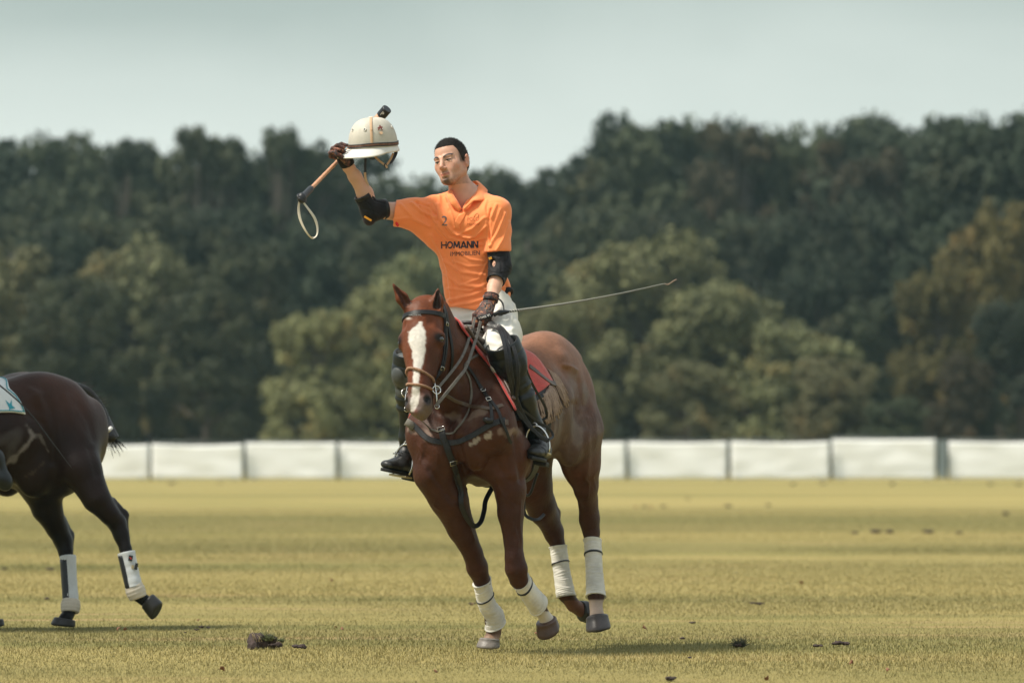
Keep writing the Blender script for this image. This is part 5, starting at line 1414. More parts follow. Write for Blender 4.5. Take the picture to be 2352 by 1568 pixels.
# ------------------------------------------------------------------ dark bay horse leaving the frame on the left
def build_bay():
    th = R(60); b = nrm(V3(math.sin(th), math.cos(th), -.14)); l = nrm(V3(math.cos(th), -math.sin(th), 0)); u = np.cross(b, l); u = -u if u[2] < 0 else u
    BF = Frame((-3.71, 30.48, .005), b, l, u)
    F = Field((-4.5, 29.2, -.02), (-1.8, 32.3, 1.9), .0125, fine=[(0, -2.95, -1.9, .0095)])
    neck = [(BF(.34, 0, 1.20), (.145, .27)), (BF(.10, 0, 1.36), (.11, .20)), (BF(-.12, 0, 1.50), (.085, .15)), (BF(-.30, 0, 1.60), (.065, .11))]
    horse_trunk(F, BF, neck)
    ha = nrm(-b*.55-V3(0, 0, 1)); hw = l; hf = np.cross(ha, hw); ho = BF(-.36, 0, 1.68)
    Qb = lambda w, f, a: ho+hw*w+hf*f+ha*a
    F.cone(BF(-.30, 0, 1.60), Qb(0, -.10, .10), (.06, .09), (.06, .08), .06, l)
    horse_head(F, Qb, (hw, hf, ha))
    for s in (-1, 1): ear(F, Qb(s*.05, -.05, .02), Qb(s*.075, -.03, -.10), hf)
    sc = 1/420.0
    def lp(sp): return [(at(x, y, d), (r*sc, r*sc*f)) for x, y, d, r, f in sp]
    LHb = [(160, 980, 3.26, 48, 1.1), (186, 1075, 3.14, 42, 1.1), (222, 1145, 3.10, 30, 1.1), (252, 1182, 3.12, 25, .9), (268, 1200, 3.15, 25, .8), (279, 1229, 3.13, 20.5, .85), (289, 1262, 3.1, 15, .9),
           (299, 1310, 3.08, 13, 1), (310, 1360, 3.08, 17.5, .95), (330, 1377, 3.1, 13.5, .95), (342, 1383, 3.1, 16, .95)]
    RHb = [(95, 1030, 3.3, 60, 1.1), (95, 1110, 3.30, 47, 1.1), (108, 1166, 3.33, 33, 1.1), (130, 1212, 3.38, 27, .9), (145, 1242, 3.40, 24, .85), (151, 1268, 3.38, 19, .85), (155, 1300, 3.36, 14.5, .9),
           (160, 1350, 3.33, 13, 1), (163, 1392, 3.30, 17.5, .95), (156, 1412, 3.28, 14, .95), (150, 1420, 3.26, 17, .95)]
    RFb = [(BF(.28, -.18, .95), (.09, .11)), (BF(.42, -.17, .62), (.045, .055)), (BF(.56, -.16, .42), (.045, .05)), (at(-30, 1385, 3.2), (.036, .04)), (at(-22, 1412, 3.2), (.030, .032)), (at(-16, 1425, 3.2), (.040, .042))]
    LFb = [(BF(.24, .18, .95), (.09, .11)), (BF(.0, .18, .72), (.045, .055)), (BF(-.10, .18, .60), (.045, .05)), (BF(.02, .18, .34), (.036, .04)), (BF(.12, .18, .27), (.03, .032)), (BF(.16, .18, .25), (.04, .04))]
    for pts in (lp(LHb), lp(RHb), RFb, LFb):
        for i, ((a, ra), (c, rb)) in enumerate(zip(pts, pts[1:])): F.cone(a, c, ra, rb, .10 if i < 1 else (.03 if i < 2 else .014), l, mg=.12 if i < 2 else .05)
    F.cone(at(288, 1180, 3.2), at(262, 1148, 3.15), (.016, .02), (.012, .02), .03); F.cone(at(288, 1180, 3.2), at(292, 1232, 3.2), (.016, .02), (.014, .018), .025)
    F.cone(at(164, 1228, 3.45), at(146, 1190, 3.4), (.016, .02), (.012, .02), .03); F.cone(at(164, 1228, 3.45), at(164, 1268, 3.43), (.014, .018), (.012, .016), .025)
    P, Q = F.mesh(); P = relax(P, Q, 2, .5); x, y = proj(P); Nn = normals(P, Q); fr = Nn[:, 1] < .2
    def st(pts, amp, w):
        nonlocal P
        d = seg_dist(x, y, pts); P += Nn*(fr*amp*np.exp(-(d/w)**2))[:, None]
    st([(100, 900), (118, 940), (125, 1000), (120, 1060)], -.012, 10); st([(150, 910), (165, 960), (190, 1000)], .006, 9); st([(180, 930), (205, 970), (215, 1010)], -.006, 8)
    st([(70, 895), (85, 905), (98, 900)], .008, 7); st([(205, 1030), (222, 1090)], -.006, 8); st([(60, 950), (95, 970), (120, 1010)], -.006, 6)
    n1 = noise_np(P, 5, 3.1); n2 = noise_np(P, 22, 7.7)
    q = P-BF.o; hb = q@b; hu = q@u
    C = np.tile([.016, .0085, .0070], (len(P), 1))*(1+.3*n1)[:, None]
    def mixc(m, col):
        nonlocal C
        m = np.clip(m, 0, 1)[:, None]; C = C*(1-m)+np.array(col)*m
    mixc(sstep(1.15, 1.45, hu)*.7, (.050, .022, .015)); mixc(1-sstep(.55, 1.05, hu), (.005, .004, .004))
    mixc(sstep(8, 2, seg_dist(x, y, [(63, 977), (78, 1000), (42, 1044), (13, 1066)])+9*n2)*fr*.5, (.30, .27, .25))
    mixc(sstep(24, 4, seg_dist(x, y, [(10, 1010), (35, 1000), (20, 1040)])+12*n2)*fr*.35, (.12, .11, .105))
    mixc(sstep(4, 1, seg_dist(x, y, [(58, 1094), (78, 1084), (100, 1062)])+4*n2)*fr*.25, (.12, .09, .05))
    mixc(sstep(4, 1, seg_dist(x, y, [(92, 1000), (112, 1038)])+4*n2)*fr*.35, (.22, .2, .18))
    C = np.clip(C, .002, .9)
    root = empty('horse', (BF(.8, 0, 0)[0], BF(.8, 0, 0)[1], 0)); tag(root, 'dark bay horse with a tied up tail leaving the photo at the left edge', 'horse')
    mesh_obj('body', P, Q, M_COATB, root, colors=C); S = Surf(P, Q)
    for s in (-1, 1): V, Fc = ball(Qb(s*.095, -.048, .207), (.021, .022, .020), (hw, hf, ha)); mesh_obj('eye', V, Fc, M_EYE, root)
    def hoof(top, ax, fwd, w, h):
        ax = nrm(ax); fwd = nrm(fwd-ax*np.dot(fwd, ax)); sd = np.cross(ax, fwd); rings = []
        for t, s_ in ((-.08, .80), (.02, .90), (.10, .90), (.4, .95), (.7, .99), (.88, .99), (.96, .92), (1.0, .8), (.99, .5)):
            rings.append([np.asarray(top)+ax*h*t*(1-.22*(1-math.cos(a))/2 if t > 0 else 1)+fwd*(math.cos(a)*w*.5*s_*1.08+.14*h*t)+sd*math.sin(a)*w*.5*s_ for a in np.linspace(0, 2*math.pi, 27)[:-1]])
        V, Fc = loft(rings); mesh_obj('hoof', V, Fc, M_HOOFB, root)
    hoof(at(340, 1380, 3.1), V3(.62, -.1, -.55), V3(.5, 0, -.6), .105, .085)
    hoof(at(149, 1421, 3.26), V3(-.18, -.05, -1), -b, .125, .045)
    hoof(at(-16, 1424, 3.2), V3(.1, 0, -1), -b, .12, .045); hoof(BF(.17, .18, .24), V3(.5, .3, -.8), -b, .12, .06)
    # leg boots: shell, dark panel, straps, cream wrap
    M_SHELL = mat('boot_shell_white', (.55, .58, .60), rough=.6, var=.1, vscale=20); M_WRAP = mat('cream_wrap', (.55, .50, .42), rough=.9, bump=200, var=.12)
    for top, bot, r0, r1, wt, wb, lg in ((at(290, 1268, 3.1), at(308, 1349, 3.08), 19.5, 19, at(305, 1340, 3.08), at(318, 1373, 3.085), 1), (at(156, 1277, 3.37), at(163, 1384, 3.31), 18, 17.5, at(163, 1376, 3.31), at(161, 1406, 3.29), 0)):
        ax = nrm(bot-top); sd = nrm(np.cross(ax, V3(0, 1, 0))); fw = np.cross(ax, sd); rings = []
        for i in range(31):
            t = i/30; c = top+(bot-top)*t; r = (r0+(r1-r0)*t)*sc*(1+.025*(1 if (t*4) % 1 < .5 else 0)+.03*math.cos(t*6.28)); 
            rings.append([c+sd*math.cos(a)*r+fw*math.sin(a)*r*1.1 for a in np.linspace(0, 2*math.pi, 29)[:-1]])
        V, Fc = loft(rings); bt = mesh_obj('leg_boot', V, Fc, M_SHELL, root)
        lefta = [a for a in np.linspace(0, 2*math.pi, 29)[:-1]]
        lx = sd if sd[0] < 0 else -sd; fr_ = V3(0, -1, 0)
        V = []; 
        for i in range(13):
            t = .05+.93*i/12; c = top+(bot-top)*t; r = (r0+(r1-r0)*t)*sc*1.075
            for k in range(7):
                a = R(-35+ (98 if lg else 118)*k/6); V.append(c+lx*math.cos(a)*r+fr_*math.sin(a)*r*1.1)
        Fc = [(i*7+k, i*7+k+1, (i+1)*7+k+1, (i+1)*7+k) for i in range(12) for k in range(6)]
        o = mesh_obj('dark_panel', V, Fc, M_BLACK, bt); sm = o.modifiers.new('thick', 'SOLIDIFY'); sm.thickness = .003; sm.offset = 1
        path = spline([wt, (wt+wb)/2, wb], 6); V, Fc = tube(path, [(19+3.2*math.sin(math.pi*i/12)+.6*(i % 3))*sc for i in range(13)], 24); mesh_obj('fetlock_wrap', V, Fc, M_WRAP, root)
    Bs = Surf(P, Q)
    V, Fc = box(at(315.5, 1311, 3.03)*0+at(298+17, 1310, 3.04), V3(1, 0, .2), V3(0, 1, 0), V3(-.2, 0, 1), .010, .004, .020)
    for cx, cy, m_, w_, h_ in ((300, 1281, M_BLACK, .011, .015), (305, 1301, M_BRASS, .007, .010), (313, 1300, M_BLACK, .008, .018)):
        V, Fc = box(at(cx, cy, 3.045), nrm(V3(1, 0, -.2)), V3(0, 1, 0), nrm(V3(.2, 0, 1)), w_, .004, h_); mesh_obj('boot_label', V, Fc, m_, root, smooth=False)
    V, Fc = box(at(300, 1281, 3.038), nrm(V3(1, 0, .9)), V3(0, 1, 0), nrm(V3(-.9, 0, 1)), .003, .002, .008); mesh_obj('boot_label', V, Fc, mat('red_mark', (.4, .02, .02)), root, smooth=False)
    # tail, plaited up and taped
    rnd = random.Random(8); parts = []
    core = spline([at(165, 884, 3.55), at(200, 900, 3.6), at(226, 935, 3.65), at(240, 970, 3.65), at(250, 995, 3.6), at(255, 1008, 3.6)], 6)
    parts.append(tube(core, [.024+.024*i/len(core) for i in range(len(core))], 12))
    V, Fc = ball(at(252, 1002, 3.58), (.036, .036, .036)); parts.append((V, Fc))
    for k in range(140):
        i = rnd.randrange(2, len(core)-1); p = core[i]; d = V3(rnd.uniform(-.2, 1), rnd.uniform(-.5, .5), rnd.uniform(-.3, .9)); L = rnd.uniform(.03, .08)
        parts.append(tube([p, p+d*L*.6, p+d*L+V3(.01, 0, -.015)], [.0022, .0016, .0006], 4))
    for k in range(34):
        p = at(255, 1008, 3.58)+V3(rnd.uniform(-.02, .02), 0, 0); d = V3(rnd.uniform(-.1, 1), 0, rnd.uniform(-1, -.1)); L = rnd.uniform(.04, .10)
        parts.append(tube([p, p+d*L*.6, p+d*L+V3(.01, 0, -.02)], [.0022, .0014, .0006], 4))
    V, Fc = join(parts); tl = mesh_obj('tail', V, Fc, M_HAIRB, root)
    V, Fc = tube([at(243, 992, 3.56), at(249, 988, 3.55), at(255, 983, 3.58)], .012, 10); mesh_obj('tail_tape', V, Fc, M_WHITE, tl)

    # saddle cloth
    sroot = empty('saddle_cloth', tuple(BF(.6, 0, 1.5))); tag(sroot, 'white saddle cloth with a teal border and teal bird on the dark bay horse', 'saddle cloth')
    def sab(px, py): q_ = S.hit(px, py, 0, 2.9)[0]-BF.o; return q_@b, math.atan2((q_@l)/.36, (q_@u-1.16)/.42)
    c1 = sab(10, 905); c2 = sab(63, 958); c3 = sab(2, 964)
    M_CL = mat('quilted_white', (.66, .69, .70), rough=.85, bump=160, bumpdist=.002, var=.04); M_TEAL = mat('teal_trim', (.02, .28, .36), rough=.7)
    def rear(a): return float(np.interp(abs(a), sorted([c1[1], c2[1]]), [c1[0], c2[0]] if c1[1] < c2[1] else [c2[0], c1[0]]))
    V = []; na, nb = 20, 40; am = abs(c2[1])
    for i in range(na+1):
        for j in range(nb+1):
            a = (-1+2*j/nb)*am; t = i/na; V.append(S.near(BF(.32*(1-t)+rear(a)*t, math.sin(a)*.36, 1.16+math.cos(a)*.42), .012)[0])
    Qs = np.array([(i*(nb+1)+j, i*(nb+1)+j+1, (i+1)*(nb+1)+j+1, (i+1)*(nb+1)+j) for i in range(na) for j in range(nb)])
    cl = mesh_obj('cloth', relax(np.array(V), Qs, 1), Qs, M_CL, sroot); sm = cl.modifiers.new('thick', 'SOLIDIFY'); sm.thickness = .010; sm.offset = 0
    for sg in (-1, 1):
        for ins in (0.0,):
            pts = [BF(s_, math.sin(sg*am*(1-.03))*.36, 1.16+math.cos(am*(1-.03))*.42) for s_ in np.linspace(.34, rear(am)-.015, 12)]+[BF(rear(a)-.015, math.sin(sg*a)*.36, 1.16+math.cos(a)*.42) for a in np.linspace(am*.97, .1, 14)]
            q_ = [S.near(p, .020) for p in pts]; V, Fc = ribbon([p for p, n in q_], [n for p, n in q_], .006, .003); mesh_obj('border', V, Fc, M_TEAL, cl)
    bird = [(11, 922), (17, 927), (21, 931), (23, 927), (25, 921), (25.5, 928), (26, 934), (30, 938), (33, 940), (27, 941.5), (23, 942), (20, 946), (20, 940), (18, 936), (15, 930)]
    top = [S.hit(px, py, .0195, 2.9)[0] for px, py in bird]; bot = [S.hit(px, py, .014, 2.9)[0] for px, py in bird]; k = len(bird)
    mesh_obj('bird_emblem', top+bot, [tuple(range(k)), tuple(range(k, 2*k))[::-1]]+[(i, k+i, k+(i+1) % k, (i+1) % k) for i in range(k)], M_TEAL, cl, smooth=False)
    # saddle, girth
    sd = empty('saddle', tuple(BF(.5, 0, 1.5))); tag(sd, 'black saddle on the dark bay horse, mostly beyond the left edge', 'saddle')
    F = Field(tuple(BF(.5, 0, 1.3)-V3(.5, .6, .4)), tuple(BF(.5, 0, 1.3)+V3(.5, .6, .4)), .011, margin=.06)
    F.cone(BF(.32, 0, 1.52), BF(.50, 0, 1.50), (.10, .035), (.13, .03), .04, l); F.cone(BF(.50, 0, 1.50), BF(.68, 0, 1.53), (.13, .03), (.13, .035), .04, l)
    for s in (-1, 1): F.cone(BF(.42, s*.14, 1.46), BF(.46, s*.27, 1.15), (.16, .03), (.12, .02), .03, b)
    Pp, Qq = F.mesh(); mesh_obj('seat', Pp, Qq, M_LEATH, sd)

    # its rider, of whom the photograph shows the boot alone
    pr = empty('person', tuple(BF(.5, 0, 1.5))); tag(pr, 'second rider on the dark bay horse, only a black boot inside the left edge', 'person')
    pel = BF(.50, 0, 1.66)
    F = Field(tuple(pel-V3(.9, .9, .75)), tuple(pel+V3(.9, .9, 1.05)), .014, margin=.08)
    ch = pel+V3(-.05, 0, .42); hd = pel+V3(-.10, -.02, .78)
    F.chain([(pel, (.13, .16)), (pel+V3(0, 0, .2), (.11, .14)), (ch, (.12, .18)), (pel+V3(-.07, 0, .58), .06), (hd-V3(0, 0, .08), .06)], .05, nrm(-b*V3(1, 1, 0)))
    F.ell(hd, (.10, .08, .12), (b, l, u), .03)
    hands = []
    for s in (-1, 1):
        sh = ch+l*s*.19+V3(0, 0, .05); el = sh+l*s*.05-b*.05-V3(0, 0, .28); hn = el-b*.24+l*(-s*.10)-V3(0, 0, .0); hands.append(hn)
        F.chain([(sh, .055), (el, .042), (hn, .028)], .03); F.chain([(hn, .03), (hn-b*.07, .026)], .02)
    P2, Q2 = F.mesh(); P2 = relax(P2, Q2, 1); c2_ = np.tile([.47, .26, .18], (len(P2), 1)); mesh_obj('body', P2, Q2, M_SKIN, pr, colors=c2_)
    F = Field(tuple(pel-V3(.9, .9, .3)), tuple(pel+V3(.9, .9, .8)), .014, margin=.08)
    F.chain([(pel+V3(0, 0, .02), (.15, .19)), (pel+V3(0, 0, .2), (.13, .17)), (ch, (.14, .20))], .05, nrm(b))
    for s in (-1, 1): sh = ch+l*s*.19+V3(0, 0, .05); F.cone(ch+V3(0, 0, .08), sh, .09, .075, .05); F.cone(sh, sh+l*s*.03-b*.02-V3(0, 0, .19), .075, .062, .04)
    P2, Q2 = F.mesh(); mesh_obj('shirt', relax(P2, Q2, 2), Q2, mat('teal_shirt', (.05, .22, .26), rough=.8), pr)
    F = Field(tuple(hd-.2), tuple(hd+.2), .009); F.ell(hd+V3(0, 0, .05), (.125, .11, .12), (b, l, u), .01); F.ell(hd-b*.10+V3(0, 0, .02), (.10, .10, .015), (b, l, u), .01)
    F.ell(hd-V3(0, 0, .10)-b*.04, (.16, .15, .11), (b, l, u), .004, 'sub'); P2, Q2 = F.mesh(); mesh_obj('helmet', P2, Q2, M_BREECH, pr)
    F = Field(tuple(pel-V3(.9, .9, .8)), tuple(pel+V3(.9, .9, .2)), .014, margin=.08)
    F.chain([(pel-V3(0, 0, .02), (.14, .18)), (pel+V3(0, 0, .10), (.13, .16))], .05, nrm(b))
    for s in (-1, 1): F.chain([(pel+l*s*.10-V3(0, 0, .04), .10), (BF(.30, s*.27, 1.44), .085), (BF(.20, s*.30, 1.26), .065)], .05)
    P2, Q2 = F.mesh(); mesh_obj('breeches', relax(P2, Q2, 1), Q2, M_BREECH, pr)
    for s in (-1, 1):
        kn = BF(.18, s*.31, 1.25); an = at(-12, 1052, 2.62) if s > 0 else BF(.60, -.34, .95); toe = an-b*.20-V3(0, 0, .05)
        heel = at(12, 1112, 2.62) if s > 0 else an+b*.05-V3(0, 0, .12)
        F = Field(tuple(np.minimum(np.minimum(kn, an), toe)-.2), tuple(np.maximum(np.maximum(kn, an), heel)+.16), .009, margin=.05)
        F.chain([(kn+V3(0, 0, .04), .075), (kn*.6+an*.4, .062), (an, .047)], .03); F.cone(an, heel, .048, .036, .03)
        F.cone(heel+V3(0, 0, .02), heel-b*.22+V3(0, 0, .02), .036, .040, .03)
        P2, Q2 = F.mesh(); P2 = relax(P2, Q2, 1); mesh_obj('boot', P2, Q2, M_BOOT, pr)
    wp = empty('riding_whip', tuple(hands[1])); tag(wp, 'thin black whip trailing across the dark flank of the bay horse', 'whip')
    wl = spline([hands[1]-b*.08, at(-60, 840, 2.55), at(0, 885, 2.50), at(60, 939, 2.52), at(110, 1002, 2.56), at(164, 1074, 2.62)], 8)
    V, Fc = tube(wl, [.006-.0038*i/len(wl) for i in range(len(wl))], 8); mesh_obj('shaft', V, Fc, M_BLACK, wp)
build_bay()
# ------------------------------------------------------------------ ground
def grass_colour_nodes(t, straw=0.5):
    """bands and patches of straw, green and worn turf, laid out in metres on the field"""
    g = N(t, 'ShaderNodeNewGeometry')
    def noise_at(sx, sy, scale, detail=3.0, rough=.55, dist=0):
        mpn = N(t, 'ShaderNodeMapping'); mpn.inputs['Scale'].default_value = (sx, sy, 1)
        t.links.new(g.outputs['Position'], mpn.inputs[0])
        n = N(t, 'ShaderNodeTexNoise', inp={'Scale': scale, 'Detail': detail, 'Roughness': rough, 'Distortion': dist}); t.links.new(mpn.outputs[0], n.inputs['Vector']); return n.outputs['Fac']
    def ramp(fac, a, b):
        m = N(t, 'ShaderNodeMapRange', inp={1: a, 2: b, 3: 0.0, 4: 1.0}); m.interpolation_type = 'SMOOTHSTEP'; t.links.new(fac, m.inputs[0]); return m.outputs[0]
    def mix(f, a, b):
        m = N(t, 'ShaderNodeMix', data_type='RGBA'); t.links.new(f, m.inputs[0])
        for k, v in ((6, a), (7, b)):
            if isinstance(v, tuple): m.inputs[k].default_value = (*v, 1)
            else: t.links.new(v, m.inputs[k])
        return m.outputs[2]
    c = mix(ramp(noise_at(.012, .075, 1.0, 9, .72, .3), .40, .60), (.225, .198, .074), (.370, .302, .116))
    c = mix(ramp(noise_at(.05, .33, 1.0, 7, .7, .4), .50, .66), c, (.185, .178, .060))
    c = mix(ramp(noise_at(.16, 1.1, 1.3, 5, .65, .2), .55, .74), c, (.40, .285, .140))
    c = mix(ramp(noise_at(1.2, 3.5, 2.2, 4, .65), .64, .80), c, (.24, .14, .075))
    return c, noise_at
m_, t_, b_ = mat_new('mown_turf'); M_TURF = m_
c_, na_ = grass_colour_nodes(t_)
fin_ = na_(14, 20, 3.0, 5, .7); mr_ = N(t_, 'ShaderNodeMapRange', inp={1: .3, 2: .7, 3: .70, 4: 1.25}); t_.links.new(fin_, mr_.inputs[0])
vm_ = N(t_, 'ShaderNodeVectorMath', operation='SCALE'); t_.links.new(c_, vm_.inputs[0]); t_.links.new(mr_.outputs[0], vm_.inputs['Scale'])
t_.links.new(vm_.outputs[0], b_.inputs['Base Color']); b_.inputs['Roughness'].default_value = .95; b_.inputs['Specular IOR Level'].default_value = .1
bp_ = N(t_, 'ShaderNodeBump', inp={'Strength': .8, 'Distance': .03}); t_.links.new(na_(9, 9, 4.0, 5, .7), bp_.inputs['Height']); t_.links.new(bp_.outputs[0], b_.inputs['Normal'])
xs = np.concatenate([np.linspace(-700, -40, 12), np.linspace(-36, 36, 37), np.linspace(40, 700, 12)]); ys = np.concatenate([np.linspace(-60, 18, 8), np.linspace(20, 60, 41), np.linspace(64, 200, 30), np.linspace(220, 1500, 14)])
Vg = np.array([(x, y, .012*noise.noise(Vector((x*.23, y*.23, 0)))-.012 if y < 60 else -.012) for x in xs for y in ys])
nx_, ny_ = len(xs), len(ys)
Fg = np.array([(i*ny_+j, (i+1)*ny_+j, (i+1)*ny_+j+1, i*ny_+j+1) for i in range(nx_-1) for j in range(ny_-1)])
tag(mesh_obj('ground', Vg, Fg, M_TURF), kind='structure')

# grass blades over the nearer turf
rs = np.random.RandomState(5)
def blades(n, y0, y1, h0, h1, w0):
    u = rs.rand(n); Y = y0*(y1/y0)**(u**1.15)
    X = (rs.rand(n)*2-1)*(Y*.098+2.6)
    ang = rs.rand(n)*math.pi; h = (h0+(h1-h0)*rs.rand(n)**2.2)*(1-.5*(Y-y0)/(y1-y0)); wd = w0*(.6+.8*rs.rand(n))*(Y/25)**.7
    la = rs.rand(n)*2*math.pi; le = h*(.2+.9*rs.rand(n))
    B = np.stack([X, Y, np.full(n, -.014)], 1); dx = np.stack([np.cos(ang)*wd, np.sin(ang)*wd, np.zeros(n)], 1)
    T = B+np.stack([np.cos(la)*le, np.sin(la)*le, h+.006], 1)
    V = np.empty((n*3, 3)); V[0::3] = B-dx; V[1::3] = B+dx; V[2::3] = T
    F = np.arange(n*3).reshape(n, 3); col = rs.rand(n)
    return V, F, np.repeat(col, 3)
m_, t_, b_ = mat_new('grass_blade'); M_BLADE = m_
c_, na_ = grass_colour_nodes(t_); a_ = N(t_, 'ShaderNodeVertexColor', layer_name='Col'); sp_ = N(t_, 'ShaderNodeSeparateColor'); t_.links.new(a_.outputs[0], sp_.inputs[0])
rp_ = N(t_, 'ShaderNodeValToRGB'); e_ = rp_.color_ramp.elements; e_[0].position = 0; e_[0].color = (.070, .090, .036, 1); e_[1].position = 1; e_[1].color = (.38, .32, .17, 1)
q_ = e_.new(.45); q_.color = (.175, .17, .066, 1)
t_.links.new(sp_.outputs[0], rp_.inputs[0]); mx_ = N(t_, 'ShaderNodeMix', data_type='RGBA'); mx_.inputs[0].default_value = .38
t_.links.new(c_, mx_.inputs[6]); t_.links.new(rp_.outputs[0], mx_.inputs[7]); t_.links.new(mx_.outputs[2], b_.inputs['Base Color'])
b_.inputs['Roughness'].default_value = .6; b_.inputs['Specular IOR Level'].default_value = .25
V, F, c = blades(820000, 22.8, 88, .005, .017, .0021)
cc = np.stack([c, c, c], 1)
g_ = mesh_obj('grass', V, F, M_BLADE, smooth=False, colors=cc); tag(g_, 'short mown dry grass blades', 'grass', kind='stuff')

# ------------------------------------------------------------------ clods, tufts, fallen leaves
M_SOIL = mat('dark_soil', (.045, .030, .026), rough=.95, var=.5, vscale=40, bump=60, bumpdist=.01)
M_STRAW = mat('dry_straw', (.45, .36, .20), rough=.8); M_TUFT = mat('tuft_green', (.10, .12, .045), rough=.8, var=.4, vscale=60)
M_LEAFR = mat('russet_leaf', (.20, .085, .045), rough=.8, var=.3, vscale=60)
def clod_mesh(r, seed, flat=.7):
    F = Field((-r*1.4,)*3, (r*1.4,)*3, r*.085, margin=r*.3); rd = random.Random(seed)
    for k in range(7): F.ell((rd.uniform(-.6, .6)*r, rd.uniform(-.5, .5)*r, rd.uniform(-.1, .35)*r*flat), (r*rd.uniform(.25, .5), r*rd.uniform(.25, .5), r*rd.uniform(.2, .42)*flat), None, r*.08)
    P, Q = F.mesh(); Nn = normals(P, Q); return P+Nn*(r*.10*noise_np(P/r, 4.5, seed)+r*.06*noise_np(P/r, 12, seed))[:, None], Q
def tuft(p, n, h, seed, up=1.0):
    rd = random.Random(seed); parts = []
    for k in range(n):
        d = V3(rd.uniform(-1, 1), rd.uniform(-1, 1), rd.uniform(.4, 1.6)*up); L = h*rd.uniform(.4, 1)
        q = np.asarray(p)+V3(rd.uniform(-1, 1), rd.uniform(-1, 1), 0)*h*.5
        parts.append(tube([q, q+d*L*.5, q+d*L+V3(0, 0, -.2*L)], [.0016, .0013, .0005], 3))
    return join(parts)
def on_ground(px, py, z=.0):
    Y = ground_y(py, z); return V3((px-1176)*Y/FPX, Y, z)
rd = random.Random(3)
def clod(px, py, r, label, seed, grp=None, tufts=30, flat=.8, name='turf_clod', cat='clod'):
    p = on_ground(px, py); root = empty(name, tuple(p)); tag(root, label, cat, grp)
    P, Q = clod_mesh(r, seed, flat); mesh_obj('soil', P+p+V3(0, 0, r*.12), Q, M_SOIL, root)
    if tufts:
        V, F = tuft(p+V3(r*.45, .0, r*.35), tufts, r*.55, seed+1); mesh_obj('grass_tuft', V, F, M_TUFT, root)
        V, F = tuft(p+V3(r*.1, -.02, r*.3), max(3, tufts//12), r*.9, seed+2); mesh_obj('roots', V, F, M_STRAW, root)
    return root
clod(598, 1484, .082, 'big dark clod of torn up turf on the grass left of the chestnut horse', 11, tufts=110, flat=1.1)
clod(634, 1482, .050, 'rounder clod leaning on the right side of the biggest torn up clod', 12, tufts=70, flat=1.0)
clod(686, 1488, .042, 'small flat crumb of soil just right of the big turf clod', 13, tufts=0, flat=.5)
p = on_ground(1698, 1484); root = empty('grass_tuft', tuple(p)); tag(root, 'small dark upright tuft of grass in the shadow right of the hooves', 'tuft')
V, F = tuft(p, 150, .05, 77, 1.0); mesh_obj('blades', V, F, mat('dark_tuft', (.035, .038, .022), rough=.9), root)
P, Q = clod_mesh(.035, 21, .7); mesh_obj('soil', P+p, Q, M_SOIL, root)
clod(1932, 1480, .050, 'long flat patch of kicked up soil at the lower right', 31, tufts=0, flat=.45)
clod(1880, 1484, .030, 'small soil crumb left of the long flat patch at the lower right', 32, tufts=0, flat=.4)
src = clod(462, 1440, .020, 'small dark crumb of soil on the nearer turf', 41, 'small crumbs of soil on the turf', 0, .6)
# the crumbs share one look: copies of one thing
kids = [c_ for c_ in src.children]
def copy_thing(px, py, sc, rz):
    p = on_ground(px, py); r_ = src.copy(); COL.objects.link(r_); r_['label'] = ('dark divot at the foot of the white barriers' if py < 1115 else 'blurred dark divot on the far turf right of the chestnut horse' if py < 1200 else 'dark divot in the loose row of divots at the right' if py < 1300 else 'small dark crumb of soil on the nearer turf'); r_.location = tuple(p); r_.rotation_euler = (0, 0, rz); r_.scale = (sc*1.3, sc, sc)
    for ch in kids: c2 = ch.copy(); COL.objects.link(c2); c2.parent = r_
small = [(478, 1441, .8), (452, 1446, .7), (425, 1452, .5), (457, 1575, .8), (370, 1583, .6), (80, 1662, .9), (1084, 1387, 1.1), (1745, 1387, 1.4), (1728, 1385, 1.0), (1590, 1430, .9), (1568, 1466, 1.0), (1584, 1510, .7),
         (2310, 1180, 3.6), (2132, 1222, 3.0), (2012, 1222, 3.2), (2044, 1222, 3.2), (1964, 1224, 2.0), (2204, 1224, 2.0), (1672, 1163, 3.2), (1524, 1163, 2.4), (1765, 1160, 2.6), (1580, 1145, 2.0), (2050, 1112, 4.5), (2275, 1112, 4.0),
         (1890, 1110, 3.6), (1822, 1112, 4.0), (395, 1110, 4.4), (505, 1109, 3.4), (115, 1307, 1.6), (108, 1375, 1.2), (10, 1306, 1.2), (1540, 1560, 1.6), (2130, 1590, 1.2), (2340, 1112, 4.0), (1480, 1164, 2.6)]
for px, py, s_ in small:
    if py < 1562: copy_thing(px, py, s_, rd.uniform(0, 6.28))
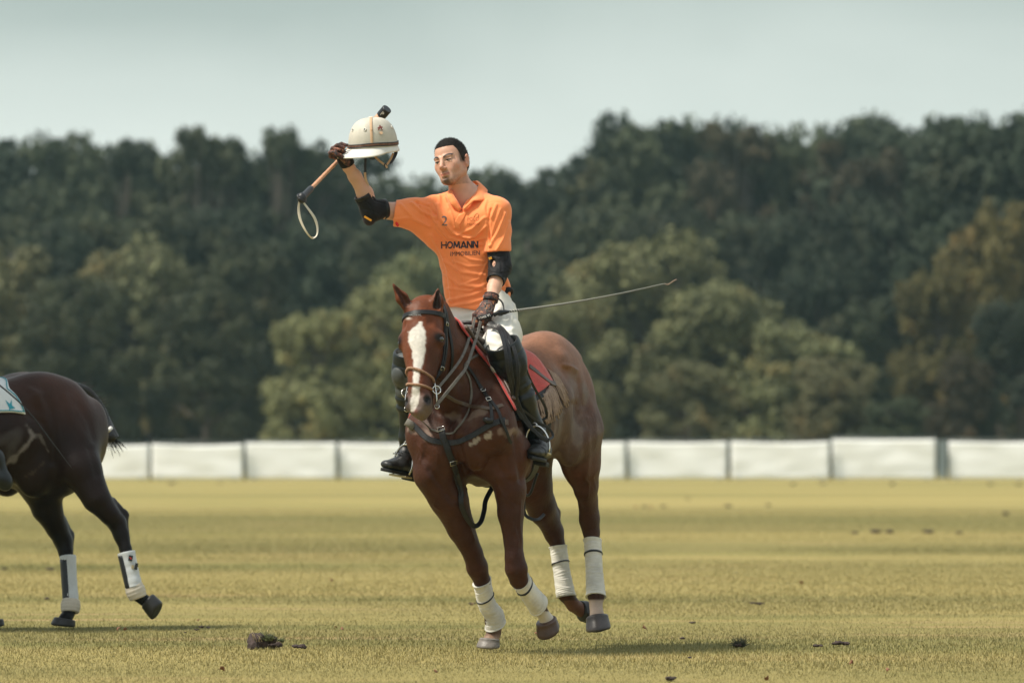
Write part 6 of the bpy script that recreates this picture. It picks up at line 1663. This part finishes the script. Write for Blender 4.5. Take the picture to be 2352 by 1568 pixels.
# fallen leaves and chips of dry turf
lf0 = None
for px, py, s_ in ((1460, 1164, 2.2), (1495, 1164, 2), (272, 1443, 1), (288, 1444, .8), (455, 1423, .6), (1240, 1457, 1.0), (1233, 1452, .8), (1085, 1386, .9), (1480, 1440, 1), (770, 1440, .8), (785, 1443, .9), (1840, 1336, 1.2), (1955, 1520, 1.0), (2040, 1536, .8), (760, 1330, 1.2), (510, 1535, 1.0), (1000, 1540, .8), (1760, 1556, .9)):
    p = on_ground(px, py, .02)
    if lf0 is None:
        n_ = 8; V = [V3(0, 0, .01)]+[V3(.022*math.cos(a)*(1+.35*math.cos(3*a)), .022*math.sin(a), .012*math.sin(2*a)) for a in np.linspace(0, 2*math.pi, n_+1)[:-1]]
        F = [(0, 1+i, 1+(i+1) % n_) for i in range(n_)]; lf0 = mesh_obj('fallen_leaf', V, F, M_LEAFR); sm = lf0.modifiers.new('thick', 'SOLIDIFY'); sm.thickness = .001
        tag(lf0, 'curled russet leaf lying on the mown turf', 'leaf', 'fallen leaves on the turf'); o = lf0
    else: o = lf0.copy(); COL.objects.link(o)
    s_ *= .6; o.location = tuple(p); o.scale = (s_, s_, s_); o.rotation_euler = (rd.uniform(-.8, .8), rd.uniform(-.8, .8), rd.uniform(0, 6))

# ------------------------------------------------------------------ crowd barriers with white sheeting
FY = 157.0
M_SHEET = mat('white_sheeting', (.93, .94, .93), rough=.65, bump=2.2, bumpdist=.015, var=.02, vscale=1.0)
M_GALV = mat('galvanised_frame', (.10, .12, .115), rough=.5, metal=.4)
edges = [(-112, 128, 1021), (130, 346, 1019), (346, 562, 1017), (562, 776, 1014), (776, 995, 1015), (995, 1216, 1014), (1216, 1440, 1013), (1440, 1675, 1012), (1675, 1908, 1011), (1908, 2153, 1006), (2176, 2410, 1011), (2410, 2640, 1011)]+[(2640+230*i, 2870+230*i, 1011) for i in range(6)]+[(-342-230*i, -112-230*i, 1021) for i in range(6)]
where = ['far left, behind the bay horse', 'just right of the bay horse', 'second clear one right of the bay horse', 'third clear one right of the bay horse', 'left of the rider\'s right boot', 'behind the chestnut horse and hidden by it',
         'between the belly and hind leg of the chestnut horse', 'just right of the chestnut horse', 'second right of the chestnut horse', 'tallest one, double post at its right', 'last one, at the right edge', 'beyond the right edge']+['number %d beyond the right edge' % (i+2) for i in range(6)]+['number %d beyond the left edge' % (i+1) for i in range(6)]
for k, ((x0, x1, yt), wh) in enumerate(zip(edges, where)):
    X0 = (x0-1176)*FY/FPX+.03; X1 = (x1-1176)*FY/FPX-.03; zt = CZ+(HY-yt)*FY/FPX; yo = FY+.15*math.sin(k*2.1)
    root = empty('crowd_barrier', (X0, yo, 0)); tag(root, 'crowd barrier covered with white sheeting, '+wh, 'barrier', 'white sheeted barriers along the far side of the field')
    nx2, nz2 = 36, 14; V = []
    for i in range(nx2+1):
        for j in range(nz2+1):
            x = X0+.02+(X1-X0-.04)*i/nx2; z = .04+(zt-.07)*j/nz2
            V.append((x, yo-.035+.018*noise.noise(Vector((x*1.3, z*3, k)))+.008*math.sin(x*3+z*5+k), z-.03*math.sin(math.pi*i/nx2)*(j/nz2)*(.3+.5*((k*7) % 3))))
    F = [(i*(nz2+1)+j, (i+1)*(nz2+1)+j, (i+1)*(nz2+1)+j+1, i*(nz2+1)+j+1) for i in range(nx2) for j in range(nz2)]
    sh = mesh_obj('sheeting', V, F, M_SHEET, root); sm = sh.modifiers.new('thick', 'SOLIDIFY'); sm.thickness = .004
    for X in (X0, X1): V, F = tube([(X, yo, -.0), (X, yo, zt+.03)], .019, 8); mesh_obj('post', V, F, M_GALV, root)
    V, F = tube([(X0, yo, zt+.015), ((X0+X1)/2, yo, zt+.02), (X1, yo, zt+.015)], .024, 8); mesh_obj('top_rail', V, F, M_GALV, root)
    V, F = tube([(X0, yo, .10), (X1, yo, .10)], .018, 8); mesh_obj('bottom_rail', V, F, M_GALV, root)
    for X in (X0+.25, X1-.25): V, F = box((X, yo, .012), V3(1, 0, 0), V3(0, 1, 0), V3(0, 0, 1), .025, .28, .012); mesh_obj('foot', V, F, M_GALV, root, smooth=False)
    if k == 9:
        V, F = box(((2164.5-1176)*FY/FPX, yo, zt*.5), V3(1, 0, 0), V3(0, 1, 0), V3(0, 0, 1), 9.5*FY/FPX, .006, zt*.46); mesh_obj('grey_infill', V, F, mat('grey_mesh_infill', (.20, .24, .25), rough=.8), root, smooth=False)
    nb_ = 14
    parts = [tube([(X0+(X1-X0)*i/nb_, yo+.012, .10), (X0+(X1-X0)*i/nb_, yo+.012, zt)], .007, 5) for i in range(1, nb_)]
    V, F = join(parts); mesh_obj('bars', V, F, M_GALV, root)

# ------------------------------------------------------------------ trees
m_, t_, b_ = mat_new('foliage'); M_FOL = m_
oi_ = N(t_, 'ShaderNodeObjectInfo'); tc_ = N(t_, 'ShaderNodeTexCoord'); n_ = N(t_, 'ShaderNodeTexNoise', inp={'Scale': 6.0, 'Detail': 4.0, 'Roughness': .6}); t_.links.new(tc_.outputs['Object'], n_.inputs['Vector'])
mr_ = N(t_, 'ShaderNodeMapRange', inp={1: .3, 2: .7, 3: .55, 4: 1.5}); t_.links.new(n_.outputs['Fac'], mr_.inputs[0])
vm_ = N(t_, 'ShaderNodeVectorMath', operation='SCALE'); t_.links.new(oi_.outputs['Color'], vm_.inputs[0]); t_.links.new(mr_.outputs[0], vm_.inputs['Scale'])
n2_ = N(t_, 'ShaderNodeTexNoise', inp={'Scale': 3.2, 'Detail': 2.0}); t_.links.new(tc_.outputs['Object'], n2_.inputs['Vector'])
mr2_ = N(t_, 'ShaderNodeMapRange', inp={1: .56, 2: .70, 3: 0.0, 4: .55}); t_.links.new(n2_.outputs['Fac'], mr2_.inputs[0])
wm_ = N(t_, 'ShaderNodeVectorMath', operation='MULTIPLY'); wm_.inputs[1].default_value = (1.7, 1.1, .7); t_.links.new(vm_.outputs[0], wm_.inputs[0])
mx_ = N(t_, 'ShaderNodeMix', data_type='RGBA'); t_.links.new(mr2_.outputs[0], mx_.inputs[0]); t_.links.new(vm_.outputs[0], mx_.inputs[6]); t_.links.new(wm_.outputs[0], mx_.inputs[7])
t_.links.new(mx_.outputs[2], b_.inputs['Base Color']); b_.inputs['Roughness'].default_value = .75; b_.inputs['Specular IOR Level'].default_value = .25
M_BARK = mat('bark', (.10, .085, .07), rough=.9, var=.4, vscale=3, bump=8, bumpdist=.05)

def crown_mesh(seed, kind):
    """crown of unit height 1 and unit width 1: leaf sized faces gathered in clumps"""
    r = np.random.RandomState(seed); cl = []
    if kind == 'round':
        for k in range(120):
            d = r.randn(3); d /= np.linalg.norm(d); d[2] = abs(d[2])*1.15-.30
            rad = .33+.13*r.rand()+.07*math.sin(3*math.atan2(d[1], d[0])+seed)
            cl.append((np.array([d[0]*rad, d[1]*rad, .52+d[2]*.44*(rad/.42)]), r.uniform(.05, .11)))
        for k in range(40):
            a = r.rand()*6.283; cl.append((np.array([math.cos(a)*.30, math.sin(a)*.30, .05+.4*r.rand()]), r.uniform(.06, .10)))
    elif kind == 'skirt':                                   # clothed to the ground, edge of the wood
        lob = [(r.rand()*6.283, r.uniform(.10, .26), r.uniform(.35, .86), r.uniform(.16, .27)) for _ in range(8)]+[(0, 0, .80, .20)]
        for a0, rr, z0, R0 in lob:
            for k in range(20):
                d = r.randn(3); d /= np.linalg.norm(d); d[2] = d[2]*.9+.1
                cl.append((np.array([math.cos(a0)*rr, math.sin(a0)*rr, z0*.95])+d*R0*np.array([1, 1, .62])*(.8+.25*r.rand()), r.uniform(.035, .085)))
        for k in range(60):
            z = r.rand()*.5; a = r.rand()*6.283; rad = .40*(.8+.2*r.rand()); cl.append((np.array([math.cos(a)*rad, math.sin(a)*rad, .02+z]), r.uniform(.05, .09)))
    elif kind == 'spire':
        for k in range(70):
            z = r.rand()**.9; a = r.rand()*6.283; rad = .42*(1-z)**.8*(.6+.5*r.rand())
            cl.append((np.array([math.cos(a)*rad, math.sin(a)*rad, .05+z*.93]), r.uniform(.03, .075)*(1.2-z*.6)))
    else:                                                   # open crown, sky showing between the boughs
        for k in range(9):                                  # lobes of a few boughs near the top
            a = r.rand()*6.283; rr = .08+.34*r.rand(); z0 = .93-.16*(rr/.42)**2-.10*r.rand(); R0 = r.uniform(.07, .13)
            for j in range(9):
                d = r.randn(3); d /= np.linalg.norm(d); cl.append((np.array([math.cos(a)*rr, math.sin(a)*rr, z0])+d*R0*np.array([1, 1, .42]), r.uniform(.030, .055)))
        for k in range(30):
            a = r.rand()*6.283; rr = .36*r.rand(); cl.append((np.array([math.cos(a)*rr, math.sin(a)*rr, .35+.4*r.rand()]), r.uniform(.04, .07)))
    V = []; 
    for c, rad in cl:
        n = int(150*(rad/.08)**1.6) if kind != 'open' else int(80*(rad/.06)**1.5)
        d = r.randn(n, 3); d /= np.linalg.norm(d, axis=1)[:, None]
        p = c+d*(rad*(.55+.55*r.rand(n)))[:, None]*np.array([1.15, 1.15, .50 if kind == 'open' else .72])
        s = r.uniform(.008, .0185, n)
        nn = d*.8+r.randn(n, 3)*.7+np.array([0, 0, .35]); nn /= np.linalg.norm(nn, axis=1)[:, None]
        u = np.cross(nn, r.randn(n, 3)); u /= np.linalg.norm(u, axis=1)[:, None]; w = np.cross(nn, u)
        q = np.stack([p-u*s[:, None], p+w*s[:, None]*.8, p+u*s[:, None], p-w*s[:, None]*.8], 1); V.append(q.reshape(-1, 3))
    V = np.concatenate(V); F = np.arange(len(V)).reshape(-1, 4)
    me = mesh_obj('crown', V, F, M_FOL, smooth=False); d_ = me.data; bpy.data.objects.remove(me)
    # trunk with limbs reaching into the clumps
    parts = [tube(spline([(0, 0, -.02), (.01, .01, .3), (-.01, .0, .6), (.01, 0, .86)], 4), [.030-.0020*i for i in range(13)], 8)]
    for c, rad in cl[::(3 if kind == 'open' else 6)]:
        b0 = V3(0, 0, max(.12, c[2]*.55)); parts.append(tube(spline([b0, (b0+c)/2+V3(0, 0, -.02), c], 4), [.011-.0011*i for i in range(9)], 5))
    Vt, Ft = join(parts); tr = mesh_obj('trunk', Vt, Ft, M_BARK); dt = tr.data; bpy.data.objects.remove(tr)
    return d_, dt
KINDS = {'round': [crown_mesh(s, 'round') for s in (1, 2, 3)], 'skirt': [crown_mesh(s, 'skirt') for s in (11, 12, 13, 14)], 'spire': [crown_mesh(21, 'spire')], 'open': [crown_mesh(s, 'open') for s in (31, 32, 33)]}
rt_ = random.Random(12); tc_n = [0]
def tree(px, top, wpx, Y, kind, col, label, grp=None):
    X = (px-1176)*Y/FPX; H_ = CZ+(HY-top)*Y/FPX; Wd = wpx*Y/FPX
    if kind == 'open': Wd = max(Wd*1.5, H_*.42)
    if kind in ('skirt', 'round'): Wd = max(Wd*1.12, H_*(.48 if col is AU else .66))
    v = KINDS[kind]; cr, tk = v[tc_n[0] % len(v)]; tc_n[0] += 1
    root = empty('tree', (X, Y, 0), rt_.uniform(0, 6.28)); root.scale = (Wd, Wd, H_); tag(root, label, 'tree', grp)
    for nm, me in (('crown', cr), ('trunk', tk)):
        o = bpy.data.objects.new(nm, me); COL.objects.link(o); o.parent = root
        k = rt_.uniform(.88, 1.12); o.color = (col[0]*k*rt_.uniform(.93, 1.07), col[1]*k, col[2]*k, 1)
DK = (.024, .033, .018); MD = (.042, .051, .025); OL = (.115, .115, .056); BR = (.185, .180, .080); BG = (.125, .132, .060); AU = (.095, .080, .028); BRN = (.052, .046, .026)
# the edge of the wood: one tree, one label
for a in [
    (30, 500, 250, 214, 'skirt', OL, 'pale grey green tree at the left edge above the bay horse croup'),
    (178, 585, 190, 208, 'skirt', MD, 'dark rounded bush standing above the tail of the bay horse'),
    (345, 500, 250, 216, 'skirt', OL, 'tall olive tree between the bay horse and the mallet loop'),
    (470, 620, 230, 210, 'skirt', MD, 'mid green bushy tree left of the pale yellow green tree'),
    (580, 500, 260, 222, 'skirt', MD, 'broad dull green tree below the mallet loop'),
    (722, 672, 210, 203, 'skirt', BR, 'lower left half of the pale yellow green tree left of the horse head'),
    (868, 606, 270, 204, 'skirt', BR, 'pale yellow green tree directly left of the chestnut horse head'),
    (975, 520, 230, 218, 'skirt', BG, 'hazy green tree behind the raised arm and orange shirt'),
    (1130, 540, 240, 224, 'skirt', MD, 'soft green tree behind the back of the rider'),
    (1290, 640, 240, 208, 'skirt', BG, 'leafy tree directly above the rump of the chestnut horse'),
    (1470, 492, 470, 214, 'skirt', BG, 'biggest light green tree, behind the tip of the whip'),
    (1660, 600, 380, 211, 'skirt', BG, 'light green tree right of the whip tip, leaning on the biggest one'),
    (1800, 690, 330, 207, 'skirt', BG, 'olive tree stepping down to the right of the big light trees'),
    (1920, 790, 230, 202, 'skirt', OL, 'low brownish bush at the foot of the dark gap right of centre'),
    (2040, 900, 200, 199, 'skirt', MD, 'lowest bush at the right, just above the tallest barrier'),
    (1580, 800, 240, 198, 'skirt', OL, 'low shrub in front of the big light green tree'),
    (2300, 388, 180, 222, 'skirt', AU, 'autumn tree with orange leaves at the right edge'),
    (2150, 560, 110, 212, 'skirt', AU, 'small orange leaved tree left of the big autumn tree'),
    (2200, 790, 170, 206, 'skirt', BRN, 'brownish bush under the autumn tree'),
    (2345, 640, 170, 207, 'skirt', DK, 'dark tree cut by the right edge below the autumn tree'),
    (1985, 640, 150, 224, 'skirt', MD, 'dark green tree in the gap left of the autumn tree'),
]: tree(*a)
# skyline trees
for a in [
    (288, 268, 170, 262, 'open', DK, 'narrow pointed tree rising from the left skyline'),
    (455, 246, 150, 258, 'open', MD, 'thin crowned tree with a round top on the left skyline'),
    (540, 262, 150, 260, 'open', DK, 'bare branched tree between the two thin crowns on the left skyline'),
    (642, 238, 170, 257, 'open', MD, 'wind blown thin crowned tree left of the helmet'),
    (720, 300, 150, 259, 'open', DK, 'small thin tree on the skyline just left of the raised glove'),
    (1512, 250, 210, 262, 'round', MD, 'round topped tree on the right skyline above the big light tree'),
    (1690, 228, 220, 256, 'open', BRN, 'sparse reddish brown tree at the highest point of the skyline'),
    (1790, 262, 150, 258, 'open', MD, 'thin tree just right of the highest skyline tree'),
    (1960, 262, 180, 255, 'open', BRN, 'ragged tree with bare twigs right of the skyline dip'),
    (2060, 244, 230, 258, 'round', DK, 'large dark round crown on the right skyline'),
    (2255, 222, 190, 236, 'open', DK, 'dark twiggy tree at the top right corner'),
    (2335, 225, 200, 232, 'round', DK, 'blackish tree cut by the right edge on the skyline'),
]: tree(*a)
grp = 'dark trees massed at the back of the wood'
LM = [(-60, 'beyond the left edge'), (30, 'at the left edge'), (110, 'above the saddle cloth of the bay horse'), (200, 'above the croup of the bay horse'), (290, 'left of the thin crowned trees'), (380, 'right of the narrow pointed tree'), (460, 'under the round topped thin tree'),
      (560, 'under the bare branched tree'), (650, 'left of the mallet loop'), (740, 'behind the mallet handle'), (810, 'under the raised helmet'), (890, 'behind the raised forearm'), (970, 'left of the rider\'s face'), (1060, 'behind the rider\'s neck'), (1140, 'behind the rider\'s shoulder'), (1210, 'just right of the rider'),
      (1290, 'above the whip handle'), (1380, 'above the middle of the whip'), (1450, 'left of the whip tip'), (1530, 'straight above the whip tip'), (1600, 'right of the whip tip'), (1690, 'under the highest skyline tree'), (1760, 'right of the highest skyline tree'), (1840, 'at the dip in the right skyline'), (1900, 'just right of the skyline dip'),
      (1965, 'under the ragged twiggy tree'), (2050, 'under the large dark round crown'), (2100, 'left of the small orange tree'), (2150, 'behind the small orange tree'), (2210, 'left of the big autumn tree'), (2300, 'behind the big autumn tree'), (2400, 'at the right edge')]
used_ = set()
def lab(px, row):
    for _, ph in sorted(LM, key=lambda q: abs(q[0]-px)):
        t_ = 'dark tree, %s row of the wood, %s' % (row, ph)
        if t_ not in used_: used_.add(t_); return t_
for px, top in [(-60, 322), (40, 312), (150, 318), (245, 312), (350, 322), (470, 350), (580, 335), (680, 330), (790, 340), (880, 405), (980, 415), (1080, 392), (1190, 352), (1290, 330), (1400, 296), (1490, 262), (1580, 245), (1690, 245), (1790, 290), (1880, 310), (1960, 262), (2060, 250), (2130, 285), (2200, 340), (2290, 250), (2400, 240)]:
    tree(px, top-26-(22 if px > 2150 else 0), rt_.uniform(250, 330), rt_.uniform(262, 282), 'round' if rt_.random() < .6 else 'skirt', DK if rt_.random() < .6 else MD, lab(px, 'back'), grp)
for px, top in [(-20, 420), (110, 440), (250, 430), (430, 440), (540, 400), (690, 430), (800, 450), (920, 470), (1060, 450), (1210, 470), (1340, 420), (1420, 400), (1560, 410), (1700, 420), (1820, 430), (1900, 400), (2050, 400), (2140, 420), (1880, 560), (2090, 560), (2110, 700), (620, 560), (230, 700), (100, 640), (1020, 640), (1180, 640), (2380, 420), (1740, 560)]:
    tree(px, top, rt_.uniform(240, 300), rt_.uniform(232, 250), 'skirt', DK if rt_.random() < .5 else MD, lab(px, 'middle'), grp)
# the closed wood behind: rows that read as one mass
r = np.random.RandomState(9); Vs = []
cr = KINDS['skirt'][0][0]; co = np.empty(len(cr.vertices)*3); cr.vertices.foreach_get('co', co); co = co.reshape(-1, 3)
for k in range(34):
    X = -40+80*k/33+r.uniform(-1, 1); Y = r.uniform(300, 312); h_ = r.uniform(11.5, 13.5); a = r.rand()*6.28; w_ = r.uniform(4, 6)
    if True:
        c_, s_ = math.cos(a), math.sin(a); q = co*np.array([w_, w_, h_]); Vs.append(np.stack([q[:, 0]*c_-q[:, 1]*s_+X, q[:, 0]*s_+q[:, 1]*c_+Y, q[:, 2]], 1))
for k in range(44):                                     # the wood carries on beyond both edges of the view
    sg = -1 if k % 2 else 1; Y = r.uniform(225, 290); X = sg*(Y*.098+5+r.uniform(0, 75)); h_ = r.uniform(10, 15); a = r.rand()*6.28; w_ = r.uniform(8, 12); c_, s_ = math.cos(a), math.sin(a); q = co*np.array([w_, w_, h_])
    Vs.append(np.stack([q[:, 0]*c_-q[:, 1]*s_+X, q[:, 0]*s_+q[:, 1]*c_+Y, q[:, 2]], 1))
Vs = np.concatenate(Vs); wd = mesh_obj('woodland', Vs, np.arange(len(Vs)).reshape(-1, 4), M_FOL, smooth=False); wd.color = (*DK, 1); tag(wd, 'dark closed woodland far behind the tree line', 'woodland', kind='stuff')

# ------------------------------------------------------------------ the air between
V, F = box((0, 715, 14.5), V3(1, 0, 0), V3(0, 1, 0), V3(0, 0, 1), 720, 795, 15.6)
m_ = bpy.data.materials.new('haze'); m_.use_nodes = True; t_ = m_.node_tree; t_.nodes.clear()
o_ = N(t_, 'ShaderNodeOutputMaterial'); v_ = N(t_, 'ShaderNodeVolumePrincipled'); v_.inputs['Color'].default_value = (.50, .74, .76, 1); v_.inputs['Density'].default_value = .00027; v_.inputs['Anisotropy'].default_value = .3
t_.links.new(v_.outputs[0], o_.inputs['Volume'])
hz = mesh_obj('haze', V, F, m_, smooth=False); tag(hz, kind='stuff')
